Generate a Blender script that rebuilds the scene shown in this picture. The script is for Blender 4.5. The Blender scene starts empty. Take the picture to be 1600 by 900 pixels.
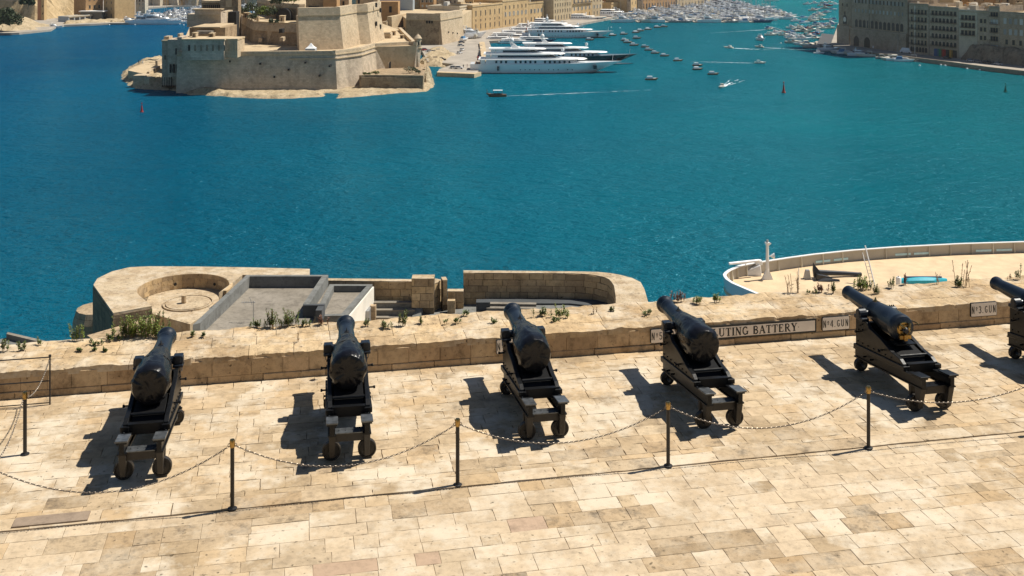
import bpy, bmesh, math, random
from math import sin, cos, pi, radians, sqrt, atan2
from mathutils import Vector, noise
random.seed(7)
C = bpy.context.scene
R = random.Random(11)

# ------------------------------------------------------------------ camera, world, sun, exposure
F = 1700.0; YH = -80.0; H = 60.0          # focal length (px of 1600), horizon line, eye height above the sea
cam = bpy.data.cameras.new('camera'); camo = bpy.data.objects.new('camera', cam)
C.collection.objects.link(camo); C.camera = camo
camo.location = (0, 0, H); camo.rotation_euler = (radians(90), 0, 0)
cam.sensor_width = 36; cam.lens = F/1600*36; cam.shift_y = -(450-YH)/1600
cam.clip_start = 0.5; cam.clip_end = 20000
SUN = Vector((0.62, 0.22, 1.0)).normalized()
w = bpy.data.worlds.new('World'); C.world = w; w.use_nodes = True
nt = w.node_tree; bg = nt.nodes['Background']; sky = nt.nodes.new('ShaderNodeTexSky')
sky.sky_type = 'NISHITA'; sky.sun_disc = False
sky.sun_elevation = math.asin(SUN.z); sky.sun_rotation = atan2(SUN.x, SUN.y)
sky.altitude = 60; sky.air_density = 1.0; sky.dust_density = 0.6; sky.ozone_density = 1.6
nt.links.new(sky.outputs[0], bg.inputs[0]); bg.inputs[1].default_value = 0.05
sl = bpy.data.lights.new('sun', 'SUN'); sl.energy = 5.0; sl.angle = radians(0.5); sl.color = (1.0, 0.94, 0.83)
so = bpy.data.objects.new('sun', sl); C.collection.objects.link(so)
so.rotation_euler = SUN.to_track_quat('Z', 'Y').to_euler()
C.view_settings.view_transform = 'Standard'; C.view_settings.look = 'None'
C.view_settings.exposure = 0.38; C.view_settings.gamma = 1; C.view_settings.use_curve_mapping = False

# ------------------------------------------------------------------ helpers
def at(px, py, z):                         # point of the photo (1600x900) on the horizontal plane z
    D = F*(H-z)/(py-YH)
    return Vector(((px-800)/F*D, D, z))
def atD(px, py, D):                        # point of the photo at a distance D
    return Vector(((px-800)/F*D, D, H-(py-YH)*D/F))
HAZE = 0.00003
INFO = {}
def tag(o, label=None, cat=None, group=None, kind=None):
    if label: o['label'] = label
    if cat: o['category'] = cat
    if group: o['group'] = group
    if kind: o['kind'] = kind
    return o
def thing(name, label, cat, loc=(0,0,0), rz=0, group=None):
    o = bpy.data.objects.new(name, None); C.collection.objects.link(o); o.empty_display_size = .2
    o.location = loc; o.rotation_euler = (0,0,rz)
    INFO[o.name] = (Vector(loc), rz)
    return tag(o, label, cat, group)
def copy_tree(o, parent=None, loc=None, rz=None, label=None, group=None, scale=None):
    c = o.copy(); C.collection.objects.link(c)
    if parent: c.parent = parent
    for ch in list(o.children): copy_tree(ch, c)
    if loc is not None: c.location = loc
    if rz is not None: c.rotation_euler = (0,0,rz)
    if scale is not None: c.scale = scale
    if label: c['label'] = label
    if group: c['group'] = group
    return c
class MB:
    def __init__(s): s.v=[]; s.f=[]; s.m=[]; s.cur=0
    def add(s, vs, fs):
        b=len(s.v); s.v += [tuple(p) for p in vs]
        for f in fs: s.f.append(tuple(b+i for i in f)); s.m.append(s.cur)
        return s
    def box(s, x0,x1,y0,y1,z0,z1):
        return s.add([(x0,y0,z0),(x1,y0,z0),(x1,y1,z0),(x0,y1,z0),(x0,y0,z1),(x1,y0,z1),(x1,y1,z1),(x0,y1,z1)],
            [(3,2,1,0),(4,5,6,7),(0,1,5,4),(1,2,6,5),(2,3,7,6),(3,0,4,7)])
    def hexa(s, p):                        # 8 points, bottom ring then top ring
        return s.add(p, [(3,2,1,0),(4,5,6,7),(0,1,5,4),(1,2,6,5),(2,3,7,6),(3,0,4,7)])
    def loft(s, rings, closed=True, cap=True):
        n=len(rings[0]); b=len(s.v)
        for r in rings: s.v += [tuple(p) for p in r]
        for i in range(len(rings)-1):
            for j in range(n if closed else n-1):
                k=(j+1)%n
                s.f.append((b+i*n+j, b+i*n+k, b+(i+1)*n+k, b+(i+1)*n+j)); s.m.append(s.cur)
        if cap and closed:
            s.f.append(tuple(b+j for j in range(n))[::-1]); s.m.append(s.cur)
            s.f.append(tuple(b+(len(rings)-1)*n+j for j in range(n))); s.m.append(s.cur)
        return s
    def prism(s, pts, z0, z1, inset=0.0):  # plan polygon (ccw) extruded; inset leans the walls inwards
        n=len(pts); top=pts
        if inset:
            cx=sum(p[0] for p in pts)/n; cy=sum(p[1] for p in pts)/n; top=[]
            for i in range(n):
                a=Vector(pts[i-1][:2]); p=Vector(pts[i][:2]); c=Vector(pts[(i+1)%n][:2])
                e1=(p-a).normalized(); e2=(c-p).normalized()
                n1=Vector((-e1.y,e1.x)); n2=Vector((-e2.y,e2.x)); m=(n1+n2)
                m = m.normalized() if m.length>1e-6 else n1
                k = inset/max(.35, m.dot(n1)); top.append((p.x+m.x*k, p.y+m.y*k))
        zz0 = z0 if callable(z0) else (lambda x,y: z0); zz1 = z1 if callable(z1) else (lambda x,y: z1)
        return s.loft([[(p[0],p[1],zz0(p[0],p[1])) for p in pts],[(p[0],p[1],zz1(p[0],p[1])) for p in top]])
    def tube(s, path, r, n=8, cap=True, taper=None):
        path=[Vector(p) for p in path]; rings=[]
        up=Vector((0,0,1)); 
        for i,p in enumerate(path):
            d=(path[min(i+1,len(path)-1)]-path[max(i-1,0)]).normalized()
            a=d.cross(up) if abs(d.z)<.95 else d.cross(Vector((1,0,0)))
            a.normalize(); b=d.cross(a).normalized()
            rr = r if not isinstance(r,(list,tuple)) else r[i]
            rings.append([p+(a*cos(2*pi*k/n)+b*sin(2*pi*k/n))*rr for k in range(n)])
        return s.loft(rings, True, cap)
    def cyl(s, p0, p1, r, n=12): return s.tube([p0,p1], r, n)
    def lathe(s, prof, axis='z', o=(0,0,0), n=20):   # prof: (r, h)
        rings=[]
        for r,h in prof:
            ring=[]
            for k in range(n):
                a=2*pi*k/n
                if axis=='z': q=(r*cos(a), r*sin(a), h)
                elif axis=='y': q=(r*sin(a), h, r*cos(a))
                else: q=(h, r*cos(a), r*sin(a))
                ring.append((q[0]+o[0],q[1]+o[1],q[2]+o[2]))
            rings.append(ring)
        return s.loft(rings)
    def mesh(s, name, mats, smooth=False, origin=None, rz=0, uv=True, bevel=0):
        if origin is not None:
            ox,oy,oz=origin; c,sn=cos(-rz),sin(-rz)
            vs=[((x-ox)*c-(y-oy)*sn,(x-ox)*sn+(y-oy)*c,z-oz) for x,y,z in s.v]
        else: vs=s.v
        me=bpy.data.meshes.new(name); me.from_pydata(vs,[],s.f)
        if not isinstance(mats,(list,tuple)): mats=[mats]
        for m in mats: me.materials.append(m)
        if len(mats)>1: me.polygons.foreach_set('material_index', s.m)
        bm=bmesh.new(); bm.from_mesh(me)
        bmesh.ops.recalc_face_normals(bm, faces=bm.faces)
        if bevel: bmesh.ops.bevel(bm, geom=[e for e in bm.edges if e.is_manifold and e.calc_face_angle(0)>.6], offset=bevel, segments=1, affect='EDGES', clamp_overlap=True)
        if uv:
            L=bm.loops.layers.uv.new('UVMap')
            for f in bm.faces:
                nn=f.normal
                if abs(nn.z)>.75:
                    for l in f.loops: l[L].uv=(l.vert.co.x,l.vert.co.y)
                else:
                    t=Vector((-nn.y,nn.x)); t = t.normalized() if t.length>1e-6 else Vector((1,0))
                    for l in f.loops: l[L].uv=(l.vert.co.x*t.x+l.vert.co.y*t.y, l.vert.co.z)
        bm.to_mesh(me); bm.free()
        if smooth:
            me.polygons.foreach_set('use_smooth',[True]*len(me.polygons))
            try: me.set_sharp_from_angle(angle=radians(38))
            except Exception: pass
        return me
    def build(s, name, mats, parent=None, world=False, smooth=False, kind=None, label=None, uv=True, bevel=0):
        origin=None; rz=0
        if world and parent is not None and parent.name in INFO: origin,rz=INFO[parent.name]
        me=s.mesh(name,mats,smooth,origin,rz,uv,bevel)
        o=bpy.data.objects.new(name,me); C.collection.objects.link(o)
        if parent is not None: o.parent=parent
        if kind: o['kind']=kind
        if label: o['label']=label
        return o
def inst(name, me, parent=None, loc=(0,0,0), rz=0, scale=None, kind=None):
    o=bpy.data.objects.new(name,me); C.collection.objects.link(o); o.location=loc; o.rotation_euler=(0,0,rz)
    if parent is not None: o.parent=parent
    if scale is not None: o.scale=scale
    if kind: o['kind']=kind
    return o

# ------------------------------------------------------------------ materials
M={}
def newmat(name):
    m=bpy.data.materials.new(name); m.use_nodes=True; M[name]=m
    return m, m.node_tree, m.node_tree.nodes['Principled BSDF']
def N(t, typ, **k):
    n=t.nodes.new(typ)
    for a,b in k.items():
        if a.startswith('i_'): n.inputs[a[2:].replace('_',' ')].default_value=b
        else: setattr(n,a,b)
    return n
def mixc(t, fac, a, b, blend='MIX'):
    n=t.nodes.new('ShaderNodeMix'); n.data_type='RGBA'; n.blend_type=blend
    for s,v in ((0,fac),(6,a),(7,b)):
        if hasattr(v,'is_linked') or hasattr(v,'links'): t.links.new(v,n.inputs[s])
        elif s==0: n.inputs[0].default_value=v
        else: n.inputs[s].default_value=(*v,1) if len(v)==3 else v
    return n.outputs[2]
def ramp(t, src, stops):
    n=t.nodes.new('ShaderNodeValToRGB'); e=n.color_ramp.elements
    while len(e)<len(stops): e.new(.5)
    for i,(p,c) in enumerate(stops):
        e[i].position=p; e[i].color=(*c,1) if len(c)==3 else c
    t.links.new(src,n.inputs[0]); return n.outputs[0]
def g3(v): return (v,v,v)
def plain(name, col, rough=.5, metal=0, vary=.12, scale=3, bump=0, coat=0, spec=.5, rnd=0):
    m,t,b=newmat(name)
    b.inputs['Roughness'].default_value=rough; b.inputs['Metallic'].default_value=metal
    b.inputs['Coat Weight'].default_value=coat; b.inputs['Specular IOR Level'].default_value=spec
    tc=N(t,'ShaderNodeTexCoord'); no=N(t,'ShaderNodeTexNoise',i_Scale=scale,i_Detail=5.0)
    t.links.new(tc.outputs['Object'],no.inputs['Vector'])
    r=ramp(t,no.outputs[0],[(.3,g3(1-vary)),(.7,g3(1+vary*.5))])
    c=mixc(t,1.0,col,r,'MULTIPLY')
    if rnd:
        oi=N(t,'ShaderNodeObjectInfo'); rr=ramp(t,oi.outputs['Random'],[(0,g3(1-rnd)),(1,g3(1+rnd*.4))])
        c=mixc(t,1.0,c,rr,'MULTIPLY')
    t.links.new(c,b.inputs['Base Color'])
    if bump:
        bu=N(t,'ShaderNodeBump',i_Strength=bump,i_Distance=.02); t.links.new(no.outputs[0],bu.inputs['Height'])
        t.links.new(bu.outputs[0],b.inputs['Normal'])
    return m
def stone(name, c1, c2, dark, scale=.3, brick=None, streak=.3, bumpd=.05, bs=.6, rnd=None, pits=0, rndc=None, stain=.5, white=0):
    """weathered limestone. brick=(w,h): coursed joints in metres from the UVs; rnd: 'object' or 'island'"""
    m,t,b=newmat(name); L=t.links.new
    b.inputs['Roughness'].default_value=.9; b.inputs['Specular IOR Level'].default_value=.2
    ge=N(t,'ShaderNodeNewGeometry'); pos=ge.outputs['Position']
    n1=N(t,'ShaderNodeTexNoise',i_Scale=scale,i_Detail=8.0,i_Roughness=.62); L(pos,n1.inputs['Vector'])
    n2=N(t,'ShaderNodeTexNoise',i_Scale=scale*9,i_Detail=6.0,i_Roughness=.7); L(pos,n2.inputs['Vector'])
    c=ramp(t,n1.outputs[0],[(.35,c1),(.62,c2)])
    f2=ramp(t,n2.outputs[0],[(.25,g3(.68)),(.5,g3(1.0)),(.8,g3(1.15))]); c=mixc(t,1.0,c,f2,'MULTIPLY')
    if rnd:
        src = N(t,'ShaderNodeObjectInfo').outputs['Random'] if rnd=='object' else ge.outputs['Random Per Island']
        rr=ramp(t,src,rndc or [(0,(.72,.70,.68)),(.25,(.95,.9,.84)),(.5,(1.05,1.0,.95)),(.75,(1.0,.93,.8)),(1,(1.12,1.1,1.08))])
        c=mixc(t,1.0,c,rr,'MULTIPLY')
    # dark weathering patches
    n3=N(t,'ShaderNodeTexNoise',i_Scale=scale*2.7,i_Detail=10.0,i_Roughness=.75)
    mp=N(t,'ShaderNodeMapping'); mp.inputs['Scale'].default_value=(1,1,1-streak*.85); L(pos,mp.inputs[0]); L(mp.outputs[0],n3.inputs['Vector'])
    f3=ramp(t,n3.outputs[0],[(.50,g3(0)),(.66,g3(stain))]); c=mixc(t,f3,c,dark)
    if white:
        n5=N(t,'ShaderNodeTexNoise',i_Scale=scale*1.3,i_Detail=9.0,i_Roughness=.7); mp5=N(t,'ShaderNodeMapping'); mp5.inputs['Location'].default_value=(31,7,3)
        L(pos,mp5.inputs[0]); L(mp5.outputs[0],n5.inputs['Vector'])
        f5=ramp(t,n5.outputs[0],[(.48,g3(0)),(.62,g3(white))]); c=mixc(t,f5,c,(.62,.54,.42))
    hgt=n2.outputs[0]
    if pits:
        n4=N(t,'ShaderNodeTexNoise',i_Scale=pits,i_Detail=4.0); L(pos,n4.inputs['Vector'])
        f4=ramp(t,n4.outputs[0],[(.26,g3(.25)),(.36,g3(1))]); c=mixc(t,.9,c,mixc(t,1.0,c,f4,'MULTIPLY'))
        hh=N(t,'ShaderNodeMath',operation='MULTIPLY'); L(n2.outputs[0],hh.inputs[0]); L(f4,hh.inputs[1]); hgt=hh.outputs[0]
    if brick:
        uv=N(t,'ShaderNodeTexCoord'); br=N(t,'ShaderNodeTexBrick'); br.offset=.5
        br.inputs['Scale'].default_value=1; br.inputs['Brick Width'].default_value=brick[0]; br.inputs['Row Height'].default_value=brick[1]
        br.inputs['Mortar Size'].default_value=brick[1]*.045; br.inputs['Mortar Smooth'].default_value=.3
        br.inputs['Color1'].default_value=(.86,.84,.82,1); br.inputs['Color2'].default_value=(1.1,1.08,1.04,1); br.inputs['Mortar'].default_value=(.6,.58,.55,1)
        L(uv.outputs['UV'],br.inputs['Vector']); c=mixc(t,.8,c,mixc(t,1.0,c,br.outputs['Color'],'MULTIPLY'))
        inv=N(t,'ShaderNodeMath',operation='SUBTRACT'); inv.inputs[0].default_value=1.0; L(br.outputs['Fac'],inv.inputs[1])
        ad=N(t,'ShaderNodeMath',operation='ADD'); L(inv.outputs[0],ad.inputs[0]); L(hgt,ad.inputs[1]); hgt=ad.outputs[0]
    L(c,b.inputs['Base Color'])
    bu=N(t,'ShaderNodeBump',i_Strength=bs,i_Distance=bumpd); L(hgt,bu.inputs['Height']); L(bu.outputs[0],b.inputs['Normal'])
    return m
ST_LIGHT=(.50,.38,.235); ST_MID=(.40,.285,.16); ST_DARK=(.12,.085,.055)
pave_rnd=[(0,(.74,.71,.67)),(.10,(.87,.83,.78)),(.28,(.95,.92,.88)),(.5,(1.01,.98,.95)),(.68,(1.0,.92,.81)),(.85,(1.04,1.02,1.0)),(1,(1.09,1.08,1.06))]
stone('paving', (.52,.415,.285),(.43,.33,.21),(.13,.095,.065),scale=.62,rnd='object',rndc=pave_rnd,streak=0,bumpd=.01,bs=.7,stain=.5,white=.8,pits=9)
stone('paving_joined', (.52,.415,.285),(.43,.33,.21),(.13,.095,.065),scale=.62,rnd='island',rndc=pave_rnd,streak=0,bumpd=.01,bs=.7,stain=.5,white=.8,pits=9)
stone('paving_grimy', (.45,.355,.24),(.36,.27,.17),(.115,.09,.065),scale=.8,rnd='object',rndc=pave_rnd,streak=0,bumpd=.012,bs=.9,stain=.85,white=.3,pits=9)
stone('paving_pale', (.54,.435,.305),(.47,.37,.25),(.22,.17,.12),scale=.7,rnd='object',rndc=[(0,(.9,.88,.85)),(.5,(1,.98,.96)),(1,(1.08,1.07,1.06))],streak=0,bumpd=.008,bs=.6,stain=.35,white=.7,pits=10)
stone('red_paving', (.46,.33,.235),(.40,.285,.195),(.13,.095,.065),scale=.45,streak=0,bumpd=.012)
stone('mortar', (.34,.265,.18),(.22,.165,.11),(.06,.045,.03),scale=1.2,streak=0,bumpd=.01)
stone('parapet_top', (.52,.40,.25),(.43,.31,.18),(.16,.11,.07),scale=.7,rnd='object',streak=0,bumpd=.03,bs=.9,pits=9,stain=.5,white=.6,rndc=[(0,(.88,.84,.8)),(.5,(1,1,1)),(1,(1.1,1.06,1))])
stone('parapet_face', (.56,.43,.28),(.46,.33,.20),(.09,.06,.035),scale=.8,rnd='object',streak=.3,bumpd=.02,bs=.9,pits=11,stain=.6,rndc=[(0,(.80,.74,.68)),(.5,(1,.98,.93)),(1,(1.15,1.1,1.05))])
stone('battery_stone', (.54,.42,.27),(.45,.33,.20),(.11,.08,.05),scale=.35,rnd='object',bumpd=.05,bs=.8,pits=5,stain=.5,rndc=[(0,(.74,.7,.66)),(.4,(.98,.95,.9)),(.7,(1.04,.98,.86)),(1,(1.15,1.12,1.05))])
stone('battery_top', (.50,.40,.27),(.40,.30,.19),(.15,.11,.075),scale=.5,bumpd=.05,bs=.9,pits=3,stain=.7,white=.5)
stone('battery_wall', (.48,.37,.25),(.39,.29,.18),(.09,.07,.05),scale=.3,brick=(1.1,.5),bumpd=.05,bs=.8,stain=.75)
stone('battery_block_wall', (.17,.12,.075),(.11,.08,.05),(.06,.045,.03),scale=1.2,streak=0)
stone('battery_shade_tone', (.27,.20,.13),(.20,.145,.09),(.08,.06,.04),scale=.5,brick=(1.1,.5),streak=.7,bumpd=.05,bs=.8,stain=.8)  # brown coursed wall stone, darkened to put the side's shade into the colour
stone('mortar_dark', (.16,.12,.075),(.10,.075,.05),(.05,.04,.03),scale=1.2,streak=0)
stone('fort_wall', (.58,.49,.385),(.50,.42,.32),(.20,.16,.12),scale=.05,brick=(1.3,.6),streak=.7,bumpd=.12,bs=.8,stain=.5)
stone('fort_wall_pale', (.56,.46,.33),(.49,.39,.27),(.28,.21,.14),scale=.06,brick=(1.3,.6),streak=.6,bumpd=.1,bs=.6,stain=.35)
stone('fort_wall_worn', (.47,.36,.24),(.38,.285,.18),(.14,.10,.065),scale=.12,brick=(1.2,.6),streak=.2,bumpd=.4,bs=1,stain=.8)
stone('fort_top', (.54,.43,.28),(.46,.35,.22),(.27,.20,.12),scale=.08,bumpd=.05,stain=.45)
stone('rock', (.52,.42,.28),(.40,.31,.19),(.08,.06,.035),scale=.16,streak=-.6,bumpd=.6,bs=1,stain=.7)
stone('rock_wet', (.20,.16,.09),(.11,.10,.06),(.03,.03,.02),scale=.2,streak=-.6,bumpd=.4,bs=1)
stone('cliff', (.52,.40,.24),(.42,.31,.17),(.12,.09,.05),scale=.07,streak=.5,bumpd=.8,bs=1,stain=.7)
stone('house_a', (.52,.375,.20),(.46,.32,.165),(.28,.19,.11),scale=.06,streak=.5,bumpd=.03,stain=.3)
stone('house_b', (.50,.40,.26),(.42,.33,.21),(.22,.17,.11),scale=.06,streak=.5,bumpd=.03,stain=.35)
stone('house_c', (.56,.50,.40),(.50,.44,.34),(.25,.22,.17),scale=.06,streak=.5,bumpd=.03,stain=.35)
stone('house_orange', (.44,.27,.13),(.38,.23,.11),(.2,.13,.08),scale=.06,streak=.5,bumpd=.03,stain=.3)
stone('senglea', (.46,.38,.29),(.40,.32,.235),(.13,.10,.07),scale=.06,brick=(1.2,.5),streak=.6,bumpd=.06,stain=.5)
stone('senglea_b', (.50,.42,.33),(.44,.36,.275),(.15,.115,.08),scale=.07,brick=(1,.5),streak=.7,bumpd=.05,stain=.4)
stone('senglea_rock', (.38,.30,.215),(.28,.215,.15),(.07,.055,.04),scale=.12,streak=.2,bumpd=.8,bs=1,stain=.7)
plain('quay', (.34,.30,.25),.9,vary=.25,scale=.15,bump=.3)
stone('roof_grey', (.27,.24,.20),(.21,.185,.15),(.09,.08,.065),scale=.35,streak=0,bumpd=.02,stain=.6)
stone('concrete_grey', (.20,.20,.19),(.155,.158,.15),(.07,.068,.06),scale=.5,streak=.3,bumpd=.02,stain=.6)
plain('concrete_dark', (.06,.065,.07),.9,vary=.2,scale=.9)
plain('white_wall', (.72,.68,.60),.85,vary=.15,scale=.5)
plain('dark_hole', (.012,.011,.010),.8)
plain('glass', (.025,.035,.05),.12,spec=.8,vary=.3,scale=.5)
plain('window_dark', (.03,.03,.032),.4,vary=.4,scale=.8,rnd=.5)
plain('shutter', (.45,.46,.44),.7,rnd=.5)
plain('blue_grey', (.33,.38,.42),.6)
plain('shade_cloth', (.38,.52,.45),.7)
plain('terracotta', (.42,.20,.11),.8,vary=.3)
plain('door_green', (.03,.22,.10),.5); plain('door_red', (.40,.03,.02),.5); plain('door_blue', (.03,.10,.25),.5); plain('door_yellow', (.50,.27,.04),.5)
plain('boat_window', (.16,.17,.18),.35)
stone('dark_slab', (.30,.23,.17),(.24,.18,.13),(.12,.09,.07),scale=.8,streak=0,bumpd=.01)
plain('bulwark_tan', (.46,.42,.35),.7,vary=.1,scale=.5)
plain('painted_port_sea', (.55,.80,.86),.5)  # pale colour painted for the bright water seen through the freeing ports
plain('white_paint', (.80,.80,.79),.35,vary=.05,scale=.6)
plain('cream_gel', (.72,.68,.58),.5,vary=.1,scale=.6,rnd=.35)
plain('hull_white', (.78,.79,.80),.22,vary=.04,scale=.2,coat=.4)
plain('hull_dark', (.018,.035,.04),.15,coat=.6)
plain('hull_blue', (.03,.07,.15),.2,coat=.5)
plain('hull_wood', (.20,.10,.05),.5,rnd=.4)
plain('hull_red', (.40,.05,.03),.4)
plain('boat_grey', (.42,.42,.42),.5,rnd=.4)
plain('canvas_blue', (.08,.20,.36),.8)
plain('deck_tan', (.60,.45,.28),.8,vary=.16,scale=.6)
plain('teak', (.30,.19,.10),.7)
plain('grey_metal', (.35,.36,.37),.4,metal=.6)
plain('anchor_black', (.02,.022,.026),.35,vary=.3,scale=4)
plain('cyan_paint', (.02,.42,.55),.5)
plain('red_paint', (.33,.025,.02),.4); plain('green_paint', (.01,.10,.06),.5); plain('yellow_paint', (.6,.42,.03),.4)
plain('foam', (.75,.83,.85),.8)
plain('iron', (.0045,.005,.006),.42,spec=.3,vary=.4,scale=9,bump=.25)
plain('rail_iron', (.012,.012,.013),.5,vary=.3,scale=9)
plain('black_iron', (.003,.003,.0035),.6,spec=.2,vary=.3,scale=8)
plain('brown_iron', (.018,.014,.011),.5,vary=.5,scale=6,bump=.3)
plain('worn_steel', (.15,.16,.17),.35,metal=.6,vary=.5,scale=10)
plain('brass', (.40,.26,.09),.25,metal=1,vary=.3,scale=18)
plain('chain_steel', (.24,.20,.16),.40,metal=.7,vary=.5,scale=30)
plain('sign_white', (.80,.72,.63),.5,vary=.12,scale=3)
plain('ink', (.012,.012,.012),.5)
plain('car_white', (.75,.75,.75),.3,coat=.5); plain('car_red', (.4,.03,.03),.3,coat=.5); plain('car_grey', (.2,.21,.23),.3,coat=.5)
plain('car_silver', (.5,.52,.54),.3,coat=.5); plain('car_black', (.02,.02,.025),.3,coat=.5); plain('tyre', (.02,.02,.02),.8)
plain('skin', (.45,.28,.2),.6); plain('cloth_dark', (.03,.035,.05),.9); plain('cloth_light', (.5,.5,.5),.9)
def gun_paint():
    m,t,b=newmat('gun_paint'); L=t.links.new
    tc=N(t,'ShaderNodeTexCoord'); n=N(t,'ShaderNodeTexNoise',i_Scale=6.0,i_Detail=7.0); L(tc.outputs['Object'],n.inputs['Vector'])
    c=ramp(t,n.outputs[0],[(.3,(.004,.007,.012)),(.7,(.009,.015,.025))]); L(c,b.inputs['Base Color'])
    r=ramp(t,n.outputs[0],[(.3,g3(.26)),(.7,g3(.42))]); L(r,b.inputs['Roughness'])
    b.inputs['Coat Weight'].default_value=.12; b.inputs['Coat Roughness'].default_value=.15; b.inputs['Specular IOR Level'].default_value=.45
    n2=N(t,'ShaderNodeTexNoise',i_Scale=35.0,i_Detail=3.0); L(tc.outputs['Object'],n2.inputs['Vector'])
    bu=N(t,'ShaderNodeBump',i_Strength=.15,i_Distance=.01); L(n2.outputs[0],bu.inputs['Height']); L(bu.outputs[0],b.inputs['Normal'])
gun_paint()
def tarp():
    m,t,b=newmat('tarp'); L=t.links.new
    tc=N(t,'ShaderNodeTexCoord'); n=N(t,'ShaderNodeTexNoise',i_Scale=3.5,i_Detail=3.0,i_Distortion=1.2); L(tc.outputs['Object'],n.inputs['Vector'])
    b.inputs['Base Color'].default_value=(.005,.005,.0065,1); b.inputs['Roughness'].default_value=.25; b.inputs['Specular IOR Level'].default_value=.35
    bu=N(t,'ShaderNodeBump',i_Strength=.45,i_Distance=.04); L(n.outputs[0],bu.inputs['Height']); L(bu.outputs[0],b.inputs['Normal'])
tarp()
def leafmat(name, a, b_, rough=.6):
    m,t,b=newmat(name); L=t.links.new
    ge=N(t,'ShaderNodeNewGeometry'); c=ramp(t,ge.outputs['Random Per Island'],[(0,a),(1,b_)]); L(c,b.inputs['Base Color'])
    b.inputs['Roughness'].default_value=rough; b.inputs['Subsurface Weight'].default_value=.0
leafmat('leaf', (.05,.085,.018),(.13,.17,.035)); leafmat('leaf_bright', (.09,.15,.02),(.22,.27,.045))
leafmat('leaf_dark', (.02,.04,.012),(.07,.09,.03)); leafmat('stem_dry', (.16,.10,.05),(.30,.20,.11)); leafmat('stem_red', (.13,.06,.035),(.24,.12,.07))
def water():
    m,t,b=newmat('water'); L=t.links.new
    ge=N(t,'ShaderNodeNewGeometry'); pos=ge.outputs['Position']
    mp=N(t,'ShaderNodeMapping'); mp.inputs['Scale'].default_value=(1,.55,1); L(pos,mp.inputs[0])
    nb=N(t,'ShaderNodeTexNoise',i_Scale=.0045,i_Detail=4.0,i_Distortion=.6); L(mp.outputs[0],nb.inputs['Vector'])
    c=ramp(t,nb.outputs[0],[(.3,(.0,.062,.102)),(.55,(.0,.092,.137)),(.75,(.0,.122,.160))])
    # greener, lighter sea towards the right-hand (sandy) side of the creek and deeper blue to the left
    sx=N(t,'ShaderNodeSeparateXYZ'); L(pos,sx.inputs[0])
    mr=N(t,'ShaderNodeMapRange'); mr.inputs[1].default_value=-250; mr.inputs[2].default_value=220; L(sx.outputs[0],mr.inputs[0])
    c=mixc(t,mr.outputs[0],mixc(t,1.0,c,(.75,.78,1.15),'MULTIPLY'),mixc(t,1.0,c,(1.3,1.34,1.04),'MULTIPLY'))
    L(c,b.inputs['Base Color'])
    b.inputs['Roughness'].default_value=.6; b.inputs['Specular IOR Level'].default_value=.0
    h=None
    def wave(sc, sy, amp, det=3.0, rot=.2):
        nonlocal h
        mq=N(t,'ShaderNodeMapping'); mq.inputs['Scale'].default_value=(sc,sc*sy,1); mq.inputs['Rotation'].default_value=(0,0,rot); L(pos,mq.inputs[0])
        n=N(t,'ShaderNodeTexNoise',i_Scale=1.0,i_Detail=det,i_Roughness=.6,i_Distortion=.4); L(mq.outputs[0],n.inputs['Vector'])
        mm=N(t,'ShaderNodeMath',operation='MULTIPLY'); L(n.outputs[0],mm.inputs[0]); mm.inputs[1].default_value=amp
        if h is None: h=mm.outputs[0]
        else:
            ad=N(t,'ShaderNodeMath',operation='ADD'); L(h,ad.inputs[0]); L(mm.outputs[0],ad.inputs[1]); h=ad.outputs[0]
    wave(.8,1.5,.8,3.0,.03); wave(.30,1.7,1.6,4.0,.06); wave(.09,1.8,2.6,3.0,-.05); wave(.02,1.3,4.0,2.0,.03)
    bu=N(t,'ShaderNodeBump',i_Strength=.9,i_Distance=.95); L(h,bu.inputs['Height']); L(bu.outputs[0],b.inputs['Normal'])
    gl=N(t,'ShaderNodeBsdfGlossy'); gl.inputs['Roughness'].default_value=.14; gl.inputs['Color'].default_value=(.30,.80,1,1); L(bu.outputs[0],gl.inputs['Normal'])
    fr=N(t,'ShaderNodeFresnel'); fr.inputs['IOR'].default_value=1.26; L(bu.outputs[0],fr.inputs['Normal'])
    # wind lanes: calmer and rougher streaks catch more or less sky
    mw=N(t,'ShaderNodeMapping'); mw.inputs['Scale'].default_value=(.012,.03,1); mw.inputs['Rotation'].default_value=(0,0,.15); L(pos,mw.inputs[0])
    nw=N(t,'ShaderNodeTexNoise',i_Scale=1.0,i_Detail=5.0,i_Roughness=.6,i_Distortion=.8); L(mw.outputs[0],nw.inputs['Vector'])
    rw=ramp(t,nw.outputs[0],[(.35,g3(.62)),(.65,g3(1.0))])
    mu=N(t,'ShaderNodeMath',operation='MULTIPLY'); L(fr.outputs[0],mu.inputs[0]); L(rw,mu.inputs[1])
    ms=N(t,'ShaderNodeMixShader'); L(mu.outputs[0],ms.inputs[0]); L(b.outputs[0],ms.inputs[1]); L(gl.outputs[0],ms.inputs[2])
    L(ms.outputs[0],t.nodes['Material Output'].inputs['Surface'])
water()

# ================================================================== SETTING
def struct(name, mb, mats, **k): 
    o=mb.build(name,mats,**k); o['kind']='structure'; return o
mb=MB()
xs=[-6000,-2000,-600,0,600,2000,6000]; ys=[-800,0,300,700,1200,2500,9000]
mb.add([(x,y,0) for y in ys for x in xs],[(j*7+i,j*7+i+1,(j+1)*7+i+1,(j+1)*7+i) for j in range(6) for i in range(6)])
struct('sea', mb, M['water'])
struct('seabed', MB().box(-6000,6000,-800,9000,-30,-25), M['rock_wet'])

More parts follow.
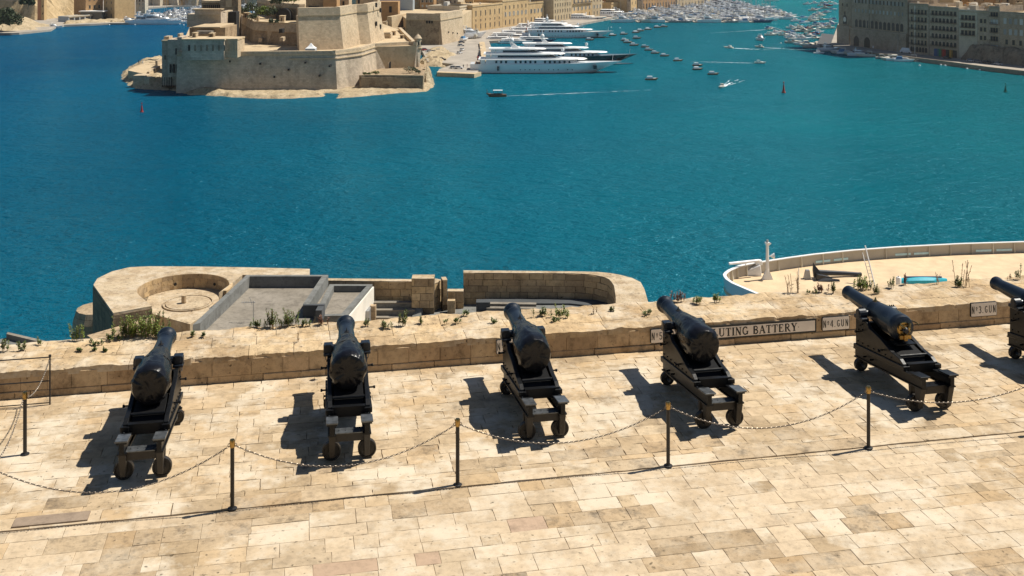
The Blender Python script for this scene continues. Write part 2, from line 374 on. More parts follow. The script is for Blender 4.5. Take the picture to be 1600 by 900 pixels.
# ---- terrace frame: u along the parapet, v towards the sea
T=50.0; ANG=radians(11.4); UX=Vector((cos(ANG),sin(ANG),0)); VX=Vector((-sin(ANG),cos(ANG),0))
O0=at(120,616,T); O1=at(1555,507,T)
ANG=atan2(O1.y-O0.y,O1.x-O0.x); UX=Vector((cos(ANG),sin(ANG),0)); VX=Vector((-sin(ANG),cos(ANG),0))
def uv2(u,v,z=T): return O0+UX*u+VX*v+Vector((0,0,z-T))
def luv(p): d=p-O0; return d.dot(UX), d.dot(VX)
PH=.62; PW=1.85      # parapet height and depth
POSTS=[at(x,y,T) for x,y in ((363,795),(715,758),(1044,728),(1357,700))]
vk=sum(luv(p)[1] for p in POSTS)/4
du=(luv(POSTS[3])[0]-luv(POSTS[0])[0])/3
# terrace bed and the bastion that carries it
mb=MB(); a=[uv2(-25,vk-14),uv2(45,vk-14),uv2(45,PW),uv2(-25,PW)]
mb.prism([(p.x,p.y) for p in a],-2,T-.022)
terrace=struct('terrace',mb,M['mortar'])
def slab_mesh(w,d,th,z,jit=.012,name='paving_stone',mats=None,grid=None,rough=0,seed=0):
    """a stone slab, chamfered and slightly irregular, centre at origin, top at z"""
    m_=MB(); hw,hd=w/2,d/2; pts=[]
    k=3
    for (ax,ay,bx,by) in ((-hw,-hd,hw,-hd),(hw,-hd,hw,hd),(hw,hd,-hw,hd),(-hw,hd,-hw,-hd)):
        for i in range(k):
            f=i/k; j=jit*(1 if i else .6)
            pts.append((ax+(bx-ax)*f+R.uniform(-j,j), ay+(by-ay)*f+R.uniform(-j,j)))
    c=.004
    def sc(q,e): return (q[0]-math.copysign(min(e,abs(q[0])),q[0]) , q[1]-math.copysign(min(e,abs(q[1])),q[1]))
    tz=[R.uniform(-.004,.004) for _ in pts]
    rings=[[(x,y,z-th) for x,y in pts],[(x,y,z-c+tz[i]) for i,(x,y) in enumerate(pts)],[(*sc(p,c),z+tz[i]) for i,p in enumerate(pts)]]
    n=len(pts); m_.loft(rings,True,False)
    b=len(m_.v); m_.v.append((0,0,z)); 
    for j in range(n): m_.f.append((b-n+j,b-n+(j+1)%n,b)); m_.m.append(0)
    return m_
# stones: rows parallel to the parapet
stones=[]
def rows(v0,v1,u0,u1,rmin,rmax,lmin,lmax,skew=0,rot=0.0):
    v=v1
    while v>v0+.05:
        d=min(R.uniform(rmin,rmax),v-v0)
        if v-d-v0<rmin*.5: d=v-v0
        u=u0-R.uniform(0,1)
        while u<u1:
            l=R.uniform(lmin,lmax)*(1 if R.random()>.2 else .6)
            if d>.36 and l>.9 and R.random()<.12:      # a stone split in two thin ones
                stones.append((u+l/2,v-d*.25,l,d*.5)); stones.append((u+l/2,v-d*.75,l,d*.5))
            else: stones.append((u+l/2,v-d/2,l,d))
            u+=l
        v-=d
rows(vk+.42,-.02,-3.5,26,.30,.44,.38,.85)
kerb=[]; u=-5
while u<27:
    l=R.uniform(.8,1.5); kerb.append((u+l/2,vk+.198,l,.41)); u+=l
rows(vk-5.5,vk-.02,-5,24,.30,.52,.4,1.05)
def vis(px,py): return -40<px<1640 and py<930
def pxpy(p): return (800+F*p.x/p.y, YH+F*(H-p.z)/p.y)
cand=[]
for (uu,vv,l,d) in stones+kerb:
    p=uv2(uu,vv); q=pxpy(p); area=(l*F/p.y)*(d*(q[1]-YH)/p.y)
    cand.append((0 if vis(*q) else 1,-area,uu,vv,l,d,(uu,vv,l,d) in kerb))
cand.sort(key=lambda c:(c[0],c[1]))
joined=MB()
reds=[at(245,873,T),at(505,881,T),at(676,856,T),at(795,815,T)]
grime=[at(x,y,T) for x,y in ((1010,800),(1060,850),(985,870),(1250,880),(300,815),(60,850),(420,800),(660,850),(1290,700),(1150,690),(900,690),(310,600),(350,640),(720,700))]
redset=set(min(range(len(cand)),key=lambda i:(uv2(cand[i][2],cand[i][3])-r).length+(9 if cand[i][4]*cand[i][5]>.42 else 0)) for r in reds)
cnt=0
for i,(off,ar,uu,vv,l,d,isk) in enumerate(cand):
    g=R.uniform(.003,.008); z=R.uniform(-.0022,.0022)+(.008 if isk else (-.012 if vv<vk else 0))
    sm=slab_mesh(l-g,d-g,.06,0,jit=.004 if vv<vk else min(.016,l*.02))
    p=uv2(uu,vv,T+z); rz=ANG+R.uniform(-.008,.008)
    if cnt<300 and not off:
        cnt+=1
        near=0 if i in redset else 9
        bias=.28*math.exp(-((vv-vk-.9)/.6)**2)-.05+sum(.5*math.exp(-((p-q_).length/.75)**2) for q_ in grime)
        gr=(noise.noise(Vector((p.x*.55,p.y*.9,4)))+bias+R.uniform(-.12,.12))>.34
        pale=(noise.noise(Vector((p.x*.3,p.y*.4,9)))+(.35 if vv<vk else -.12)+(.25 if p.x<-7 else 0)+R.uniform(-.03,.03))>.15
        me=sm.mesh('paving_stone',M['red_paving'] if near<=.30 else M['paving_grimy'] if gr else M['paving_pale'] if pale else M['paving'],uv=False)
        o=inst('paving_stone',me,terrace,p,rz)
        if near<=.30: o['label']='reddish paving slab'
    else:
        c_,s_=cos(rz),sin(rz)
        joined.add([(p.x+x*c_-y*s_,p.y+x*s_+y*c_,p.z+zz) for x,y,zz in sm.v],sm.f)
o=joined.build('paving_stones_small',M['paving_joined'],terrace,uv=False); o['kind']='stuff'
# iron cover plate in the kerb at the left
q=at(80,815,T); q=uv2(luv(q)[0],vk+.21,T+.024)
inst('cover_plate',MB().box(-.62,.62,-.155,.155,-.02,.01).mesh('cover_plate',M['dark_slab']),terrace,q,ANG)

# ---- parapet
par=thing('parapet_wall','low thick weathered limestone parapet running the whole width behind the cannons','parapet',O0,ANG)
mb=MB().box(-25,46,.06,PW-.03,-1,PH-.09); mb.build('core',M['mortar'],par)
def rough_slab(x0,x1,y0,y1,z0,z1,nx,ny,edge,seed,amp=.02):
    m_=MB(); g=[]
    for j in range(ny+1):
        for i in range(nx+1):
            x=x0+(x1-x0)*i/nx; y=y0+(y1-y0)*j/ny
            z=z1+amp*noise.noise(Vector((x*1.3,y*1.3,seed*.0)))+.7*amp*noise.noise(Vector((x*5,y*5,3)))
            if edge and j==0:
                e=noise.noise(Vector((x*2.1,7,1)))+.6*noise.noise(Vector((x*6,2,1)))
                y+=max(0,e)*.07; z-=.015+max(0,e)*.06
            if edge and j==1: z-=.012
            if i in(0,nx) or (j==ny) or (j==0 and not edge): z-=.010
            g.append((x,y,z))
    b=0; m_.v=g[:]; W=nx+1
    for j in range(ny):
        for i in range(nx): m_.f.append((j*W+i,j*W+i+1,(j+1)*W+i+1,(j+1)*W+i)); m_.m.append(0)
    per=[i for i in range(W)]+[j*W+nx for j in range(1,ny+1)]+[ny*W+i for i in range(nx-1,-1,-1)]+[j*W for j in range(ny-1,0,-1)]
    base=len(m_.v); m_.v+=[(g[k][0],max(g[k][1],y0) if not edge else g[k][1],z0) for k in per]
    for a_ in range(len(per)):
        b_=(a_+1)%len(per); m_.f.append((per[a_],base+a_,base+b_,per[b_])); m_.m.append(0)
    return m_
yy=[0,.62,1.25,PW]
for r in range(3):
    u=-5-R.uniform(0,1)
    while u<27:
        l=R.uniform(.9,1.9); g=.006
        m_=rough_slab(u+g,u+l-g,yy[r]+(0 if r==0 else g),yy[r+1]-g,PH-.16,PH,max(3,int(l/.09)),7,r==0,0,.045)
        o=m_.build('coping_stone',M['parapet_top'],par,smooth=False,uv=False); u+=l
u=-5
while u<27:
    l=R.uniform(.5,.95)
    b0=MB(); th=R.uniform(0,.02); b0.box(u+.003,u+l-.003,-.0+th,.2,.158,PH-.10)
    b0.build('facing_block',M['parapet_face'],par,uv=False,bevel=.006); u+=l
u=-5.4
while u<27:
    l=R.uniform(.7,1.6)
    b0=MB(); th=R.uniform(-.025,.01); b0.box(u+.006,u+l-.006,th,.2,-.1,.155+R.uniform(-.012,.006))
    b0.build('base_block',M['parapet_face'],par,uv=False,bevel=.015); u+=l

# ---- signs on the parapet
def ribbon(m_,pts,wd,z,th=.004):
    """flat stroke with constant width in the x-z plane of the sign, thickness towards -y"""
    for i in range(len(pts)-1):
        a=Vector((pts[i][0],0,pts[i][1])); b=Vector((pts[i+1][0],0,pts[i+1][1])); d=(b-a)
        if d.length<1e-6: continue
        d.normalize(); n=Vector((-d.z,0,d.x))*wd/2; e=d*wd*.12
        a=a-e; b=b+e
        q=[a-n,b-n,b+n,a+n]
        m_.add([(p.x,z,p.z) for p in q]+[(p.x,z-th,p.z) for p in q],[(0,1,2,3),(7,6,5,4),(0,4,5,1),(1,5,6,2),(2,6,7,3),(3,7,4,0)])
def arc(cx,cz,rx,rz_,a0,a1,n=10): return [(cx+rx*cos(radians(a0+(a1-a0)*i/n)),cz+rz_*sin(radians(a0+(a1-a0)*i/n))) for i in range(n+1)]
TK,TN,SF=.20,.09,.06      # thick, thin, serif strokes on a unit-high letter
def serif(ch):
    S=[]
    sf=lambda x,z,w=.34: S.append(([(x-w/2,z),(x+w/2,z)],SF))
    b,t=.03,.97
    if ch=='S': S+= [(arc(.35,.74,.22,.23,20,270),.15),(arc(.35,.27,.25,.25,90,-160),.15),([(.56,.97),(.56,.72)],SF),([(.12,.03),(.12,.28)],SF)]; w=.70
    elif ch=='A': S+= [([(.40,t),(.12,b)],TN),([(.40,t),(.72,b)],TK),([(.22,.36),(.60,.36)],TN)]; sf(.12,b,.26); sf(.72,b); w=.86
    elif ch=='L': S+= [([(.18,b),(.18,t)],TK),([(.1,b+.02),(.62,b+.02)],TN),([(.62,b),(.62,.3)],SF)]; sf(.18,b); sf(.18,t); w=.70
    elif ch=='U': S+= [([(.18,t),(.18,.32)],TK),(arc(.42,.32,.24,.28,180,360),TN+.03),([(.66,t),(.66,.3)],TN)]; sf(.18,t); sf(.66,t,.26); w=.86
    elif ch=='T': S+= [([(.38,b),(.38,t)],TK),([(.06,t-.02),(.70,t-.02)],TN),([(.06,t),(.06,.72)],SF),([(.70,t),(.70,.72)],SF)]; sf(.38,b); w=.78
    elif ch=='I': S+= [([(.18,b),(.18,t)],TK)]; sf(.18,b); sf(.18,t); w=.38
    elif ch=='N': S+= [([(.16,b),(.16,t)],TN),([(.16,t),(.68,b)],TK),([(.68,b),(.68,t)],TN)]; sf(.16,b,.26); sf(.16,t,.2); sf(.68,t,.26); w=.86
    elif ch=='G': S+= [(arc(.42,.5,.30,.45,50,310,14),.15),([(.70,.06),(.70,.42)],.16),([(.52,.43),(.84,.43)],SF),([(.64,.95),(.64,.7)],SF)]; w=.90
    elif ch=='B': S+= [([(.18,b),(.18,t)],TK),(arc(.32,.74,.26,.22,90,-90),.13),(arc(.34,.27,.30,.24,90,-90),.14),([(.1,t),(.34,t)],SF),([(.1,b),(.36,b)],SF),([(.2,.51),(.36,.51)],SF)]; w=.78
    elif ch=='E': S+= [([(.18,b),(.18,t)],TK),([(.08,t-.02),(.60,t-.02)],TN),([(.08,b+.02),(.64,b+.02)],TN),([(.2,.52),(.46,.52)],TN),([(.60,t),(.60,.74)],SF),([(.64,b),(.64,.28)],SF),([(.46,.4),(.46,.64)],SF)]; w=.76
    elif ch=='R': S+= [([(.18,b),(.18,t)],TK),(arc(.34,.73,.26,.23,90,-90),.13),([(.1,t),(.34,t)],SF),([(.2,.50),(.36,.50)],SF),([(.38,.5),(.68,b)],TK*.85)]; sf(.18,b); sf(.74,b,.22); w=.86
    elif ch=='Y': S+= [([(.40,b),(.40,.45)],TK),([(.12,t),(.40,.45)],TK),([(.68,t),(.40,.45)],TN)]; sf(.40,b); sf(.12,t); sf(.68,t,.26); w=.80
    elif ch=='.': S+= [([(.09,.46),(.17,.46)],.08)]; w=.3
    else: w=.42
    return S,w
def sans(ch):
    k=.14; S=[]
    if ch=='N': S=[([(.1,0),(.1,1)],k),([(.1,1),(.5,0)],k),([(.5,0),(.5,1)],k)]; w=.72
    elif ch=='o': S=[(arc(.17,.72,.12,.16,0,360,12),.09),([(.03,.40),(.31,.40)],.08)]; w=.46
    elif ch=='.': S=[([(.08,.07),(.2,.07)],.14)]; w=.40
    elif ch=='G': S=[(arc(.33,.5,.24,.44,45,315,14),k),([(.5,.1),(.5,.42)],k),([(.36,.44),(.57,.44)],.10)]; w=.74
    elif ch=='U': S=[([(.1,1),(.1,.28)],k),(arc(.3,.28,.2,.24,180,360),k),([(.5,.28),(.5,1)],k)]; w=.72
    elif ch=='3': S=[(arc(.28,.73,.2,.22,150,-90),k),(arc(.28,.27,.23,.24,90,-150),k)]; w=.62
    elif ch=='4': S=[([(.42,0),(.42,1)],k),([(.42,.98),(.04,.34)],.11),([(.02,.3),(.58,.3)],.12)]; w=.64
    elif ch=='5': S=[([(.5,.95),(.12,.95)],.12),([(.12,.98),(.10,.52)],.12),(arc(.27,.3,.23,.27,120,-150),k)]; w=.62
    elif ch=='6': S=[(arc(.29,.3,.2,.25,0,360,14),k),(arc(.45,.3,.36,.65,100,180),.12)]; w=.62
    else: w=.4
    return S,w
def lettering(text,font,h,space):
    m_=MB(); x=0
    for c in text:
        S,wd=font(c)
        for pts,wk in S: ribbon(m_,[((x+p[0])*h,p[1]*h) for p in pts],wk*h,0)
        x+=wd+space
    W=(x-space)*h
    m_.v=[(p[0]-W/2,p[1],p[2]-h/2) for p in m_.v]
    return m_,W
def rrect(w_,h_,r,notch=False,n=5):
    P=[]
    for cx,cz,a0 in ((w_/2-r,h_/2-r,0),(-w_/2+r,h_/2-r,90),(-w_/2+r,-h_/2+r,180),(w_/2-r,-h_/2+r,270)):
        for i in range(n+1):
            a=radians(a0+90*i/n); P.append((cx+r*cos(a),cz+r*sin(a)))
    return P
def sign(px0,px1,pyt,pyb,text,font,label,lh,space,edge,r):
    def hit(px):                                      # where the parapet face (v=-.03) is seen at px
        k=(px-800)/F; d=UX-VX*0; 
        # solve (O0+UX*u+VX*v).x = k*(...).y
        o=O0+VX*(-.012); return (k*o.y-o.x)/(UX.x-k*UX.y)
    u0,u1=hit(px0),hit(px1); um=(u0+u1)/2; p=O0+UX*um+VX*(-.012)
    zt=H-(pyt-YH)*p.y/F; zb=H-(pyb-YH)*p.y/F
    w_=u1-u0; h_=zt-zb
    s=thing('wall_sign',label,'sign',(p.x,p.y,(zt+zb)/2),ANG,'white painted signs on the parapet')
    o1=rrect(w_,h_,r); o2=rrect(w_-edge*2,h_-edge*2,max(r-edge,.004))
    MB().loft([[(x,0.03,z) for x,z in o1],[(x,-.02,z) for x,z in o1]]).build('border',M['ink'],s)
    MB().loft([[(x,0,z) for x,z in o2],[(x,-.025,z) for x,z in o2]]).build('plate',M['sign_white'],s)
    m_,W=lettering(text,font,lh*h_,space)
    k=min(1,(w_*.93)/W); x=0; hh=lh*h_
    for c in text:
        S,wd=font(c)
        if S:
            m_=MB()
            for pts,wk in S: ribbon(m_,[(((x+p[0])*hh-W/2)*k,p[1]*hh-hh/2) for p in pts],wk*hh*k,-.025)
            m_.build('letter',M['ink'],s)
        x+=wd+space
    return s
sign(1066,1275,505,526,'SALUTING BATTERY.',serif,'long framed sign reading SALUTING BATTERY behind the second covered cannon from the right',.60,.05,.040,.012)
sign(775,821,529,551.5,'No6.GUN',sans,'small sign mostly hidden behind the middle cannon barrel mount, reading N and o',.50,.16,.016,.035)
sign(1016,1062,512.5,535,'No5.GUN',sans,'small sign reading No 5 GUN half hidden by the covered cannon before it',.50,.16,.016,.035)
sign(1284,1327,494,515.5,'No4.GUN',sans,'small sign reading No 4 GUN beside the long framed sign',.50,.16,.016,.035)
sign(1516,1557,472,494,'No3.GUN',sans,'small sign reading No 3 GUN, rightmost on the parapet',.50,.16,.016,.035)

# ================================================================== CANNONS
GP=M['gun_paint']; IR=M['iron']; BI=M['brown_iron']
def tarp_mb(sd):
    rings=[]; n=56
    P=[(-1.36,.10),(-1.375,.235),(-1.35,.315),(-1.28,.345),(-1.12,.352),(-1.0,.352),(-.86,.345),(-.70,.335),(-.56,.315),(-.42,.295),(-.28,.275),(-.08,.245),(.06,.225),(.16,.214),(.20,.206)]
    for i,(y,r) in enumerate(P):
        ring=[]
        for k in range(n):
            a=2*pi*k/n; f=noise.noise(Vector((cos(a)*2.0+sd*7,sin(a)*2.0,y*2.2+sd)))+.5*noise.noise(Vector((cos(a)*4.5,sin(a)*4.5+sd*3,y*3+9)))
            fold=abs(sin(a*3+y*4.5+sd*1.7+f*2))
            rr=r*1.03+(.034*(abs(f)*1.5-.2)+.014*(fold-.5))*(.25 if i<3 else 1 if i<13 else .3)
            sg=.045*max(0,-sin(a))*(1 if 0<i<9 else .3)
            ring.append((rr*cos(a),y+.018*f*(i<5),rr*sin(a)-sg))
        rings.append(ring)
    return MB().loft(rings)
def make_cannon(kind):
    """origin: ground under the middle of the rear trucks; +Y towards the muzzle"""
    t=thing('cannon','','cannon')
    AX=1.42; TY=2.30                                    # bore axis height and trunnion position
    slim = kind!='covered'
    el=radians(1.2)
    # barrel
    if slim:
        prof=[(.0,-1.30),(.05,-1.30),(.075,-1.24),(.05,-1.19),(.06,-1.17),(.20,-1.165),(.275,-1.12),(.298,-1.05),(.30,-.98),(.292,-.96),(.292,-.60),(.275,-.42),(.25,-.20),(.225,.06),(.228,.065),(.228,.095),(.205,.10),(.19,.35),(.168,.75),(.150,1.12),(.148,1.20),(.163,1.27),(.170,1.33),(.168,1.37),(.150,1.385),(.08,1.385),(.078,1.1),(0,1.1)]
    else:
        prof=[(.0,-1.26),(.05,-1.26),(.07,-1.2),(.06,-1.12),(.20,-1.115),(.285,-1.06),(.29,-.7),(.26,-.35),(.232,-.10),(.215,.02),(.200,.10),(.188,.40),(.172,.80),(.165,1.04),(.178,1.07),(.178,1.10),(.165,1.12),(.180,1.20),(.205,1.24),(.210,1.29),(.204,1.33),(.18,1.345),(.085,1.345),(.083,1.1),(0,1.1)]
    def tilt(m_):
        m_.v=[(x,TY+y*cos(el)-z*sin(el),AX+y*sin(el)+z*cos(el)) for x,y,z in m_.v]; return m_
    tilt(MB().lathe(prof,'y',n=40)).build('barrel',GP,t,smooth=True)
    tilt(MB().cyl((-.5,0,-.03),(.5,0,-.03),.085,16)).build('trunnion',GP,t,smooth=True)
    # foresight on the second reinforce
    fy=.06 if slim else .34; fr=.228 if slim else .19
    m_=MB(); m_.loft([[(-.018,fy-.05,fr-.01),(.018,fy-.05,fr-.01),(.018,fy+.05,fr-.01),(-.018,fy+.05,fr-.01)],[(-.004,fy-.012,fr+.085),(.004,fy-.012,fr+.085),(.004,fy+.012,fr+.085),(-.004,fy+.012,fr+.085)]])
    m_.box(-.05,.05,fy-.06,fy+.04,fr-.03,fr+.008); tilt(m_).build('foresight',M['brass'] if slim else BI,t)
    if slim:
        m_=MB(); m_.lathe([(.0,-1.175),(.15,-1.175),(.165,-1.17),(.165,-1.16),(0,-1.16)],'y',n=28); 
        m_.box(-.15,.13,-1.22,-1.16,.02,.10); m_.box(-.04,.04,-1.27,-1.16,-.23,-.10); m_.box(-.13,.15,-1.24,-1.17,-.20,-.12)
        m_.tube([(-.12,-1.2,.13),(-.02,-1.25,.05),(.10,-1.24,-.02),(.05,-1.22,-.1)],.028,7)
        m_.tube([(.13,-1.2,.14),(.08,-1.25,.06),(.02,-1.24,-.05)],.03,7)
        tilt(m_).build('breech_fitting',M['brass'],t)
        tilt(MB().tube([(.28,-1.0,.12),(.37,-1.08,.10),(.42,-1.1,.04)],.014,6)).build('firing_lever',M['brass'],t)
    else:
        # tarpaulin tied over the breech, hanging fuller to the rear
        cv=tilt(tarp_mb(0)).build('tarpaulin_cover',M['tarp'],t,smooth=True)
        rg=[]
        for yy_,rr in ((-.50,.322),):
            m_=MB(); m_.tube([(rr*cos(a),yy_,rr*sin(a)) for a in [2*pi*k/24 for k in range(25)]],.007,5,False); tilt(m_).build('cover_cord',BI,cv)
    # cap squares over the trunnions (one each side, on the cheeks)
    for s in (-1,1):
        m_=MB(); x0,x1=sorted((s*.30,s*.49)); 
        if slim:
            m_.cyl((x0,TY,AX-.02),(x1,TY,AX-.02),.115,14); m_.box(x0,x1,TY-.19,TY+.19,AX-.16,AX-.08)
            for dx in (.25,.5,.75): m_.cyl((x0+(x1-x0)*dx,TY+.02,AX+.08),(x0+(x1-x0)*dx,TY+.02,AX+.125),.022,6)
        else:
            m_.box(x0,x1,TY-.11,TY+.11,AX-.10,AX+.075); m_.box(x0-.01,x1+.01,TY-.15,TY+.15,AX-.15,AX-.09)
            m_.box(x0+.03,x1-.03,TY-.13,TY-.09,AX-.05,AX+.10)
        m_.build('cap_square',GP,t,bevel=.012)
        # cheek: tall plate stepped down towards the rear
        prof=[(2.52,.56),(2.52,AX-.17),(2.02,AX-.14),(1.92,AX-.24),(1.50,1.12),(1.40,1.10),(.95,.98),(.60,.95),(.46,.88),(.46,.80)]
        c0,c1=sorted((s*.33,s*.42)); m_=MB(); m_.loft([[(c0,y,z) for y,z in prof],[(c1,y,z) for y,z in prof]])
        ck=m_.build('cheek',IR,t,bevel=.008)
        m_=MB(); o=s*.42
        for y in (.95,1.2,1.45,1.7,1.95,2.2,2.42): m_.cyl((o,y,.86-.10*(y-.9)),(o+s*.02,y,.86-.10*(y-.9)),.018,6)
        for y,z in ((2.2,1.05),(2.3,1.12),(2.2,1.18),(2.38,1.0)): m_.cyl((o,y,z),(o+s*.02,y,z),.016,6)
        m_.build('rivets',IR,ck,kind='stuff')
        for y,z in ((2.30,.98),(1.30,.90)):                  # eye bolts sticking out of the cheek
            m_=MB(); m_.cyl((o,y,z),(o+s*.10,y,z),.018,8); m_.lathe([(.0,o+s*.10),(.03,o+s*.10),(.034,o+s*.12),(.03,o+s*.14),(0,o+s*.14)],'x',(0,y,z),8)
            m_.build('eye_bolt',IR,ck)
        if not slim:
            m_=MB(); m_.tube([(o+s*.04,TY+.02+.05*cos(a),AX-.22+.06*sin(a)) for a in [2*pi*k/14 for k in range(15)]],.008,5,False)
            m_.build('ring',M['worn_steel'],ck)
        # carriage side bar and compressor plate beside the slide
        b0,b1=sorted((s*.30,s*.46)); MB().hexa([(b0,.38,.762),(b1,.38,.762),(b1,2.56,.511),(b0,2.56,.511),(b0,.38,.865),(b1,.38,.865),(b1,2.56,.615),(b0,2.56,.615)]).build('carriage_bar',IR,t,bevel=.008)
        # slide rail: an I beam rising to the rear
        zl=lambda y: .80-.115*y
        m_=MB()
        def beam(x0,x1,dz0,dz1,y0=-.22,y1=2.62): m_.hexa([(x0,y0,zl(y0)+dz0),(x1,y0,zl(y0)+dz0),(x1,y1,zl(y1)+dz0),(x0,y1,zl(y1)+dz0),(x0,y0,zl(y0)+dz1),(x1,y0,zl(y0)+dz1),(x1,y1,zl(y1)+dz1),(x0,y1,zl(y1)+dz1)])
        beam(s*.335-.095,s*.335+.095,-.03,0); beam(s*.335-.045,s*.335+.045,-.205,-.0305); beam(s*.335-.08,s*.335+.08,-.235,-.2055)
        rl=m_.build('slide_rail',IR,t)
        m_=MB(); 
        for y in [-.14+.17*k for k in range(6)]: m_.cyl((s*.335+s*.05,y,zl(y)),(s*.335+s*.05,y,zl(y)+.012),.012,6)
        m_.build('rivets',M['worn_steel'],rl,kind='stuff')
        # step plate on the rear end
        m_=MB(); m_.hexa([(s*.335-.115,-.28,.850),(s*.335+.115,-.28,.850),(s*.335+.115,.15,.800),(s*.335-.115,.15,.800),(s*.335-.115,-.28,.885),(s*.335+.115,-.28,.885),(s*.335+.115,.15,.835),(s*.335-.115,.15,.835)])
        m_.build('step_plate',M['worn_steel'] if not slim else IR,t,bevel=.006)
        # rear leg holding the truck, and the truck
        m_=MB(); x0,x1=s*.335-.065,s*.335+.065
        m_.hexa([(x0+.012,-.09,.13),(x1-.012,-.09,.13),(x1-.012,.03,.13),(x0+.012,.03,.13),(x0,-.20,.59),(x1,-.20,.59),(x1,.05,.56),(x0,.05,.56)]); m_.hexa([(x0+.012,.22,.18),(x1-.012,.22,.18),(x1-.012,.27,.18),(x0+.012,.27,.18),(x0,.20,.57),(x1,.20,.57),(x1,.30,.56),(x0,.30,.56)])
        m_.build('rear_leg',BI,t,bevel=.01)
        for y,r,wd in ((.13,.18,.11),(2.42,.155,.10)):
            wx=s*.345; m_=MB(); m_.lathe([(0,-.5*wd),(r*.22,-.5*wd),(r*.24,-.62*wd),(r*.34,-.62*wd),(r*.36,-.36*wd),(r*.78,-.36*wd),(r*.84,-.5*wd),(r,-.46*wd),(r,.46*wd),(r*.84,.5*wd),(r*.80,.38*wd),(r*.36,.38*wd),(r*.34,.62*wd),(r*.24,.62*wd),(r*.22,.5*wd),(0,.5*wd)],'y',(wx,y,r),28)
            wh=m_.build('truck_wheel',BI,t,smooth=True)
            MB().cyl((wx,y-wd*1.6,r),(wx,y+wd*.8,r),.032,10).build('axle_end',M['worn_steel'],wh,smooth=True)
        m_=MB(); m_.box(*sorted((s*.27,s*.33)),2.33,2.51,.12,.36); m_.build('front_bracket',BI,t)
        # knob / spoke pins along the rail
        for y in (1.75,2.05): MB().cyl((s*.40,y,zl(y)-.09),(s*.50,y,zl(y)-.09),.022,8).build('rail_pin',IR,t)
    # transoms
    m_=MB(); m_.box(-.275,.275,-.12,.12,.595,.61); 
    for x in (-.2,-.07,.07,.2): m_.cyl((x,0,.61),(x,0,.625),.014,6)
    m_.build('rear_plate',M['worn_steel'] if not slim else IR,t)
    MB().box(-.275,.275,-.06,.0,.42,.59).build('rear_transom',BI,t)
    MB().box(-.275,.275,2.36,2.46,.22,.42).build('front_transom',BI,t)
    MB().box(-.325,.325,.40,.50,.70,.90).build('carriage_transom',IR,t)
    MB().box(-.325,.325,2.36,2.44,.66,1.15).build('breast_transom',IR,t)
    MB().hexa([(-.325,.52,.77),(.325,.52,.77),(.325,1.9,.64),(-.325,1.9,.64),(-.325,.52,.80),(.325,.52,.80),(.325,1.9,.67),(-.325,1.9,.67)]).build('bed_plate',IR,t)
    MB().hexa([(-.32,.62,.72),(.32,.62,.72),(.32,2.3,.55),(-.32,2.3,.55),(-.30,.80,.93),(.30,.80,.93),(.30,1.45,1.04),(-.30,1.45,1.04)]).build('gear_housing',M['black_iron'],t,bevel=.01)
    MB().cyl((-.32,.75,.95),(.32,.75,.95),.03,8).build('cross_rod',IR,t)
    m_=MB(); m_.cyl((0,1.28,.74),(0,1.30,1.10),.035,10); m_.lathe([(.0,.0),(.14,.0),(.15,.015),(.14,.03),(0,.03)],'z',(0,1.28,1.04),16)
    for k in range(4): a=pi/4+k*pi/2; m_.cyl((0,1.28,1.05),(.17*cos(a),1.28+.17*sin(a),1.05),.014,6)
    m_.build('elevating_screw',M['worn_steel'],t,smooth=True)
    m_=MB(); m_.box(-.24,.24,1.02,1.34,1.075,1.10); m_.build('elevating_plate',IR,t)
    for s in (-1,1):
        MB().cyl((s*.12,1.03,.80),(s*.26,.98,.80),.02,7).build('lever',M['worn_steel'],t)
    return t
def bigname(): pass
gyaw=radians(10.5)
wheels=[((222,751),None),((546,721),None),((851,689),None),((1127,671),None),((1457,644),None)]
gpos=[at(x,y,T+.005) for (x,y),_ in wheels]
gpos=[Vector((p.x,p.y,T+.008)) for p in gpos]
stp=(gpos[4]-gpos[0])/4; gpos.append(gpos[4]+stp*1.0)
covered=make_cannon('covered'); bare=make_cannon('bare')
glabels=['black cannon with crumpled dark tarpaulin over its breech, leftmost of the row',
 'covered black cannon, second from the left, with pale worn rear plate',
 'covered black cannon in the middle of the row, hiding part of the leftmost wall sign',
 'covered black cannon standing before the start of the long battery sign',
 'uncovered black cannon with bright brass breech fitting and open rear carriage',
 'uncovered black cannon cut off by the right edge, beside the No 3 sign']
for i,p in enumerate(gpos):
    yw=gyaw+[-.0,-.012,.0,.006,.012,.012][i]
    if i==0: g=covered; g.location=p; g.rotation_euler=(0,0,yw); g['label']=glabels[0]; g['group']='row of black saluting cannons'
    elif i==4: g=bare; g.location=p; g.rotation_euler=(0,0,yw); g['label']=glabels[4]; g['group']='row of black saluting cannons'
    else:
        g=copy_tree(covered if i<4 else bare,None,p,yw,glabels[i],'row of black saluting cannons')
        if i<4:                                            # every tarpaulin hangs in folds of its own
            for ch in g.children:
                if ch.name.startswith('tarpaulin_cover'):
                    tm=tarp_mb(i*1.37); e_=radians(1.2); tm.v=[(x,2.30+y*cos(e_)-z*sin(e_),1.42+y*sin(e_)+z*cos(e_)) for x,y,z in tm.v]
                    ch.data=tm.mesh('tarpaulin_cover',M['tarp'],True)

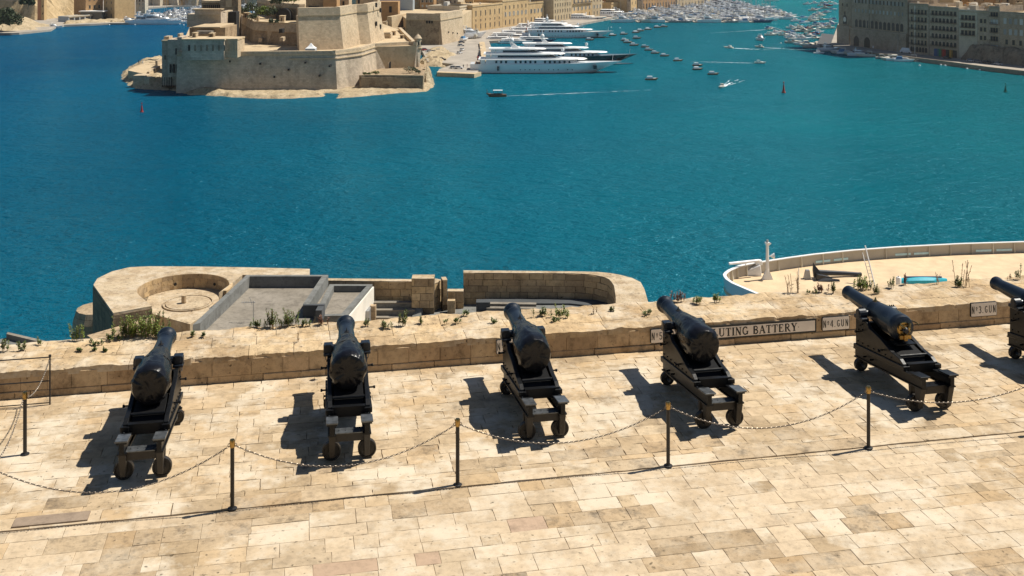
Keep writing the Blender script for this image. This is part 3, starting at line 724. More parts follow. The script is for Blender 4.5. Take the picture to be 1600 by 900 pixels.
# ================================================================== POSTS AND CHAINS
dirp=(POSTS[3]-POSTS[0])/3
PP=[POSTS[0]-dirp]+POSTS+[POSTS[3]+dirp]; cor=at(39,710,T)
def make_post():
    t=thing('chain_post','','post')
    MB().cyl((0,0,.0),(0,0,1.10),.036,14).build('shaft',BI,t,smooth=True)
    m_=MB(); m_.lathe([(0,0),(.085,0),(.085,.015),(.05,.022),(.04,.05),(0,.05)],'z',n=14); m_.build('foot',M['rail_iron'],t,smooth=True)
    m_=MB(); m_.lathe([(0,1.10),(.044,1.10),(.048,1.11),(.048,1.22),(.040,1.24),(0,1.245)],'z',n=14); m_.build('brass_cap',M['brass'],t,smooth=True)
    MB().tube([(.05+.028*cos(a)*1,0,1.14+.028*sin(a)) for a in [2*pi*k/10 for k in range(11)]],.007,5,False).build('hook_ring',M['chain_steel'],t)
    MB().tube([(-.05+.028*cos(a)*1,0,1.14+.028*sin(a)) for a in [2*pi*k/10 for k in range(11)]],.007,5,False).build('hook_ring',M['chain_steel'],t)
    return t
post=make_post(); plab=['brass-capped iron post just outside the left edge of the frame','brass-capped iron post between the leftmost two cannons','brass-capped iron post between second and middle cannon','brass-capped iron post left of the cannon at the battery sign','brass-capped iron post before the uncovered cannon','brass-capped iron post beyond the right edge']
for i,p in enumerate(PP):
    if i==1: o=post; o.location=p; o.rotation_euler=(0,0,ANG); o['label']=plab[i]; o['group']='chain posts along the kerb'
    else: copy_tree(post,None,p,ANG,plab[i],'chain posts along the kerb')
copy_tree(post,None,cor,ANG,'short brass-capped post at far left beside the thin rail frame','chain posts along the kerb')
def linkmesh():
    m_=MB(); P=[]
    a_,b_=.026,.013
    for k in range(10):
        a=2*pi*k/10; P.append(((a_)*cos(a)+math.copysign(.006,cos(a)),b_*sin(a)))
    rings=[]
    for k in range(10):
        x,y=P[k]; l=sqrt(x*x+y*y); nx,ny=x/l,y/l
        rings.append([(x+nx*.006*cos(t),y+ny*.006*cos(t),.006*sin(t)) for t in (0,pi/2,pi,3*pi/2)])
    rings.append(rings[0]); m_.loft(rings,True,False); return m_
LK=linkmesh()
def chain(a,b,sag,label):
    a=Vector(a); b=Vector(b); L=(b-a).length
    def P(s): q=a.lerp(b,s); q.z-=sag*4*s*(1-s); return q
    pts=[P(i/400) for i in range(401)]; cum=[0]
    for i in range(400): cum.append(cum[-1]+(pts[i+1]-pts[i]).length)
    step=.049; n=int(cum[-1]/step); m_=MB(); j=0
    for k in range(n):
        s=(k+.5)*cum[-1]/n
        while cum[j+1]<s: j+=1
        q=pts[j]; d=(pts[min(j+2,400)]-pts[max(j-1,0)]).normalized()
        up=Vector((0,0,1)); sd=d.cross(up).normalized(); nn=sd.cross(d).normalized()
        if k%2: sd,nn=nn,-sd
        wv=noise.noise(Vector((k*.9,1,1)))*.3; sd2=(sd*cos(wv)+nn*sin(wv)); nn2=(nn*cos(wv)-sd*sin(wv))
        m_.add([q+d*x+sd2*y+nn2*z for x,y,z in LK.v],LK.f)
    o=m_.mesh('chain',M['chain_steel'],True,(a.x,a.y,a.z),0,False)
    c=inst('chain',o,None,a); tag(c,label,'chain','chains hanging between posts')
hk=lambda p,s: p+UX*(s*.06)+Vector((0,0,1.12))
cl=['rusty steel chain sagging below the leftmost cannon','steel chain sagging in front of the second cannon from the left','steel chain sagging in front of the middle cannon','steel chain sagging in front of the cannon beside the battery sign','steel chain sagging in front of the uncovered cannon']
sags=[.62,.55,.50,.55,.36]
for i in range(5): chain(hk(PP[i],1),hk(PP[i+1],-1),sags[i],cl[i])
chain(cor+Vector((-.02,-.03,1.12)),hk(PP[0],0),.34,'loose steel chain running from the far left post out of the frame')
# thin rail frame at the far left
rp=at(78,632,T); rf=thing('rail_frame','thin black iron rail frame with chain at the far left edge','railing',rp,ANG)
hR=(632-558)*rp.y/F
MB().cyl((0,0,0),(0,0,hR+.03),.017,8).build('post',M['rail_iron'],rf)
for z in (hR,hR*.5,.04): MB().cyl((-.0,0,z),(-2.4,0,z),.014 if z>.1 else .012,8).build('rail',M['rail_iron'],rf)
MB().cyl((-2.4,0,0),(-2.4,0,hR),.017,8).build('post',M['rail_iron'],rf)
MB().lathe([(0,hR),(.03,hR+.005),(.03,hR+.05),(0,hR+.06)],'z',n=8).build('finial',M['rail_iron'],rf)
chain(rp+Vector((-.01,0,hR-.05)),cor+Vector((.05,.03,1.12)),.16,'short pale chain from the rail frame to the far left post')
chain(rp+Vector((-1.4,-.6,.86)),rp+Vector((-.8,-.9,.02))+Vector((-1.2,-1.2,0)),-.15,'dark loop of chain lying at the far left edge behind the post')

# ================================================================== WEEDS ON THE PARAPET
def weed(px,py,z,hh,wd,n,kind,label,D=None,cat='weed',name='weed'):
    p=at(px,py,z); m_=MB(); rr=random.Random(int(px*7+py))
    st=MB()
    for i in range(n):
        bx,by=rr.gauss(0,wd*.35),rr.gauss(0,wd*.18); h=hh*rr.uniform(.45,1.0)
        lx,ly=rr.uniform(-.25,.25)*h,rr.uniform(-.2,.2)*h
        st.tube([(bx,by,-.03),(bx+lx*.4,by+ly*.4,h*.5),(bx+lx,by+ly,h)],.004+.004*hh,4)
        nl=int(16+h*60) if kind!='dry' else int(4+h*8)
        for k in range(nl):
            f=rr.uniform(.12,1); cx,cy,cz=bx+lx*f,by+ly*f,h*f; a=rr.uniform(0,2*pi); l=rr.uniform(.045,.095)*(1.15-.5*f); w2=l*.20; e=rr.uniform(.2,1.1)
            d=Vector((cos(a)*cos(e),sin(a)*cos(e),sin(e))); s_=Vector((-sin(a),cos(a),0))*w2; c=Vector((cx,cy,cz))
            m_.add([c,c+d*l*.5+s_,c+d*l,c+d*l*.5-s_],[(0,1,2,3)])
    t=thing(name,label,cat,(p.x,p.y,z),0,'weeds growing on the parapet')
    st.build('stems',M['stem_dry'] if kind!='red' else M['stem_red'],t,uv=False)
    lm={'green':'leaf','bright':'leaf_bright','dry':'stem_dry','red':'stem_red','dark':'leaf'}[kind]
    m_.build('leaves',M[lm],t,uv=False)
ZT=T+PH
W=[(118,533,.42,.22,8,'bright','tuft of upright green weeds at the left end, before open water'),
(32,548,.30,.14,5,'green','small weed beside the grey roof at far left'),(60,540,.22,.06,3,'green','single thin weed stalk at far left of the parapet'),(5,548,.3,.15,5,'green','weed at the extreme left edge of the parapet'),
(148,541,.20,.16,6,'green','low weed between the two left green tufts'),(170,533,.26,.16,6,'dark','low dark weed left of the big green bush'),
(250,528,.2,.2,6,'dark','low weed under the muzzle of the leftmost cannon'),
(400,512,.22,.18,8,'dark','low green weed left of the wide upright weed row'),(424,511,.45,.30,15,'dark','upright weeds left half of the row before the grey roof'),(455,509,.42,.34,18,'dark','upright weeds right half of the row before the grey roof'),(478,510,.25,.2,7,'dark','short weeds at the end of the row before the grey roof'),
(465,536,.38,.03,2,'dry','lone dry stalk standing left of the second cannon'),(502,508,.28,.2,7,'red','reddish dry weed beside the second cannon muzzle'),
(573,510,.20,.12,5,'dark','small weed below the white side wall'),(604,514,.22,.2,8,'green','left one of two green weeds below the steps'),(630,509,.42,.2,9,'green','taller green weed with red tip below the steps'),(659,506,.2,.1,4,'dark','tiny weed right of the steps'),(712,505,.12,.3,8,'green','flat yellowish weed before the wall gap'),(725,494,.15,.15,5,'dark','tiny dark weed before the wall gap'),
(848,494,.22,.3,10,'dark','low dark weeds right of the middle cannon muzzle'),(876,497,.36,.22,11,'bright','bright green weed right of the middle cannon muzzle'),(866,503,.12,.2,6,'green','flat weed at the foot of the bright green weed'),(926,492,.22,.1,4,'dry','thin dry weed on the middle of the parapet'),(955,488,.15,.1,5,'dark','tiny weed near the curved wall end'),(1008,490,.10,.25,6,'green','flat yellow weed near the fourth cannon muzzle'),
(772,506,.14,.12,5,'dark','small dark weed left of the middle cannon muzzle'),
(1091,475,.22,.18,8,'bright','left of two small green tufts beside the ship bow'),(1120,472,.22,.16,8,'bright','right of two small green tufts beside the ship bow'),(1058,472,.34,.22,9,'red','reddish weed behind the fourth cannon muzzle'),
(1232,457,.55,.14,5,'dry','tall dry grass stalks left of the anchor'),(1250,457,.62,.14,5,'dry','tall dry grass stalks just right of the first dry ones'),(1268,460,.14,.16,4,'dark','small low weed before the anchor'),(1284,456,.24,.26,9,'red','reddish low weed before the anchor'),(1302,458,.36,.08,5,'dark','pair of upright stalks right of the anchor'),
(1345,452,.42,.34,26,'bright','big bright green weed at the end of the anchor'),(1369,460,.30,.12,6,'dark','small weed below the ship ladder'),(1395,450,.35,.16,5,'dark','weed beside the white drum on the ship deck'),(1411,445,.42,.14,4,'red','bent dry weed beside the cyan boat'),(1465,444,.4,.12,4,'dry','thin dry stalks before the cyan boat'),
(1499,449,.34,.2,10,'dark','green weed at the right end of the cyan boat'),(1503,447,.75,.28,7,'dry','tall dry stalks at the right end of the cyan boat'),(1578,438,.22,.14,4,'dry','low dry weed at the right of the parapet'),(1590,436,.45,.10,4,'dark','upright weed behind the rightmost cannon muzzle')]
for a in W: weed(a[0],a[1],ZT,a[2],a[3],a[4],a[5],a[6])
for k,(x,y) in enumerate([(210,525),(228,528),(197,528)]): weed(x,y,ZT,.55,.42,24,'bright',['bright green bushy weed, middle of the big clump','bright green bushy weed, right of the big clump','bright green bushy weed, left of the big clump'][k])
weed(240,522,ZT,.6,.35,20,'dark','dark olive weed behind the leftmost cannon muzzle')
for x,y in ((126,550),(148,550),(165,551),(300,527),(317,527),(520,548),(186,532)): weed(x,y,ZT,.13,.06,4,'dark',{126:'leftmost tiny sprout on the parapet joint line',148:'second tiny sprout on the parapet joint line',165:'third tiny sprout on the parapet joint line',300:'tiny sprout just right of the leftmost muzzle',317:'tiny sprout second right of the leftmost muzzle',520:'tiny sprout left of the second cannon barrel',186:'tiny sprout at the foot of the big clump'}[x])

# ================================================================== LOWER BATTERY
zb=33.0
struct('lower_ground',MB().prism([(-22,34),(9,34),(9.6,84),(-12,86),(-28,84),(-28.5,80)],-2,30.6),M['battery_top'])
def pl(pts,z): return [(lambda p:(p.x,p.y))(at(x,y,z)) for x,y in pts]
lb=thing('round_gun_emplacement','limestone gun emplacement with sunken round pit and flat top at the water edge','emplacement',at(287,448,zb))
pc=at(287,448,zb); pr=3.55
outer=pl([(237,478),(177,489),(146,445),(152,435),(175,424),(202,417.5),(232,416),(300,416.3),(382,417.5),(484,420),(484,429.5),(379,429.5)],zb)
# top with a round hole open to the front: strip between outer boundary and the pit arc
arcp=[(pc.x+pr*cos(radians(a)),pc.y+pr*sin(radians(a))) for a in range(-25,226,12)]
arcp=arcp[::-1]     # from lower left over the back to lower right
m_=MB()
poly=[outer[0],outer[1],outer[2],outer[3],outer[4],outer[5],outer[6],outer[7],outer[8],outer[9],outer[10],outer[11]]+[(p[0],p[1]) for p in arcp[::-1]]
def extrude_poly(poly,z0,z1,inner=None):
    m_=MB(); n=len(poly); m_.v=[(x,y,z1) for x,y in poly]+[(x,y,z0) for x,y in poly]
    from mathutils.geometry import tessellate_polygon
    tri=tessellate_polygon([[Vector((x,y,0)) for x,y in poly]])
    for t_ in tri: m_.f.append(tuple(t_)); m_.m.append(0)
    for i in range(n): j=(i+1)%n; m_.f.append((i,j,n+j,n+i)); m_.m.append(0)
    return m_
extrude_poly(poly,12,zb).build('mass',M['battery_top'],lb,world=True)
for i in range(0,7):
    a=Vector(outer[i]); b=Vector(outer[i+1]); d=(b-a).normalized(); n=Vector((-d.y,d.x)); mid=(a+b)/2; n=n if (mid+n-Vector((pc.x,pc.y))).length>(mid-n-Vector((pc.x,pc.y))).length else -n
    MB().hexa([(q.x,q.y,z) for z in (12,zb-.18) for q in (a-n*.1-d*.02,b-n*.1+d*.02,b+n*.05+d*.02,a+n*.05-d*.02)]).build('shade_toned_facing',M['battery_shade_tone'],lb,world=True)  # wall panels over the emplacement sides, their dark tone painting in the shade
# pit floor
zf=31.8
fl=pl([(237,478),(480/4+120,489),(700/4+120,506)],zb)
m_=MB(); floor_pts=[(pc.x-3.6,pc.y+3.3),(pc.x+3.9,pc.y+3.3)]+[(lambda q:(q.x,q.y))(at(x,y,zf)) for x,y in ((352,470),(297,506.5),(240,491),(225,478))]
m_.prism(floor_pts[::-1],12,zf); m_.build('pit_floor',M['battery_top'],lb,world=True)
m_=MB(); c2=at(294,472.5,zf+.12); m_.lathe([(0,-.3),(1.95,-.3),(1.95,.0),(1.84,.0),(1.84,-.1),(1.7,-.1),(1.7,.0),(0,.0)],'z',c2,40); m_.build('round_platform',M['battery_top'],lb,world=True)
m_=MB(); c3=at(287.3,473.5,zf+.12); m_.lathe([(0,-.1),(.2,-.1),(.19,.58),(.15,.62),(0,.62)],'z',c3,12); m_.build('pivot_post',M['battery_wall'],lb,world=True)
# curved block lining of the pit (individual blocks)
for r in range(3):
    a=-20+R.uniform(0,5)
    while a<205:
        da=R.uniform(11,20); z0=zf+.02+r*.40; z1=min(z0+.39,zb-.02); m_=MB(); P0=[];P1=[]
        for k in range(3):
            aa=radians(a+.3+(da-.6)*k/2); P0.append((pc.x+(pr-.05+R.uniform(0,.03))*cos(aa),pc.y+(pr-.05)*sin(aa))); P1.append((pc.x+(pr+.25)*cos(aa),pc.y+(pr+.25)*sin(aa)))
        m_.prism(P0+P1[::-1],z0,z1); m_.build('block',M['battery_stone'],lb,world=True,uv=False); a+=da
for a in (62,118): 
    aa=radians(a); q=Vector((pc.x+(pr-.08)*cos(aa),pc.y+(pr-.08)*sin(aa),zb-.75)); MB().cyl(q,q-Vector((cos(aa)*.03,sin(aa)*.03,0)),.13,10).build('ring_socket',M['dark_hole'],lb,world=True)
# outer lower wall with sloping coping in front of it
m_=MB(); q=[at(136,524,32.8),at(240,494,32.8),at(242,500,32.8),at(150,533,32.8)]
m_.hexa([(p.x,p.y,10) for p in q]+[(p.x,p.y,32.8) for p in q]); m_.build('outer_wall',M['battery_wall'],lb,world=True)
m_=MB(); q=at(140,498,26); m_.lathe([(0,-26),(2.6,-26),(2.2,0),(1.9,1),(0,1.4)],'z',(q.x+.8,q.y,q.z),14); m_.build('foot_rock',M['battery_wall'],lb,world=True)
# grey flat-roofed building with upstand
def roof_box(name,label,corners,ztop,zfloor,wt,wm,fm,zbase=20,gap=None):
    P=[at(x,y,ztop) for x,y in corners]    # back-left, back-right, front-right, front-left
    cx=sum(p.x for p in P)/4; cy=sum(p.y for p in P)/4
    t=thing(name,label,'building',(cx,cy,zbase))
    bl,br_,fr,fl_=P
    def inn(p):
        o_=Vector((p.x,p.y)); return o_
    ex=(br_-bl).normalized(); ey=(bl-fl_).normalized(); ex.z=0; ey.z=0
    ib=[bl+ex*wt-ey*wt, br_-ex*wt-ey*wt, fr-ex*wt+ey*wt, fl_+ex*wt+ey*wt]
    for (a,b,c,d,nm) in ((bl,br_,ib[1],ib[0],'back'),(br_,fr,ib[2],ib[1],'r'),(fr,fl_,ib[3],ib[2],'f'),(fl_,bl,ib[0],ib[3],'l')):
        if gap and nm in gap: continue
        m_=MB(); m_.hexa([(p.x,p.y,zfloor-.05) for p in (a,b,c,d)]+[(p.x,p.y,ztop) for p in (a,b,c,d)]); m_.build('upstand',wm,t,world=True)
    m_=MB(); m_.hexa([(p.x,p.y,zfloor-.3) for p in (bl,br_,fr,fl_)]+[(p.x,p.y,zfloor) for p in (bl,br_,fr,fl_)]); m_.build('roof',fm,t,world=True)
    q=[p*1 for p in (bl,br_,fr,fl_)]; m_=MB(); s=.02
    m_.hexa([(cx+(p.x-cx)*.995,cy+(p.y-cy)*.995,zbase) for p in q]+[(cx+(p.x-cx)*.995,cy+(p.y-cy)*.995,zfloor-.3) for p in q]); m_.build('wall',M['concrete_grey'],t,world=True)
    return t,P
r1,P1=roof_box('grey_roof_building','large grey flat roof with raised edges beside the round gun pit','',0,0,0,0,0) if False else roof_box('flat_roof_building','large grey flat roof with raised edges beside the round gun pit',[(385,429.5),(513,429.5),(484,494),(301,507.5)],34.0,33.1,.38,M['concrete_grey'],M['roof_grey'],gap=('f','r'))
# stub wall and right-hand upstand on that roof
a_=at(513,429.5,34.0); b_2=at(483,475,34.0); MB().hexa([(p.x,p.y,z) for z in (33.05,34.0) for p in (Vector((b_2.x-.45,b_2.y)),Vector((b_2.x,b_2.y)),Vector((a_.x,a_.y-.001)),Vector((a_.x-.45,a_.y-.4)))]).build('upstand',M['concrete_grey'],r1,world=True)
m_=MB(); a=at(475,474,34.0); b=at(508,474,34.0); m_.box(a.x,b.x,a.y-.4,a.y-.05,33.1,33.99); m_.box(b.x-.45,b.x,a.y-1.4,a.y-.402,33.1,33.95); m_.build('stub_wall',M['concrete_dark'],r1,world=True)
an=at(396,503,33.1); an=thing('tv_antenna','thin metal television antenna standing on the large grey roof','antenna',(an.x,an.y,33.1))
MB().cyl((0,0,0),(0,0,1.5),.025,6).build('mast',M['grey_metal'],an)
m_=MB(); m_.cyl((-.9,.2,1.35),(.15,-.05,1.42),.018,5)
for k in range(6): x=-.85+k*.17; m_.cyl((x,.0,1.36-.06*0),(x,.35,1.38),.012,4)
m_.cyl((-.3,.1,1.75),(-.1,.05,1.2),.015,5); m_.build('dipoles',M['grey_metal'],an)
r2,P2=roof_box('small_roof_building','smaller grey roof with white peeling side wall beside the steps',[(515,444),(582,444),(541,493),(490,494)],33.2,32.7,.42,M['concrete_grey'],M['roof_grey'])
br_,fr=P2[1],P2[2]; m_=MB(); m_.hexa([(br_.x+.01,br_.y,20),(br_.x+.12,br_.y,20),(fr.x+.12,fr.y,20),(fr.x+.01,fr.y,20),(br_.x+.01,br_.y,33.0),(br_.x+.12,br_.y,33.0),(fr.x+.12,fr.y,33.0),(fr.x+.01,fr.y,33.0)]); m_.build('side_wall',M['white_wall'],r2,world=True)
q=br_.lerp(fr,.28); MB().box(q.x+.03,q.x+.35,q.y-.5,q.y+.5,30.4,31.9).build('doorway',M['grey_metal'],r2,world=True)
MB().box(br_.x+.0,br_.x+.42,br_.y-1.4,br_.y-.9,29,31.9).build('pilaster',M['battery_wall'],r2,world=True)
# grey roof corner at far left
t=thing('roof_corner','grey roof edge rising above the parapet at the far left','roof',at(20,560,38))
m_=MB(); q=[at(-60,560,38),at(90,560,38),at(92,546,38),at(12,527,38),at(-60,545,38)]; m_.prism([(p.x,p.y) for p in q],30,38); m_.build('roof',M['concrete_grey'],t,world=True)
m_=MB(); a,b=at(12,527,38),at(92,546,38); a2,b2=at(10,530,38),at(88,549,38); m_.hexa([(p.x,p.y,37.9) for p in (a2,b2,b,a)]+[(p.x,p.y,38.3) for p in (a2,b2,b,a)]); m_.build('ridge',M['roof_grey'],t,world=True)
# block walls: pieces laid along a polyline at constant height
def block_wall(t,path,thick,z0,z1,bh,bl,mat,pname='block',core=M['battery_wall'],side=1,topmat=M['battery_top'],coping=.06,jag=0):
    """path: plan polyline of the visible face; blocks on it, core mass behind"""
    P=[Vector((p[0],p[1])) for p in path]; cum=[0]
    for i in range(len(P)-1): cum.append(cum[-1]+(P[i+1]-P[i]).length)
    def pt(s,off=0):
        s=max(0,min(cum[-1]-1e-6,s)); i=0
        while cum[i+1]<s and i<len(P)-2: i+=1
        d=(P[i+1]-P[i]).normalized(); q=P[i]+d*(s-cum[i]); n=Vector((-d.y,d.x))*side
        return q+n*off
    nrow=max(1,round((z1-z0-coping)/bh)); hh=(z1-coping-z0)/nrow
    for r in range(nrow):
        s=-R.uniform(0,bl)
        while s<cum[-1]:
            l=R.uniform(.6,1.35)*bl; s0,s1=max(0,s),min(cum[-1],s+l)
            if s1-s0>.12:
                g=.018; pr_=R.uniform(0,.06); a,b=pt(s0+g,-pr_),pt(s1-g,-pr_); c,d=pt(s1-g,.3),pt(s0+g,.3)
                za,zb2=z0+r*hh+.014,z0+(r+1)*hh-.014
                MB().hexa([(p.x,p.y,za) for p in (a,b,c,d)]+[(p.x,p.y,zb2) for p in (a,b,c,d)]).build(pname,mat,t,world=True,uv=False)
            s+=l
    n=max(2,int(cum[-1]/.8)); A=[pt(cum[-1]*i/n,.04) for i in range(n+1)]; B=[pt(cum[-1]*i/n,thick) for i in range(n+1)]
    MB().prism([(p.x,p.y) for p in A]+[(p.x,p.y) for p in B[::-1]],z0-14,z1-coping-.01).build('core',M['mortar_dark'],t,world=True)
    A=[pt(cum[-1]*i/n,-.02+R.uniform(-.02,.02)) for i in range(n+1)]; B=[pt(cum[-1]*i/n,thick+.02) for i in range(n+1)]
    MB().prism([(p.x,p.y) for p in A]+[(p.x,p.y) for p in B[::-1]],z1-coping,z1).build('coping',topmat,t,world=True)
zw=33.5; zfl=31.4
def pw(x,y,z): p=at(x,y,z); return (p.x,p.y)
w1=thing('long_block_wall','long pale coursed stone wall behind the grey steps, left of the wall gap','wall',at(600,438,zw))
block_wall(w1,[pw(505,438,33.2),pw(644,439.5,33.2)],.55,zfl,33.2,.52,1.15,M['battery_stone'])
w1b=thing('wall_pier','raised square stone pier with broken top at the end of the long wall','wall',at(660,430,33.8))
block_wall(w1b,[pw(643,434,33.8),pw(678,434,33.8)],1.0,zfl,33.75,.6,1.0,M['battery_stone'])
wj=thing('broken_wall_end','broken yellow rubble wall end right of the raised pier','wall',at(690,440,33.3))
block_wall(wj,[pw(676,444,33.1),pw(691,437,33.1)],.7,zfl-.6,33.1,.5,.6,M['battery_stone'])
block_wall(wj,[pw(691.5,437.5,33.4),pw(699,437,33.4)],.8,zfl,33.4,.6,.6,M['battery_stone'])
wl=thing('low_link_wall','low stone wall closing the gap between the two battery walls','wall',at(711,455,32.4))
block_wall(wl,[pw(699,455,32.3),pw(724,455,32.3)],.6,zfl-.9,32.3,.75,.9,M['battery_stone'])
MB().box(*(lambda p:(p.x-.25,p.x+.35,p.y,p.y+.5,zfl-.6,zfl+.5))(at(704,480,zfl))).build('loose_block',M['battery_stone'],wl,world=True)
w2=thing('curved_block_wall','high curved coursed stone wall with broad rounded top, right of the wall gap','wall',at(850,425,zw))
inner=[pw(724,426,zw),pw(760,426,zw),pw(830,426.2,zw),pw(905,427,zw),pw(925,428.6,zw),pw(943,432,zw),pw(954,437,zw),pw(960,446,zw),pw(962,462,zw),pw(963,478,zw)]
block_wall(w2,inner,.5,zfl-.5,zw,.52,1.2,M['battery_stone'])
ot=pl([(724,422.5),(902,424.2),(935,425),(955,427),(971,430),(988,434.5),(1001,441),(1007,452),(1013,473),(1016,490)],zw+.0)
A=[(p[0],p[1]) for p in inner]; 
m_=extrude_poly([(x,y) for x,y in ot]+[(A[i][0]+.02,A[i][1]+.28) if i<5 else (A[i][0]+.3,A[i][1]) for i in range(len(A)-1,-1,-1)],14,zw+.012); m_.build('broad_top',M['battery_top'],w2,world=True)
# grey paved court, steps, curved bench
ct=thing('grey_court_steps','grey stepped seats descending towards the viewer inside the battery','steps',at(620,480,31))
def stp4(x0,x1,xs1,y0,n,zt,rise,run,dx):
    a=at(x0,y0,zt); b=at(x1,y0,zt)
    for k in range(n):
        z=zt-k*rise; yb=a.y-k*run
        MB().box(a.x,b.x-dx*k,yb-run,yb-.005,26,z).build('step',M['concrete_grey'],ct,world=True)
        MB().box(a.x+.02,b.x-dx*k-.05,yb-run-.04,yb-.1,z-.06,z+.012).build('tread',M['roof_grey'],ct,world=True)
stp4(570,656,0,470,5,31.75,.42,.50,.28)
a=at(656,470,31.75); MB().hexa([(a.x,a.y-3,28),(a.x+.8,a.y-.8,28),(a.x+.8,a.y,28),(a.x,a.y,28),(a.x-1.1,a.y-2.9,30.0),(a.x-.1,a.y-2.9,30.0),(a.x+.35,a.y,31.78),(a.x-.0,a.y,31.78)]).build('ramp_side',M['concrete_grey'],ct,world=True)
cp=thing('court_paving','grey concrete court between the steps and the curved wall','court',at(700,490,30.6))
MB().prism(pl([(640,520),(1010,520),(962,474),(700,470),(650,478)],30.9),20,30.9).build('slab',M['concrete_grey'],cp,world=True)
bn=thing('curved_bench','grey stepped bench following the foot of the curved wall','bench',at(850,480,31))
MB().prism(pl([(752,474),(760,466.5),(905,467),(940,469),(957,476),(945,486),(930,478),(890,474)],31.5),29,31.5).build('bench_mass',M['concrete_dark'],bn,world=True)
MB().prism(pl([(757,474),(840,475),(900,475.5),(925,480),(938,490),(757,495)],31.35),29,31.36).build('lower_floor',M['concrete_grey'],bn,world=True)
for k in range(3): MB().prism(pl([(760,471.5+k*7),(838,472.5+k*7),(838,475.5+k*7),(760,474.5+k*7)],31.72-.12*k),30,31.72-.12*k).build('bench_slat',M['roof_grey'],bn,world=True)
MB().box(*(lambda p:(p.x-.3,p.x+.8,p.y-.2,p.y+.6,30,32.0))(at(750,489,31.1))).build('bin_block',M['concrete_dark'],bn,world=True)

# ================================================================== SHIP BOW below the terrace
zr,zd=15.6,14.0
ship=thing('cruise_ship','white ship bow with curved bulwark and tan deck moored beyond the parapet','ship',at(1400,400,0).xy.to_3d())
far_=[at(x,y,zr) for x,y in ((1129.6,429),(1132.5,425.5),(1137.5,422),(1145,418.5),(1155,414.6),(1175,410.6),(1197,407.3),(1232,402),(1269,397),(1330,390.6),(1400,385.4),(1500,380.3),(1600,377.2),(1700,375.5),(1850,375),(2100,377))]
near_=[at(x,y,zr) for x,y in ((1130.5,432.5),(1134,437),(1143,443),(1158,449.5),(1178,458),(1215,473),(1270,497),(1350,535),(1450,585),(1600,660),(1850,780),(2300,980))]
rim=near_[::-1]+far_                     # from near stern round the bow to far stern
def inset_path(P,k,z):
    out=[]
    for i,p in enumerate(P):
        a=P[max(i-1,0)]; b=P[min(i+1,len(P)-1)]; d=(b-a); d.z=0; d.normalize(); n=Vector((d.y,-d.x,0))
        out.append(Vector((p.x+n.x*k,p.y+n.y*k,z)))
    return out
# which side is inwards: towards the deck (right side when walking near stern -> bow -> far stern)
rin=inset_path(rim,.45,zr); dk=inset_path(rim,.62,zd); 
cxs=sum(p.x for p in rim)/len(rim); cys=sum(p.y for p in rim)/len(rim)
def hullring(z,k): 
    fc=Vector((70,130,0)); return [Vector((p.x+(fc.x-p.x)*k*1.0,p.y+(fc.y-p.y)*k*.8,z)) for p in rim]
m_=MB(); m_.loft([hullring(-1,.22),hullring(4,.15),hullring(9,.06),hullring(13,.006),rim],False,False); m_.build('hull',M['hull_white'],ship,world=True,smooth=True)
m_=MB(); m_.loft([[Vector((p.x,p.y,zr)) for p in rim],[Vector((p.x,p.y,zr+.06)) for p in rim],[Vector((p.x,p.y,zr+.06)) for p in rin],[Vector((p.x,p.y,zr-.05)) for p in rin]],False,False); m_.build('bulwark_rail',M['white_paint'],ship,world=True)
inn=inset_path(rim,.12,zr-.02); inn2=inset_path(rim,.16,zd)
m_=MB(); m_.loft([inn,inn2],False,False); m_.build('bulwark',M['bulwark_tan'],ship,world=True)
n0=len(near_)
for i in range(n0-3,len(rim)-1):
    a,b=inset_path(rim,.14,0)[i],inset_path(rim,.14,0)[i+1]; L_=(b-a).length; k=max(1,round(L_/3.4))
    for j in range(k):
        q=a.lerp(b,(j+.5)/k); d=(b-a).normalized(); n=Vector((d.y,-d.x,0))
        MB().hexa([(p.x,p.y,zd) for p in (q-d*.04,q+d*.04,q+d*.04+n*.3,q-d*.04+n*.3)]+[(p.x,p.y,zr-.06) for p in (q-d*.05,q+d*.05,q+d*.05+n*.2,q-d*.05+n*.2)]).build('bulwark_stay',M['cream_gel'],ship,world=True)
# plates low in the far bulwark, painted pale as bright sea through freeing ports
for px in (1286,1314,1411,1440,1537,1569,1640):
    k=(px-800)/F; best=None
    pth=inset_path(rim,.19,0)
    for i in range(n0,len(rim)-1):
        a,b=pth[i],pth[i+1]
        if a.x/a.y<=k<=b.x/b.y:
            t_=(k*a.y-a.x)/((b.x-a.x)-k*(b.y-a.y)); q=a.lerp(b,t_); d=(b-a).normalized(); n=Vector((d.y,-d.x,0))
            m_=MB(); m_.hexa([(p.x,p.y,zd+.30) for p in (q-d*1.25,q+d*1.25,q+d*1.25+n*.03,q-d*1.25+n*.03)]+[(p.x,p.y,zd+.62) for p in (q-d*1.25,q+d*1.25,q+d*1.25+n*.03,q-d*1.25+n*.03)]); m_.build('freeing_port_plate',M['painted_port_sea'],ship,world=True)
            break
m_=extrude_poly([(p.x,p.y) for p in inset_path(rim,.1,0)],zd-.4,zd); m_.build('deck',M['deck_tan'],ship,world=True)
def on(px,py,z=zd): return at(px,py,z)
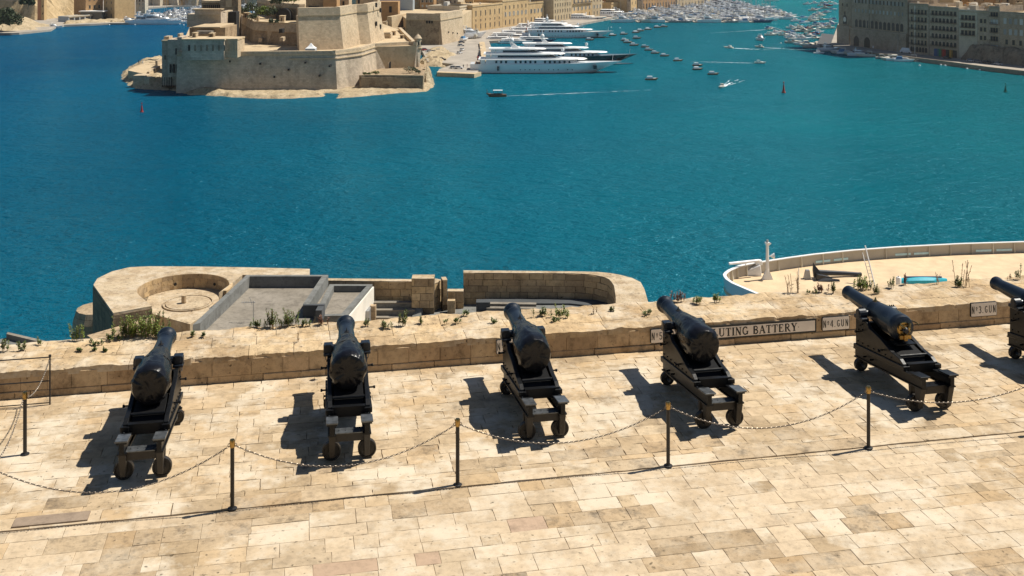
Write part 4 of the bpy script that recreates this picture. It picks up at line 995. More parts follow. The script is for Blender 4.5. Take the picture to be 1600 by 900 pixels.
# mast on the bow
q=on(1199,436); m_=MB(); m_.tube([(q.x,q.y,zd),(q.x,q.y,zd+4.9)],[.26,.2],10); m_.hexa([(q.x-.75,q.y-.3,zd),(q.x+.75,q.y-.3,zd),(q.x+.75,q.y+.3,zd),(q.x-.75,q.y+.3,zd),(q.x-.2,q.y-.15,zd+1.3),(q.x+.2,q.y-.15,zd+1.3),(q.x+.2,q.y+.15,zd+1.3),(q.x-.2,q.y+.15,zd+1.3)])
m_.box(q.x-.3,q.x+.3,q.y-.3,q.y+.3,zd+4.9,zd+5.1); m_.build('bow_mast',M['white_paint'],ship,world=True,smooth=True)
m_=MB(); m_.lathe([(0,0),(.16,0),(.16,.35),(0,.4)],'z',(q.x,q.y,zd+5.1),10); m_.build('mast_light',M['grey_metal'],ship,world=True)
m_=MB(); m_.lathe([(.02,0),(.42,.55),(.45,.6),(.0,.35)],'x',(q.x+.35,q.y,zd+3.2),12); m_.cyl((q.x,q.y,zd+3.2),(q.x+.5,q.y,zd+3.2),.05,6); m_.cyl((q.x,q.y,zd+4.6),(q.x+.5,q.y,zd+5.0),.1,8); m_.build('horn',M['white_paint'],ship,world=True,smooth=True)
q=on(1183,429,zd); m_=MB(); m_.hexa([(q.x-1.7,q.y-.5,zd),(q.x+.5,q.y-.9,zd),(q.x+.5,q.y+.6,zd),(q.x-1.7,q.y+.4,zd),(q.x-1.5,q.y-.4,zd+.7),(q.x+.3,q.y-.7,zd+1.5),(q.x+.3,q.y+.4,zd+1.5),(q.x-1.5,q.y+.3,zd+.7)])
m_.box(q.x-.2,q.x+.7,q.y-.3,q.y+.6,zd+1.4,zd+2.0); m_.box(q.x-2.0,q.x-1.4,q.y+.6,q.y+1.2,zd,zd+1.5); m_.build('bow_winch',M['white_paint'],ship,world=True,bevel=.06)
m_=MB(); a=at(1139,412,zr+.6); b=at(1186,407,zr+.6); m_.cyl(a,b,.19,10); 
for t_ in (.55,.9): c=a.lerp(b,t_); m_.cyl((c.x,c.y,zr),(c.x,c.y,zr+.6),.07,6)
m_.build('bow_boom',M['white_paint'],ship,world=True,smooth=True)
q=on(1262,435); m_=MB(); m_.hexa([(q.x-.55,q.y-.4,zd),(q.x+.35,q.y-.4,zd),(q.x+.35,q.y+.3,zd),(q.x-.55,q.y+.3,zd),(q.x-.3,q.y-.3,zd+1.2),(q.x+.2,q.y-.3,zd+1.2),(q.x+.2,q.y+.2,zd+1.2),(q.x-.3,q.y+.2,zd+1.2)]); m_.build('anchor_stand',M['grey_metal'],ship,world=True)
MB().cyl(on(1248,438),on(1248,438)+Vector((0,0,1.7)),.06,6).build('flagstaff',M['white_paint'],ship,world=True)
anc=thing('anchor','large black stocked anchor lying on the tan ship deck','anchor',on(1290,436),0,)
ax0=on(1272,434)-on(1290,436); ax1=on(1346,432)-on(1290,436)
m_=MB(); m_.tube([Vector((ax0.x+.2,ax0.y,.75)),Vector((ax1.x*.6,ax1.y,.42)),Vector((ax1.x,ax1.y,.30))],[.42,.32,.26],8); m_.build('shank',M['anchor_black'],anc,smooth=True)
m_=MB(); x=ax0.x; m_.loft([[(x-.25,-.3,.3),(x+.25,-.3,.3),(x+.25,.2,.3),(x-.25,.2,.3)],[(x-.35,-.2,1.2),(x+.75,-.2,.95),(x+.75,.2,.95),(x-.35,.2,1.2)],[(x-.30,-.05,2.35),(x-.1,-.05,2.0),(x-.1,.1,2.0),(x-.30,.1,2.35)]])
m_.build('fluke',M['anchor_black'],anc,bevel=.03)
m_=MB(); m_.loft([[(x+.1,-1.2,.05),(x+.5,-1.2,.05),(x+.5,-.6,.5),(x+.1,-.6,.5)],[(x+2.9,-1.5,.10),(x+3.0,-1.5,.10),(x+3.0,-1.3,.35),(x+2.9,-1.3,.35)]]); m_.hexa([(x,-1,.1),(x+2.3,-.7,.2),(x+2.3,-.4,.2),(x,-.1,.1),(x,-1,.9),(x+1.8,-.7,.55),(x+1.8,-.4,.55),(x,-.1,.9)]); m_.build('lower_fluke',M['anchor_black'],anc,bevel=.03)
m_=MB(); x=ax1.x; m_.lathe([(0,-.3),(.27,-.28),(.27,-.05),(.18,0),(.18,.5),(.26,.52),(.26,.7),(0,.72)],'x',(x-.8,ax1.y,.34),10); m_.build('shackle',M['anchor_black'],anc,smooth=True)
ld=thing('ship_ladder','slim white ladder leaning over the tan ship deck','ladder',on(1367,447))
a=Vector((0,0,0)); b=Vector((-.55,2.4,4.9)); off=Vector((-.85,0,0))
for d in (Vector((0,0,0)),off*.9): MB().cyl(a+d*.6,b+d*(1 if d.length<.01 else .5)*1.0 - (Vector((0,0,1.0)) if d.length>.01 else Vector((0,0,0))),.055 if d.length>.01 else .1,6).build('ladder_rail',M['white_paint'],ld)
for k in range(9): c=a.lerp(b,.05+.085*k); MB().cyl(c,c+off*.5,.03,5).build('rung',M['grey_metal'],ld)
cb=thing('cyan_dinghy','bright cyan upturned cover lying on the tan ship deck','dinghy',on(1443,441.5))
rings=[]
for i in range(13):
    f=i/12; x=-3.2+6.4*f; wd=.75*max(.05,sin(pi*min(1,.12+f*.83)))**.6; zt=.55+.25*sin(pi*f)
    rings.append([(x,-wd,0),(x,-wd*.9,zt*.6),(x,-wd*.4,zt),(x,wd*.4,zt),(x,wd*.9,zt*.6),(x,wd,0)])
MB().loft(rings).build('cover',M['cyan_paint'],cb,smooth=True)
MB().box(-2.5,2.5,-.12,.12,.70,.84).build('keel_strip',M['hull_blue'],cb)
dr=thing('white_drum','small white drum standing on the tan deck left of the cyan dinghy','drum',on(1404,446)); m_=MB(); m_.lathe([(0,0),(.36,0),(.36,1.0),(.28,1.15),(.12,1.2),(0,1.2)],'z',n=14); m_.build('body',M['white_paint'],dr,smooth=True); MB().cyl((0,0,1.2),(0,0,1.3),.1,8).build('cap',M['grey_metal'],dr)

# ================================================================== ROCKS, generic
def inside(pt,poly):
    x,y=pt; c=False; n=len(poly)
    for i in range(n):
        x1,y1=poly[i]; x2,y2=poly[i-1]
        if (y1>y)!=(y2>y) and x<(x2-x1)*(y-y1)/(y2-y1)+x1: c=not c
    return c
def edged(pt,poly):
    p=Vector(pt); best=1e9
    for i in range(len(poly)):
        a=Vector(poly[i-1]); b=Vector(poly[i]); d=b-a; t_=max(0,min(1,(p-a).dot(d)/max(d.length_squared,1e-9))); best=min(best,(p-a-d*t_).length)
    return best
def rocky(name,poly,top,slope,step,namp,nsc,mat,terr=0,parent=None,label=None,kind='structure',base=-1.5):
    xs_=[p[0] for p in poly]; ys_=[p[1] for p in poly]; x0,x1=min(xs_)-step*2,max(xs_)+step*2; y0,y1=min(ys_)-step*2,max(ys_)+step*2
    nx=int((x1-x0)/step)+1; ny=int((y1-y0)/step)+1; m_=MB()
    for j in range(ny+1):
        for i in range(nx+1):
            x=x0+i*step+R.uniform(-.3,.3)*step; y=y0+j*step+R.uniform(-.3,.3)*step
            e=edged((x,y),poly); e=e if inside((x,y),poly) else -e
            nn=noise.fractal(Vector((x*nsc,y*nsc,1.7)),.8,2.1,4)
            tp=top(x,y) if callable(top) else top
            z=min(tp,base+.9+(e+nn*namp*1.5)*slope)+nn*namp*(1 if e>0 else .2)
            if terr: z=(math.floor(z/terr)+min(1,((z/terr)%1)*2.2))*terr
            if e<-step*1.2: z=base
            m_.v.append((x,y,z))
    W_=nx+1
    for j in range(ny):
        for i in range(nx):
            q=(j*W_+i,j*W_+i+1,(j+1)*W_+i+1,(j+1)*W_+i)
            if max(m_.v[k][2] for k in q)>base+.05: m_.f.append(q); m_.m.append(0)
    o=m_.build(name,mat,parent,world=bool(parent),uv=False)
    if parent is None: o['kind']=kind
    return o
def foliage(m_,c,rx,ry,rz_,n,ls,rr):
    for k in range(n):
        a=rr.uniform(0,2*pi); u_=rr.uniform(-.6,1); r=rr.uniform(.55,1)**.5*(1+.25*sin(a*3+c[0]))
        s_=sqrt(max(0,1-u_*u_)); p=Vector((c[0]+rx*r*s_*cos(a),c[1]+ry*r*s_*sin(a),c[2]+rz_*r*u_))
        d=Vector((rr.gauss(0,1),rr.gauss(0,1),rr.gauss(0,1))).normalized(); e=d.cross(Vector((rr.gauss(0,1),rr.gauss(0,1),rr.gauss(0,1)))).normalized(); l=ls*rr.uniform(.5,1.3)
        m_.add([p-d*l,p-e*l*.6,p+d*l,p+e*l*.6],[(0,1,2,3)])
def shrub(px,py,z,rx,rz_,label,mat='leaf',n=260,cat='shrub',name='shrub',ls=.35,trunk=True,group='shrubs on the far shore'):
    p=at(px,py,z); t=thing(name,label,cat,p,0,group); rr=random.Random(int(px*13+py)); m_=MB()
    for k in range(max(3,int(rx*1.6))):
        foliage(m_,(rr.uniform(-.7,.7)*rx,rr.uniform(-.4,.4)*rx,rz_*rr.uniform(.5,.95)),rx*.45,rx*.4,rz_*.42,n//3,ls,rr)
    m_.build('crown',M[mat],t,uv=False); m_=MB()
    for k in range(3): m_.tube([(0,0,-.4),(rr.uniform(-.3,.3)*rx,0,rz_*.4),(rr.uniform(-.6,.6)*rx,rr.uniform(-.3,.3)*rx,rz_*.8)],[.16,.11,.05],5)
    m_.build('trunk',M['stem_dry'],t,uv=False)

# ================================================================== FORT on the far side
FS=M['fort_wall']; FP=M['fort_wall_pale']; FT=M['fort_top']; FW=M['fort_wall_worn']
def batter_wall(name,mat,parent,toppts,z0,z1,lean,th=1.2):
    """plan polyline of the wall's upper face, left to right as seen; leans back towards the top"""
    P=[Vector((p[0],p[1])) for p in toppts]
    base=[]
    for i,p in enumerate(P):
        a=P[max(i-1,0)]; b=P[min(i+1,len(P)-1)]; n=Vector((0,0))
        for (s_,e_) in (((a,p)) ,((p,b))):
            d=e_-s_
            if d.length>1e-6: d.normalize(); n+=Vector((d.y,-d.x))
        n.normalize(); base.append(p+n*lean)
    for i in range(len(P)-1):
        m_=MB(); a,b,c,d=base[i],base[i+1],P[i+1],P[i]
        nrm=(P[i+1]-P[i]).normalized(); nrm=Vector((-nrm.y,nrm.x))*th
        m_.hexa([(a.x,a.y,z0),(b.x,b.y,z0),(b.x+nrm.x,b.y+nrm.y,z0),(a.x+nrm.x,a.y+nrm.y,z0),(d.x,d.y,z1),(c.x,c.y,z1),(c.x+nrm.x,c.y+nrm.y,z1),(d.x+nrm.x,d.y+nrm.y,z1)])
        m_.build(name,mat,parent,world=True)
def cordon(parent,pts,z,mat,r=.35,out=.25,name='string_course'):
    P=[Vector((p[0],p[1])) for p in pts]
    for i in range(len(P)-1):
        d=(P[i+1]-P[i]).normalized(); n=Vector((d.y,-d.x))
        a=P[i]-d*.1; b=P[i+1]+d*.1
        MB().hexa([((q.x),(q.y),zz) for zz in (z-r/2,z+r/2) for q in (a+n*out,b+n*out,b-n*.3,a-n*.3)]).build(name,mat,parent,world=True)
fort=thing('harbour_fort','big pale sandstone sea fort on the point with stepped bastions across the water','fort',(-95,470,0))
ztA=17.0
def top(px,py,z=ztA): p=at(px,py,z); return (p.x,p.y)
A=[top(277,81),top(524,79.5),top(564,74.5),top(586,68),top(640,65),top(651,66)]
batter_wall('lower_wall',FS,fort,A,-1,ztA-1.6,2.2,3)
backR=[top(627,43),top(560,20),top(300,30),top(277,70)]
MB().prism([A[0],A[1],A[2],A[3],A[5],backR[0],backR[1],backR[2]],0,ztA-1.55).build('terrace_mass',FT,fort,world=True)
batter_wall('side_wall',FP,fort,[A[5],backR[0]],-1,ztA-1.6,1.5,3)
cordon(fort,A,ztA-1.55,FT,.45,.35); cordon(fort,[top(452,79.9),top(524,79.5),top(564,74.5),top(586,68)],ztA-3.2,FT,.35,.75)
for k_,(x_,z_) in enumerate(((300,12),(333,13.2),(361,12.5),(372,8),(408,11.5),(430,6),(452,9),(478,12),(500,6.5),(516,10.5))): q=at(x_,80,ztA); MB().box(q.x-.35,q.x+.35,q.y-1.9,q.y+1,z_,z_+.8).build('loophole',M['dark_hole'],fort,world=True)
batter_wall('parapet',FP,fort,A,ztA-1.4,ztA,.05,2.2); batter_wall('parapet',FP,fort,[A[5],backR[0]],ztA-1.4,ztA,.05,1.6)
# arched gate in the right-hand face
d=(Vector(A[4])-Vector(A[3])).normalized(); q=Vector(at(608,112,6).xy); tt=(Vector(A[3])+(Vector(A[4])-Vector(A[3]))*.42); n=Vector((d.y,-d.x))
def arch(parent,name,c,d,n,w_,h_,z,mat,dep=.3):
    m_=MB(); pr_=[(-w_/2,0),(w_/2,0),(w_/2,h_-w_/2)]+[(w_/2*cos(a),h_-w_/2+w_/2*sin(a)) for a in [pi*k/8 for k in range(1,8)]]+[(-w_/2,h_-w_/2)]
    m_.loft([[(c.x+d.x*x+n.x*o,c.y+d.y*x+n.y*o,z+zz) for x,zz in pr_] for o in (-.4,dep)]); m_.build(name,mat,parent,world=True)
arch(fort,'arched_gate',tt+n*1.6,d,n,2.6,4.4,4.3,M['dark_hole'],.25)
arch(fort,'gate_surround',tt+n*1.55,d,n,3.5,5.0,4.2,FP,.12)
for px,py in ((497,80.5),(440,81),(390,81.5)):
    pass
# low outwork in front with a rubble fill
lw=thing('low_outwork','low brown wall enclosing a rubble terrace at the foot of the sea fort','wall',at(612,125,2))
zo=6.3; OW=[top(564,118,zo),top(570,117.6,zo),top(645,118.5,zo),top(661,118.8,zo)]
batter_wall('front_wall',FW,lw,OW,-1,zo,.6,2.0); MB().prism([OW[0],OW[3],top(668,95,zo),top(566,103,zo)],0,zo-.8).build('rubble_top',FW,lw,world=True)
cordon(lw,OW,zo+.1,FT,.35,.1,'coping')
for x,y,r in ((588,117,1.5),(572,118,1.2),(640,114,2.2),(650,112,1.6),(655,115,1.2)):
    shrub(x,y,zo-.6,r*1.4,r,{588:'green shrub on the rubble terrace left of the arched gate',572:'dark shrub at the left corner of the low outwork',640:'larger dark shrub at the right of the low outwork',650:'second dark shrub by the yellow rock corner',655:'small shrub at the end of the low outwork'}[x],'leaf_dark' if x>600 else 'leaf',150)
# rock shelf
shelf=[top(262,142,0),top(300,149,0),top(345,151,0),top(400,155,0),top(460,154.5,0),top(508,151,0),top(512,146,0),top(522,146,0),top(526,154,0),top(575,150.5,0),top(625,146,0),top(668,144,0),top(681,137,0),top(676,122,0),top(668,110,0),top(655,100,0),top(560,112,0),top(300,118,0),top(270,130,0)]
rocky('rock_shelf',shelf,lambda x,y:1.0+3.0*max(0,min(1,(365-(800+F*x/y))/90)),.5,1.4,.5,.2,M['rock'],terr=.4)
rocky('yellow_rock_corner',[top(652,128,1),top(668,132,1),top(677,128,1),top(672,112,1),top(664,98,3),top(652,90,5),top(648,100,5)],lambda x,y:9+3*noise.noise(Vector((x*.2,y*.2,0))),1.6,1.3,1.4,.25,M['rock'],terr=1.2)
# upper bastion
ztB=35.5; zB0=ztA-1.6
Bt=[(466,73,478),(531,71,485),(557,64,508),(574,63,511),(594,57,536)]
BW=[Vector(((px-800)/F*D,D)) for px,_,D in Bt]
zlow=[31.5,31.5,35.5,35.5,35.5]
batter_wall('upper_wall',FP,fort,BW,zB0,ztB-5,2.4,5)
cordon(fort,BW,ztB-5,FT,.55,.4)
batter_wall('upper_parapet',FP,fort,BW,ztB-4.8,ztB-1.5,.3,3)
MB().prism([(p.x,p.y) for p in BW]+[(BW[4].x-8,BW[4].y+70),(BW[0].x-6,BW[0].y+60)],zB0,ztB-5).build('upper_mass',FT,fort,world=True)
for (i,f,z) in ((3,.45,24),(3,.78,30),(3,.78,22),(3,.45,33)):
    q=BW[i]+(BW[i+1]-BW[i])*f; d=(BW[i+1]-BW[i]).normalized(); n=Vector((d.y,-d.x)); arch(fort,'embrasure',q+n*1.5,d,n,1.3,2.2,z-1,M['dark_hole'],.35)
# middle wall C running left of the upper bastion, terrace garden on it
zC=25.5; CW=[Vector(((372-800)/F*583,583)),Vector(((398-800)/F*515,515)),Vector(((466-800)/F*500,500))]
batter_wall('middle_wall',FW,fort,CW,zB0-1,zC-4,1.5,4); batter_wall('middle_wall',FP,fort,CW,zC-4,zC,.8,3); cordon(fort,CW,zC,FT,.5,.3)
MB().prism([(CW[0].x,CW[0].y),(CW[1].x,CW[1].y),(CW[2].x,CW[2].y),(CW[2].x,CW[2].y+80),(CW[0].x+15,CW[0].y+30)],zB0,zC-.4).build('garden_mass',FT,fort,world=True)
for px,py in ((440,48),(441,61),(408,62)):
    p=atD(px,py,496 if px>420 else 509); MB().box(p.x-.8,p.x+.8,p.y-2,p.y+3,p.z-.9,p.z+.9).build('wall_window',M['dark_hole'] if py<50 else FP,fort,world=True)
q=atD(418,70,500); MB().box(q.x-2,q.x+2,508.8,512,zB0,zC-1).build('pilaster',FP,fort,world=True)
# inner enceinte behind the garden
z2=34; EW=[Vector(((402-800)/F*600,600)),Vector(((432-800)/F*548,548)),Vector(((468-800)/F*530,530))]
batter_wall('inner_wall',FW,fort,EW,zC-2,z2-3,1.5,4); cordon(fort,EW,z2-3,FT,.6,.3); batter_wall('inner_parapet',FP,fort,EW,z2-2.9,z2-1,.3,3)
MB().prism([(p.x,p.y) for p in EW]+[(EW[2].x+5,EW[2].y+60),(EW[0].x+20,EW[0].y+80)],zC-2,z2-2).build('inner_mass',FT,fort,world=True)
q=atD(447,30,535); arch(fort,'dark_vault',Vector((q.x,EW[2].y+3)),Vector((1,0)),Vector((0,-1)),7,6,zC-.3,M['dark_hole'],5)
for x,y,r,h in ((382,26,2.6,3.0),(396,22,3.2,3.6),(405,28,4.0,3.4),(418,28,4.4,3.4),(430,27,3.0,2.8),(392,32,2.4,2.2),(410,18,3.4,3),(445,28,3,3.0),(440,10,4,3),(457,6,4,3),(500,6,4,3.2),(545,2,5,3),(428,38,1.6,1.4)):
    shrub(x,y,zC if y>15 else 33,r*1.25,h*1.3,f'olive green shrub in the fort garden {["at its left end","beside the parapet","at the centre","at the right of the centre","near the dark vault","low at the front"][int(x)%6]}','leaf_bright' if int(x)%2 else 'leaf_dark',260,ls=.5,group='shrubs in the fort garden')
# buildings on top of the upper bastion (cut by the frame)
def block(parent,name,pxl,pxr,D,z0,z1,dep,mat):
    MB().box((pxl-800)/F*D,(pxr-800)/F*D,D,D+dep,z0,z1).build(name,mat,parent,world=True)
b_=thing('fort_house','stone house on top of the upper bastion, cut by the top edge','house',(-105,520,30)); block(b_,'wall',478,505,510,30,40,14,M['fort_wall_worn']); block(b_,'wing',505,526,506,30,37.5,10,M['house_orange']); block(b_,'door',482,498,509.7,30,33.2,.4,M['dark_hole'])
for k,(a,b,c,z) in enumerate(((532,545,512,38),(556,590,530,40))): bb=thing('fort_block',['small stone hut above the upper bastion','tall pale block above the right end of the upper bastion'][k],'building',((a-800)/F*c,c,30)); block(bb,'wall',a,b,c+6,30,z,10,FP); block(bb,'window',a+3,a+6,c+5.8,33,35,.3,M['dark_hole'])
# sentry box at the corner
p=atD(653,66,503); s_=thing('sentry_box','small domed stone sentry box on the corner of the fort terrace','sentry box',(p.x,p.y,ztA-3))
MB().lathe([(.3,-3.0),(1.6,-.5),(1.9,0),(1.9,.3),(1.6,.4),(1.6,4.2),(1.9,4.4),(1.9,4.7),(1.5,5.1),(1.1,5.8),(.4,6.4),(.2,6.6),(.25,7.0),(0,7.2)],'z',n=14).build('body',FP,s_,smooth=True)
for a in (-2.2,-1.2,-.3): MB().box(1.5*cos(a)-.25,1.5*cos(a)+.25,1.55*sin(a)-.25,1.55*sin(a)+.25,1.6,3.2).build('slit',M['dark_hole'],s_)
for k_,(x0,x1,z_,h_,d_) in enumerate(((380,388,zC,2.2,545),(436,444,zC,2.6,515),(536,541,30,3,500),(300,306,22.9,1.8,455),(326,333,22.9,1.4,457),(612,618,zB0,2.0,560),(625,630,zB0,1.6,540))):
    hb=thing('fort_hut',['hut left in the fort garden','hut right of the fort garden shrubs','small hut on the upper bastion corner','left box on the barracks roof','right box on the barracks roof','far low hut on the fort esplanade','near low block on the fort esplanade'][k_]+' in pale stone','hut',((x0-800)/F*d_,d_,z_)); block(hb,'wall',x0,x1,d_,z_,z_+h_,3.5,FP if k_%2 else FW); block(hb,'roof',x0-.3,x1+.3,d_-.3,z_+h_+.01,z_+h_+.25,4.1,FT); block(hb,'door',(x0+x1)/2-.7,(x0+x1)/2+.7,d_-.12,z_,z_+min(1.8,h_*.8),.1,M['dark_hole'])
# gazebo tent
p=atD(486,76,462); s_=thing('gazebo_tent','small white peaked gazebo tent on the fort terrace','tent',(p.x,p.y,zB0))
MB().loft([[(x,y,2.4) for x,y in ((-2.1,-2.1),(2.1,-2.1),(2.1,2.1),(-2.1,2.1))],[(x,y,3.2) for x,y in ((-1.1,-1.1),(1.1,-1.1),(1.1,1.1),(-1.1,1.1))],[(x,y,4.6) for x,y in ((-.1,-.1),(.1,-.1),(.1,.1),(-.1,.1))]]).build('canopy',M['white_paint'],s_)
MB().box(-2.0,2.0,-2.0,2.0,.0,2.38).build('side_cloth',M['blue_grey'],s_)
for x in (-2.05,2.05):
    for y in (-2.05,2.05): MB().cyl((x,y,0),(x,y,2.4),.08,6).build('leg',M['white_paint'],s_)
# ruin box on the esplanade
p=atD(602,58,545); s_=thing('ruin_enclosure','square roofless stone enclosure on the fort esplanade','enclosure',(p.x,p.y,zB0))
for a in ((-3.2,3.2,-4,-3.4),(-3.2,3.2,3.4,4),(-3.2,-2.6,-3.39,3.39),(2.6,3.2,-3.39,3.39)): MB().box(*a,0,2.4).build('wall',FP,s_)
MB().box(-2.59,2.59,-3.39,3.39,0,.3).build('floor',M['dark_hole'],s_)
# long low barracks with six niches over the left of the great wall
bk=thing('fort_barracks','long low barracks with row of blind niches above the left of the great fort wall','barracks',(-140,452,16))
D0=447.0
def bx(pl_,pr_,D,z0,z1,dep,name,mat,parent=bk): MB().box((pl_-800)/F*D,(pr_-800)/F*D,D,D+dep,z0,z1).build(name,mat,parent,world=True)
bx(284,350,448,ztA-2.8,22.3,14,'wall',FS); bx(350.2,371,450,ztA-2,22.2,12,'wing',FP); bx(283,351,447.6,22.31,22.9,14.6,'cornice',FT); bx(350,371.5,449.7,22.21,22.8,12.4,'cornice',FT)
for k in range(7):
    x=294+k*9.3; bx(x,x+2.6,447.6,18.0,20.4,.3,'niche',M['senglea_rock'] if k else M['dark_hole'])
for k in range(3): bx(357+k*4.6,358.8+k*4.6,449.7,17.6,20.6,.3,'buttress',FT)
# left range with door openings low down
lr=thing('fort_seaward_range','stone range with dark doorways at the left end of the fort, above the landing','building',(-150,455,2))
bx(253,277,462,2,20.6,12,'wall',M['fort_wall'],lr); bx(262,285,458,6,21.8,10,'upper_wall',FS,lr); bx(277,284,456,10,23,9,'end_tower',FS,lr); bx(252,279,461.5,20.61,21.2,13,'cornice',FT,lr)
bx(256,264,464,21.2,22.6,5,'roof_hut',FP,lr); bx(277.5,281,461,22.0,24.0,5,'chimney',FP,lr)
for x,z,w_,h_ in ((274,16.5,1.6,2.6),(265.5,9,3,3.6),(270,9,3.4,3.6),(275,9,3,3.6),(257,14,1.2,1.8)): bx(x,x+w_,457.7 if z>10 and x>260 else 461.7,z-1,z-1+h_,.35,'opening',M['dark_hole'],lr)
for x,z,w_,h_ in ((265,8.8,2.6,3.6),(269.5,8.8,3.6,3.6),(275.5,8.8,2.4,3.6)): bx(x,x+w_,457.6,z-1,z-1+h_,.3,'doorway',M['dark_hole'],lr)
# wall behind: roofs, white-roofed sheds, archway and tower
rg=thing('fort_rear_sheds','flat pale-roofed sheds behind the barracks at the left of the fort','shed',(-150,480,16))
bx(296,352,476,14,25.5,20,'wall',FW,rg); bx(300,344,474,25.51,26.0,24,'roof',FT,rg); bx(292,345,500,24,30.0,10,'rear_wall',FS,rg); bx(304,345,496,30.01,32.2,4,'screen',M['senglea_b'],rg); bx(300,346,495,32.21,32.6,5,'coping',FT,rg); bx(306,330,470,23.0,24.4,5,'skylight',M['roof_grey'],rg)
ag=thing('fort_archway','dark archway block with white upper arch at the fort ramp','archway',(-135,520,20))
bx(344,372,540,14,42.5,6,'wall',FW,ag); bx(342,374,539.5,42.51,43.3,7,'cornice',FT,ag)
p=atD(357.5,32,539.7); arch(ag,'arch_opening',Vector((p.x,539.8)),Vector((1,0)),Vector((0,-1)),3.0,5.6,31.0,M['fort_top'],.3)
bx(352,369,525,12,29.5,6,'dark_gate',M['dark_hole'],ag); bx(345,352,520,12,30,14,'buttress',FP,ag)
bx(315,344,545,20,33,14,'low_house',FW,ag); bx(314,345,544,33.01,34,16,'roof',FT,ag)
for k in range(9): bx(318+k*3,319.4+k*3,543.8,29.5,32,.3,'window',M['dark_hole'],ag)
tw=thing('slender_tower','slender square stone tower rising from the fort to the top edge','tower',((345-800)/F*556,556,30))
bx(338.5,349.5,556,30,62,4,'shaft',FP,tw)
for z in (40,46,52): bx(346,347.4,555.8,z,z+1.6,.3,'slit',M['dark_hole'],tw)
rm=thing('fort_ramp','stepped stone ramp with open balusters climbing to the fort garden','ramp',(-130,560,20))
for k in range(9):
    a=atD(376+k*3.4,22+k*1.5,575-k*7); MB().box(a.x-.5,a.x+.5,a.y-1,a.y+1,zC-3,zC+2.0).build('pier',FT,rm,world=True)
# landing spit at the left: rocks, jetty walls, steps
rocky('landing_rocks',[top(191,113,0),top(188,121,0),top(196,133,0),top(215,139,0),top(240,141,0),top(270,141,0),top(285,128,0),top(285,110,0),top(262,92,0),top(235,96,0),top(205,102,0)],lambda x,y:4.0,.5,1.8,.9,.16,M['rock'],terr=.8)
js=thing('landing_jetty','sunlit stone landing with walls and steps at the left foot of the fort','jetty',at(235,115,3))
MB().prism([top(200,110,4.8),top(233,117,4.8),top(257,101,4.8),top(240,95,4.8),top(212,103,4.8)],0,4.8).build('platform',FT,js,world=True)
batter_wall('wall',FP,js,[top(233,112,5.8),top(258,98,5.8)],0,5.8,.4,1.0); batter_wall('wall',FP,js,[top(208,118,5.2),top(229,118,5.2)],0,5.2,.3,7.0)
batter_wall('wall',FP,js,[top(233,121,4.8),top(243,120,4.8)],-1,4.8,.3,4.0); batter_wall('wall',FP,js,[top(246,95,8),top(257,89,8)],0,8,.3,1.0)
for k in range(6): MB().prism([top(246+k*3,127-k*1.4,3),top(249+k*3,127-k*1.4,3),top(256+k*3,118-k*1.4,3),top(252+k*3,118-k*1.4,3)],0,2+k*.5).build('step',FT,js,world=True)
for k in range(5): bx(253.5+k*3.4,254.3+k*3.4,462-k*.1,1.5,5.5,.4,'mooring_pile',M['dark_hole'],js)
shrub(262,103,4.5,2.5,1.6,'green shrub on the landing below the fort doorways','leaf',200)
# ================================================================== tiny people
def person(loc,rz,top_m,leg_m,label,pose='stand',sc=1.0):
    J={'pelvis':(0,0,.92),'chest':(0,0,1.3),'neck':(0,0,1.5),'head':(0,.02,1.66),'hl':(-.1,0,.9),'kl':(-.11,.06,.5),'al':(-.12,-.06,.08),'hr':(.1,0,.9),'kr':(.11,.02,.5),'ar':(.12,.1,.08),
       'sl':(-.19,0,1.42),'el':(-.26,0,1.14),'wl':(-.25,.1,.9),'sr':(.19,0,1.42),'er':(.26,0,1.14),'wr':(.25,.12,.9),'fl':(-.12,.1,.03),'fr':(.12,.26,.03)}
    rad={'pelvis':.14,'chest':.16,'neck':.06,'head':.11,'hl':.09,'kl':.065,'al':.045,'hr':.09,'kr':.065,'ar':.045,'sl':.06,'el':.045,'wl':.035,'sr':.06,'er':.045,'wr':.035,'fl':.04,'fr':.04}
    E_=[('pelvis','chest'),('chest','neck'),('neck','head'),('pelvis','hl'),('hl','kl'),('kl','al'),('al','fl'),('pelvis','hr'),('hr','kr'),('kr','ar'),('ar','fr'),('chest','sl'),('sl','el'),('el','wl'),('chest','sr'),('sr','er'),('er','wr')]
    ks=list(J); me=bpy.data.meshes.new('person'); me.from_pydata([J[k] for k in ks],[(ks.index(a),ks.index(b)) for a,b in E_],[])
    o=bpy.data.objects.new('person',me); C.collection.objects.link(o); sk=o.modifiers.new('skin','SKIN')
    sv=me.skin_vertices[0].data if me.skin_vertices else None
    if not me.skin_vertices:
        bm=bmesh.new(); bm.from_mesh(me); bm.verts.layers.skin.verify(); bm.to_mesh(me); bm.free()
    for i,k in enumerate(ks): me.skin_vertices[0].data[i].radius=(rad[k],rad[k])
    me.skin_vertices[0].data[0].use_root=True
    me.materials.append(M[top_m]); o.location=loc; o.rotation_euler=(0,0,rz); o.scale=(sc,sc,sc)
    tag(o,label,'person'); return o

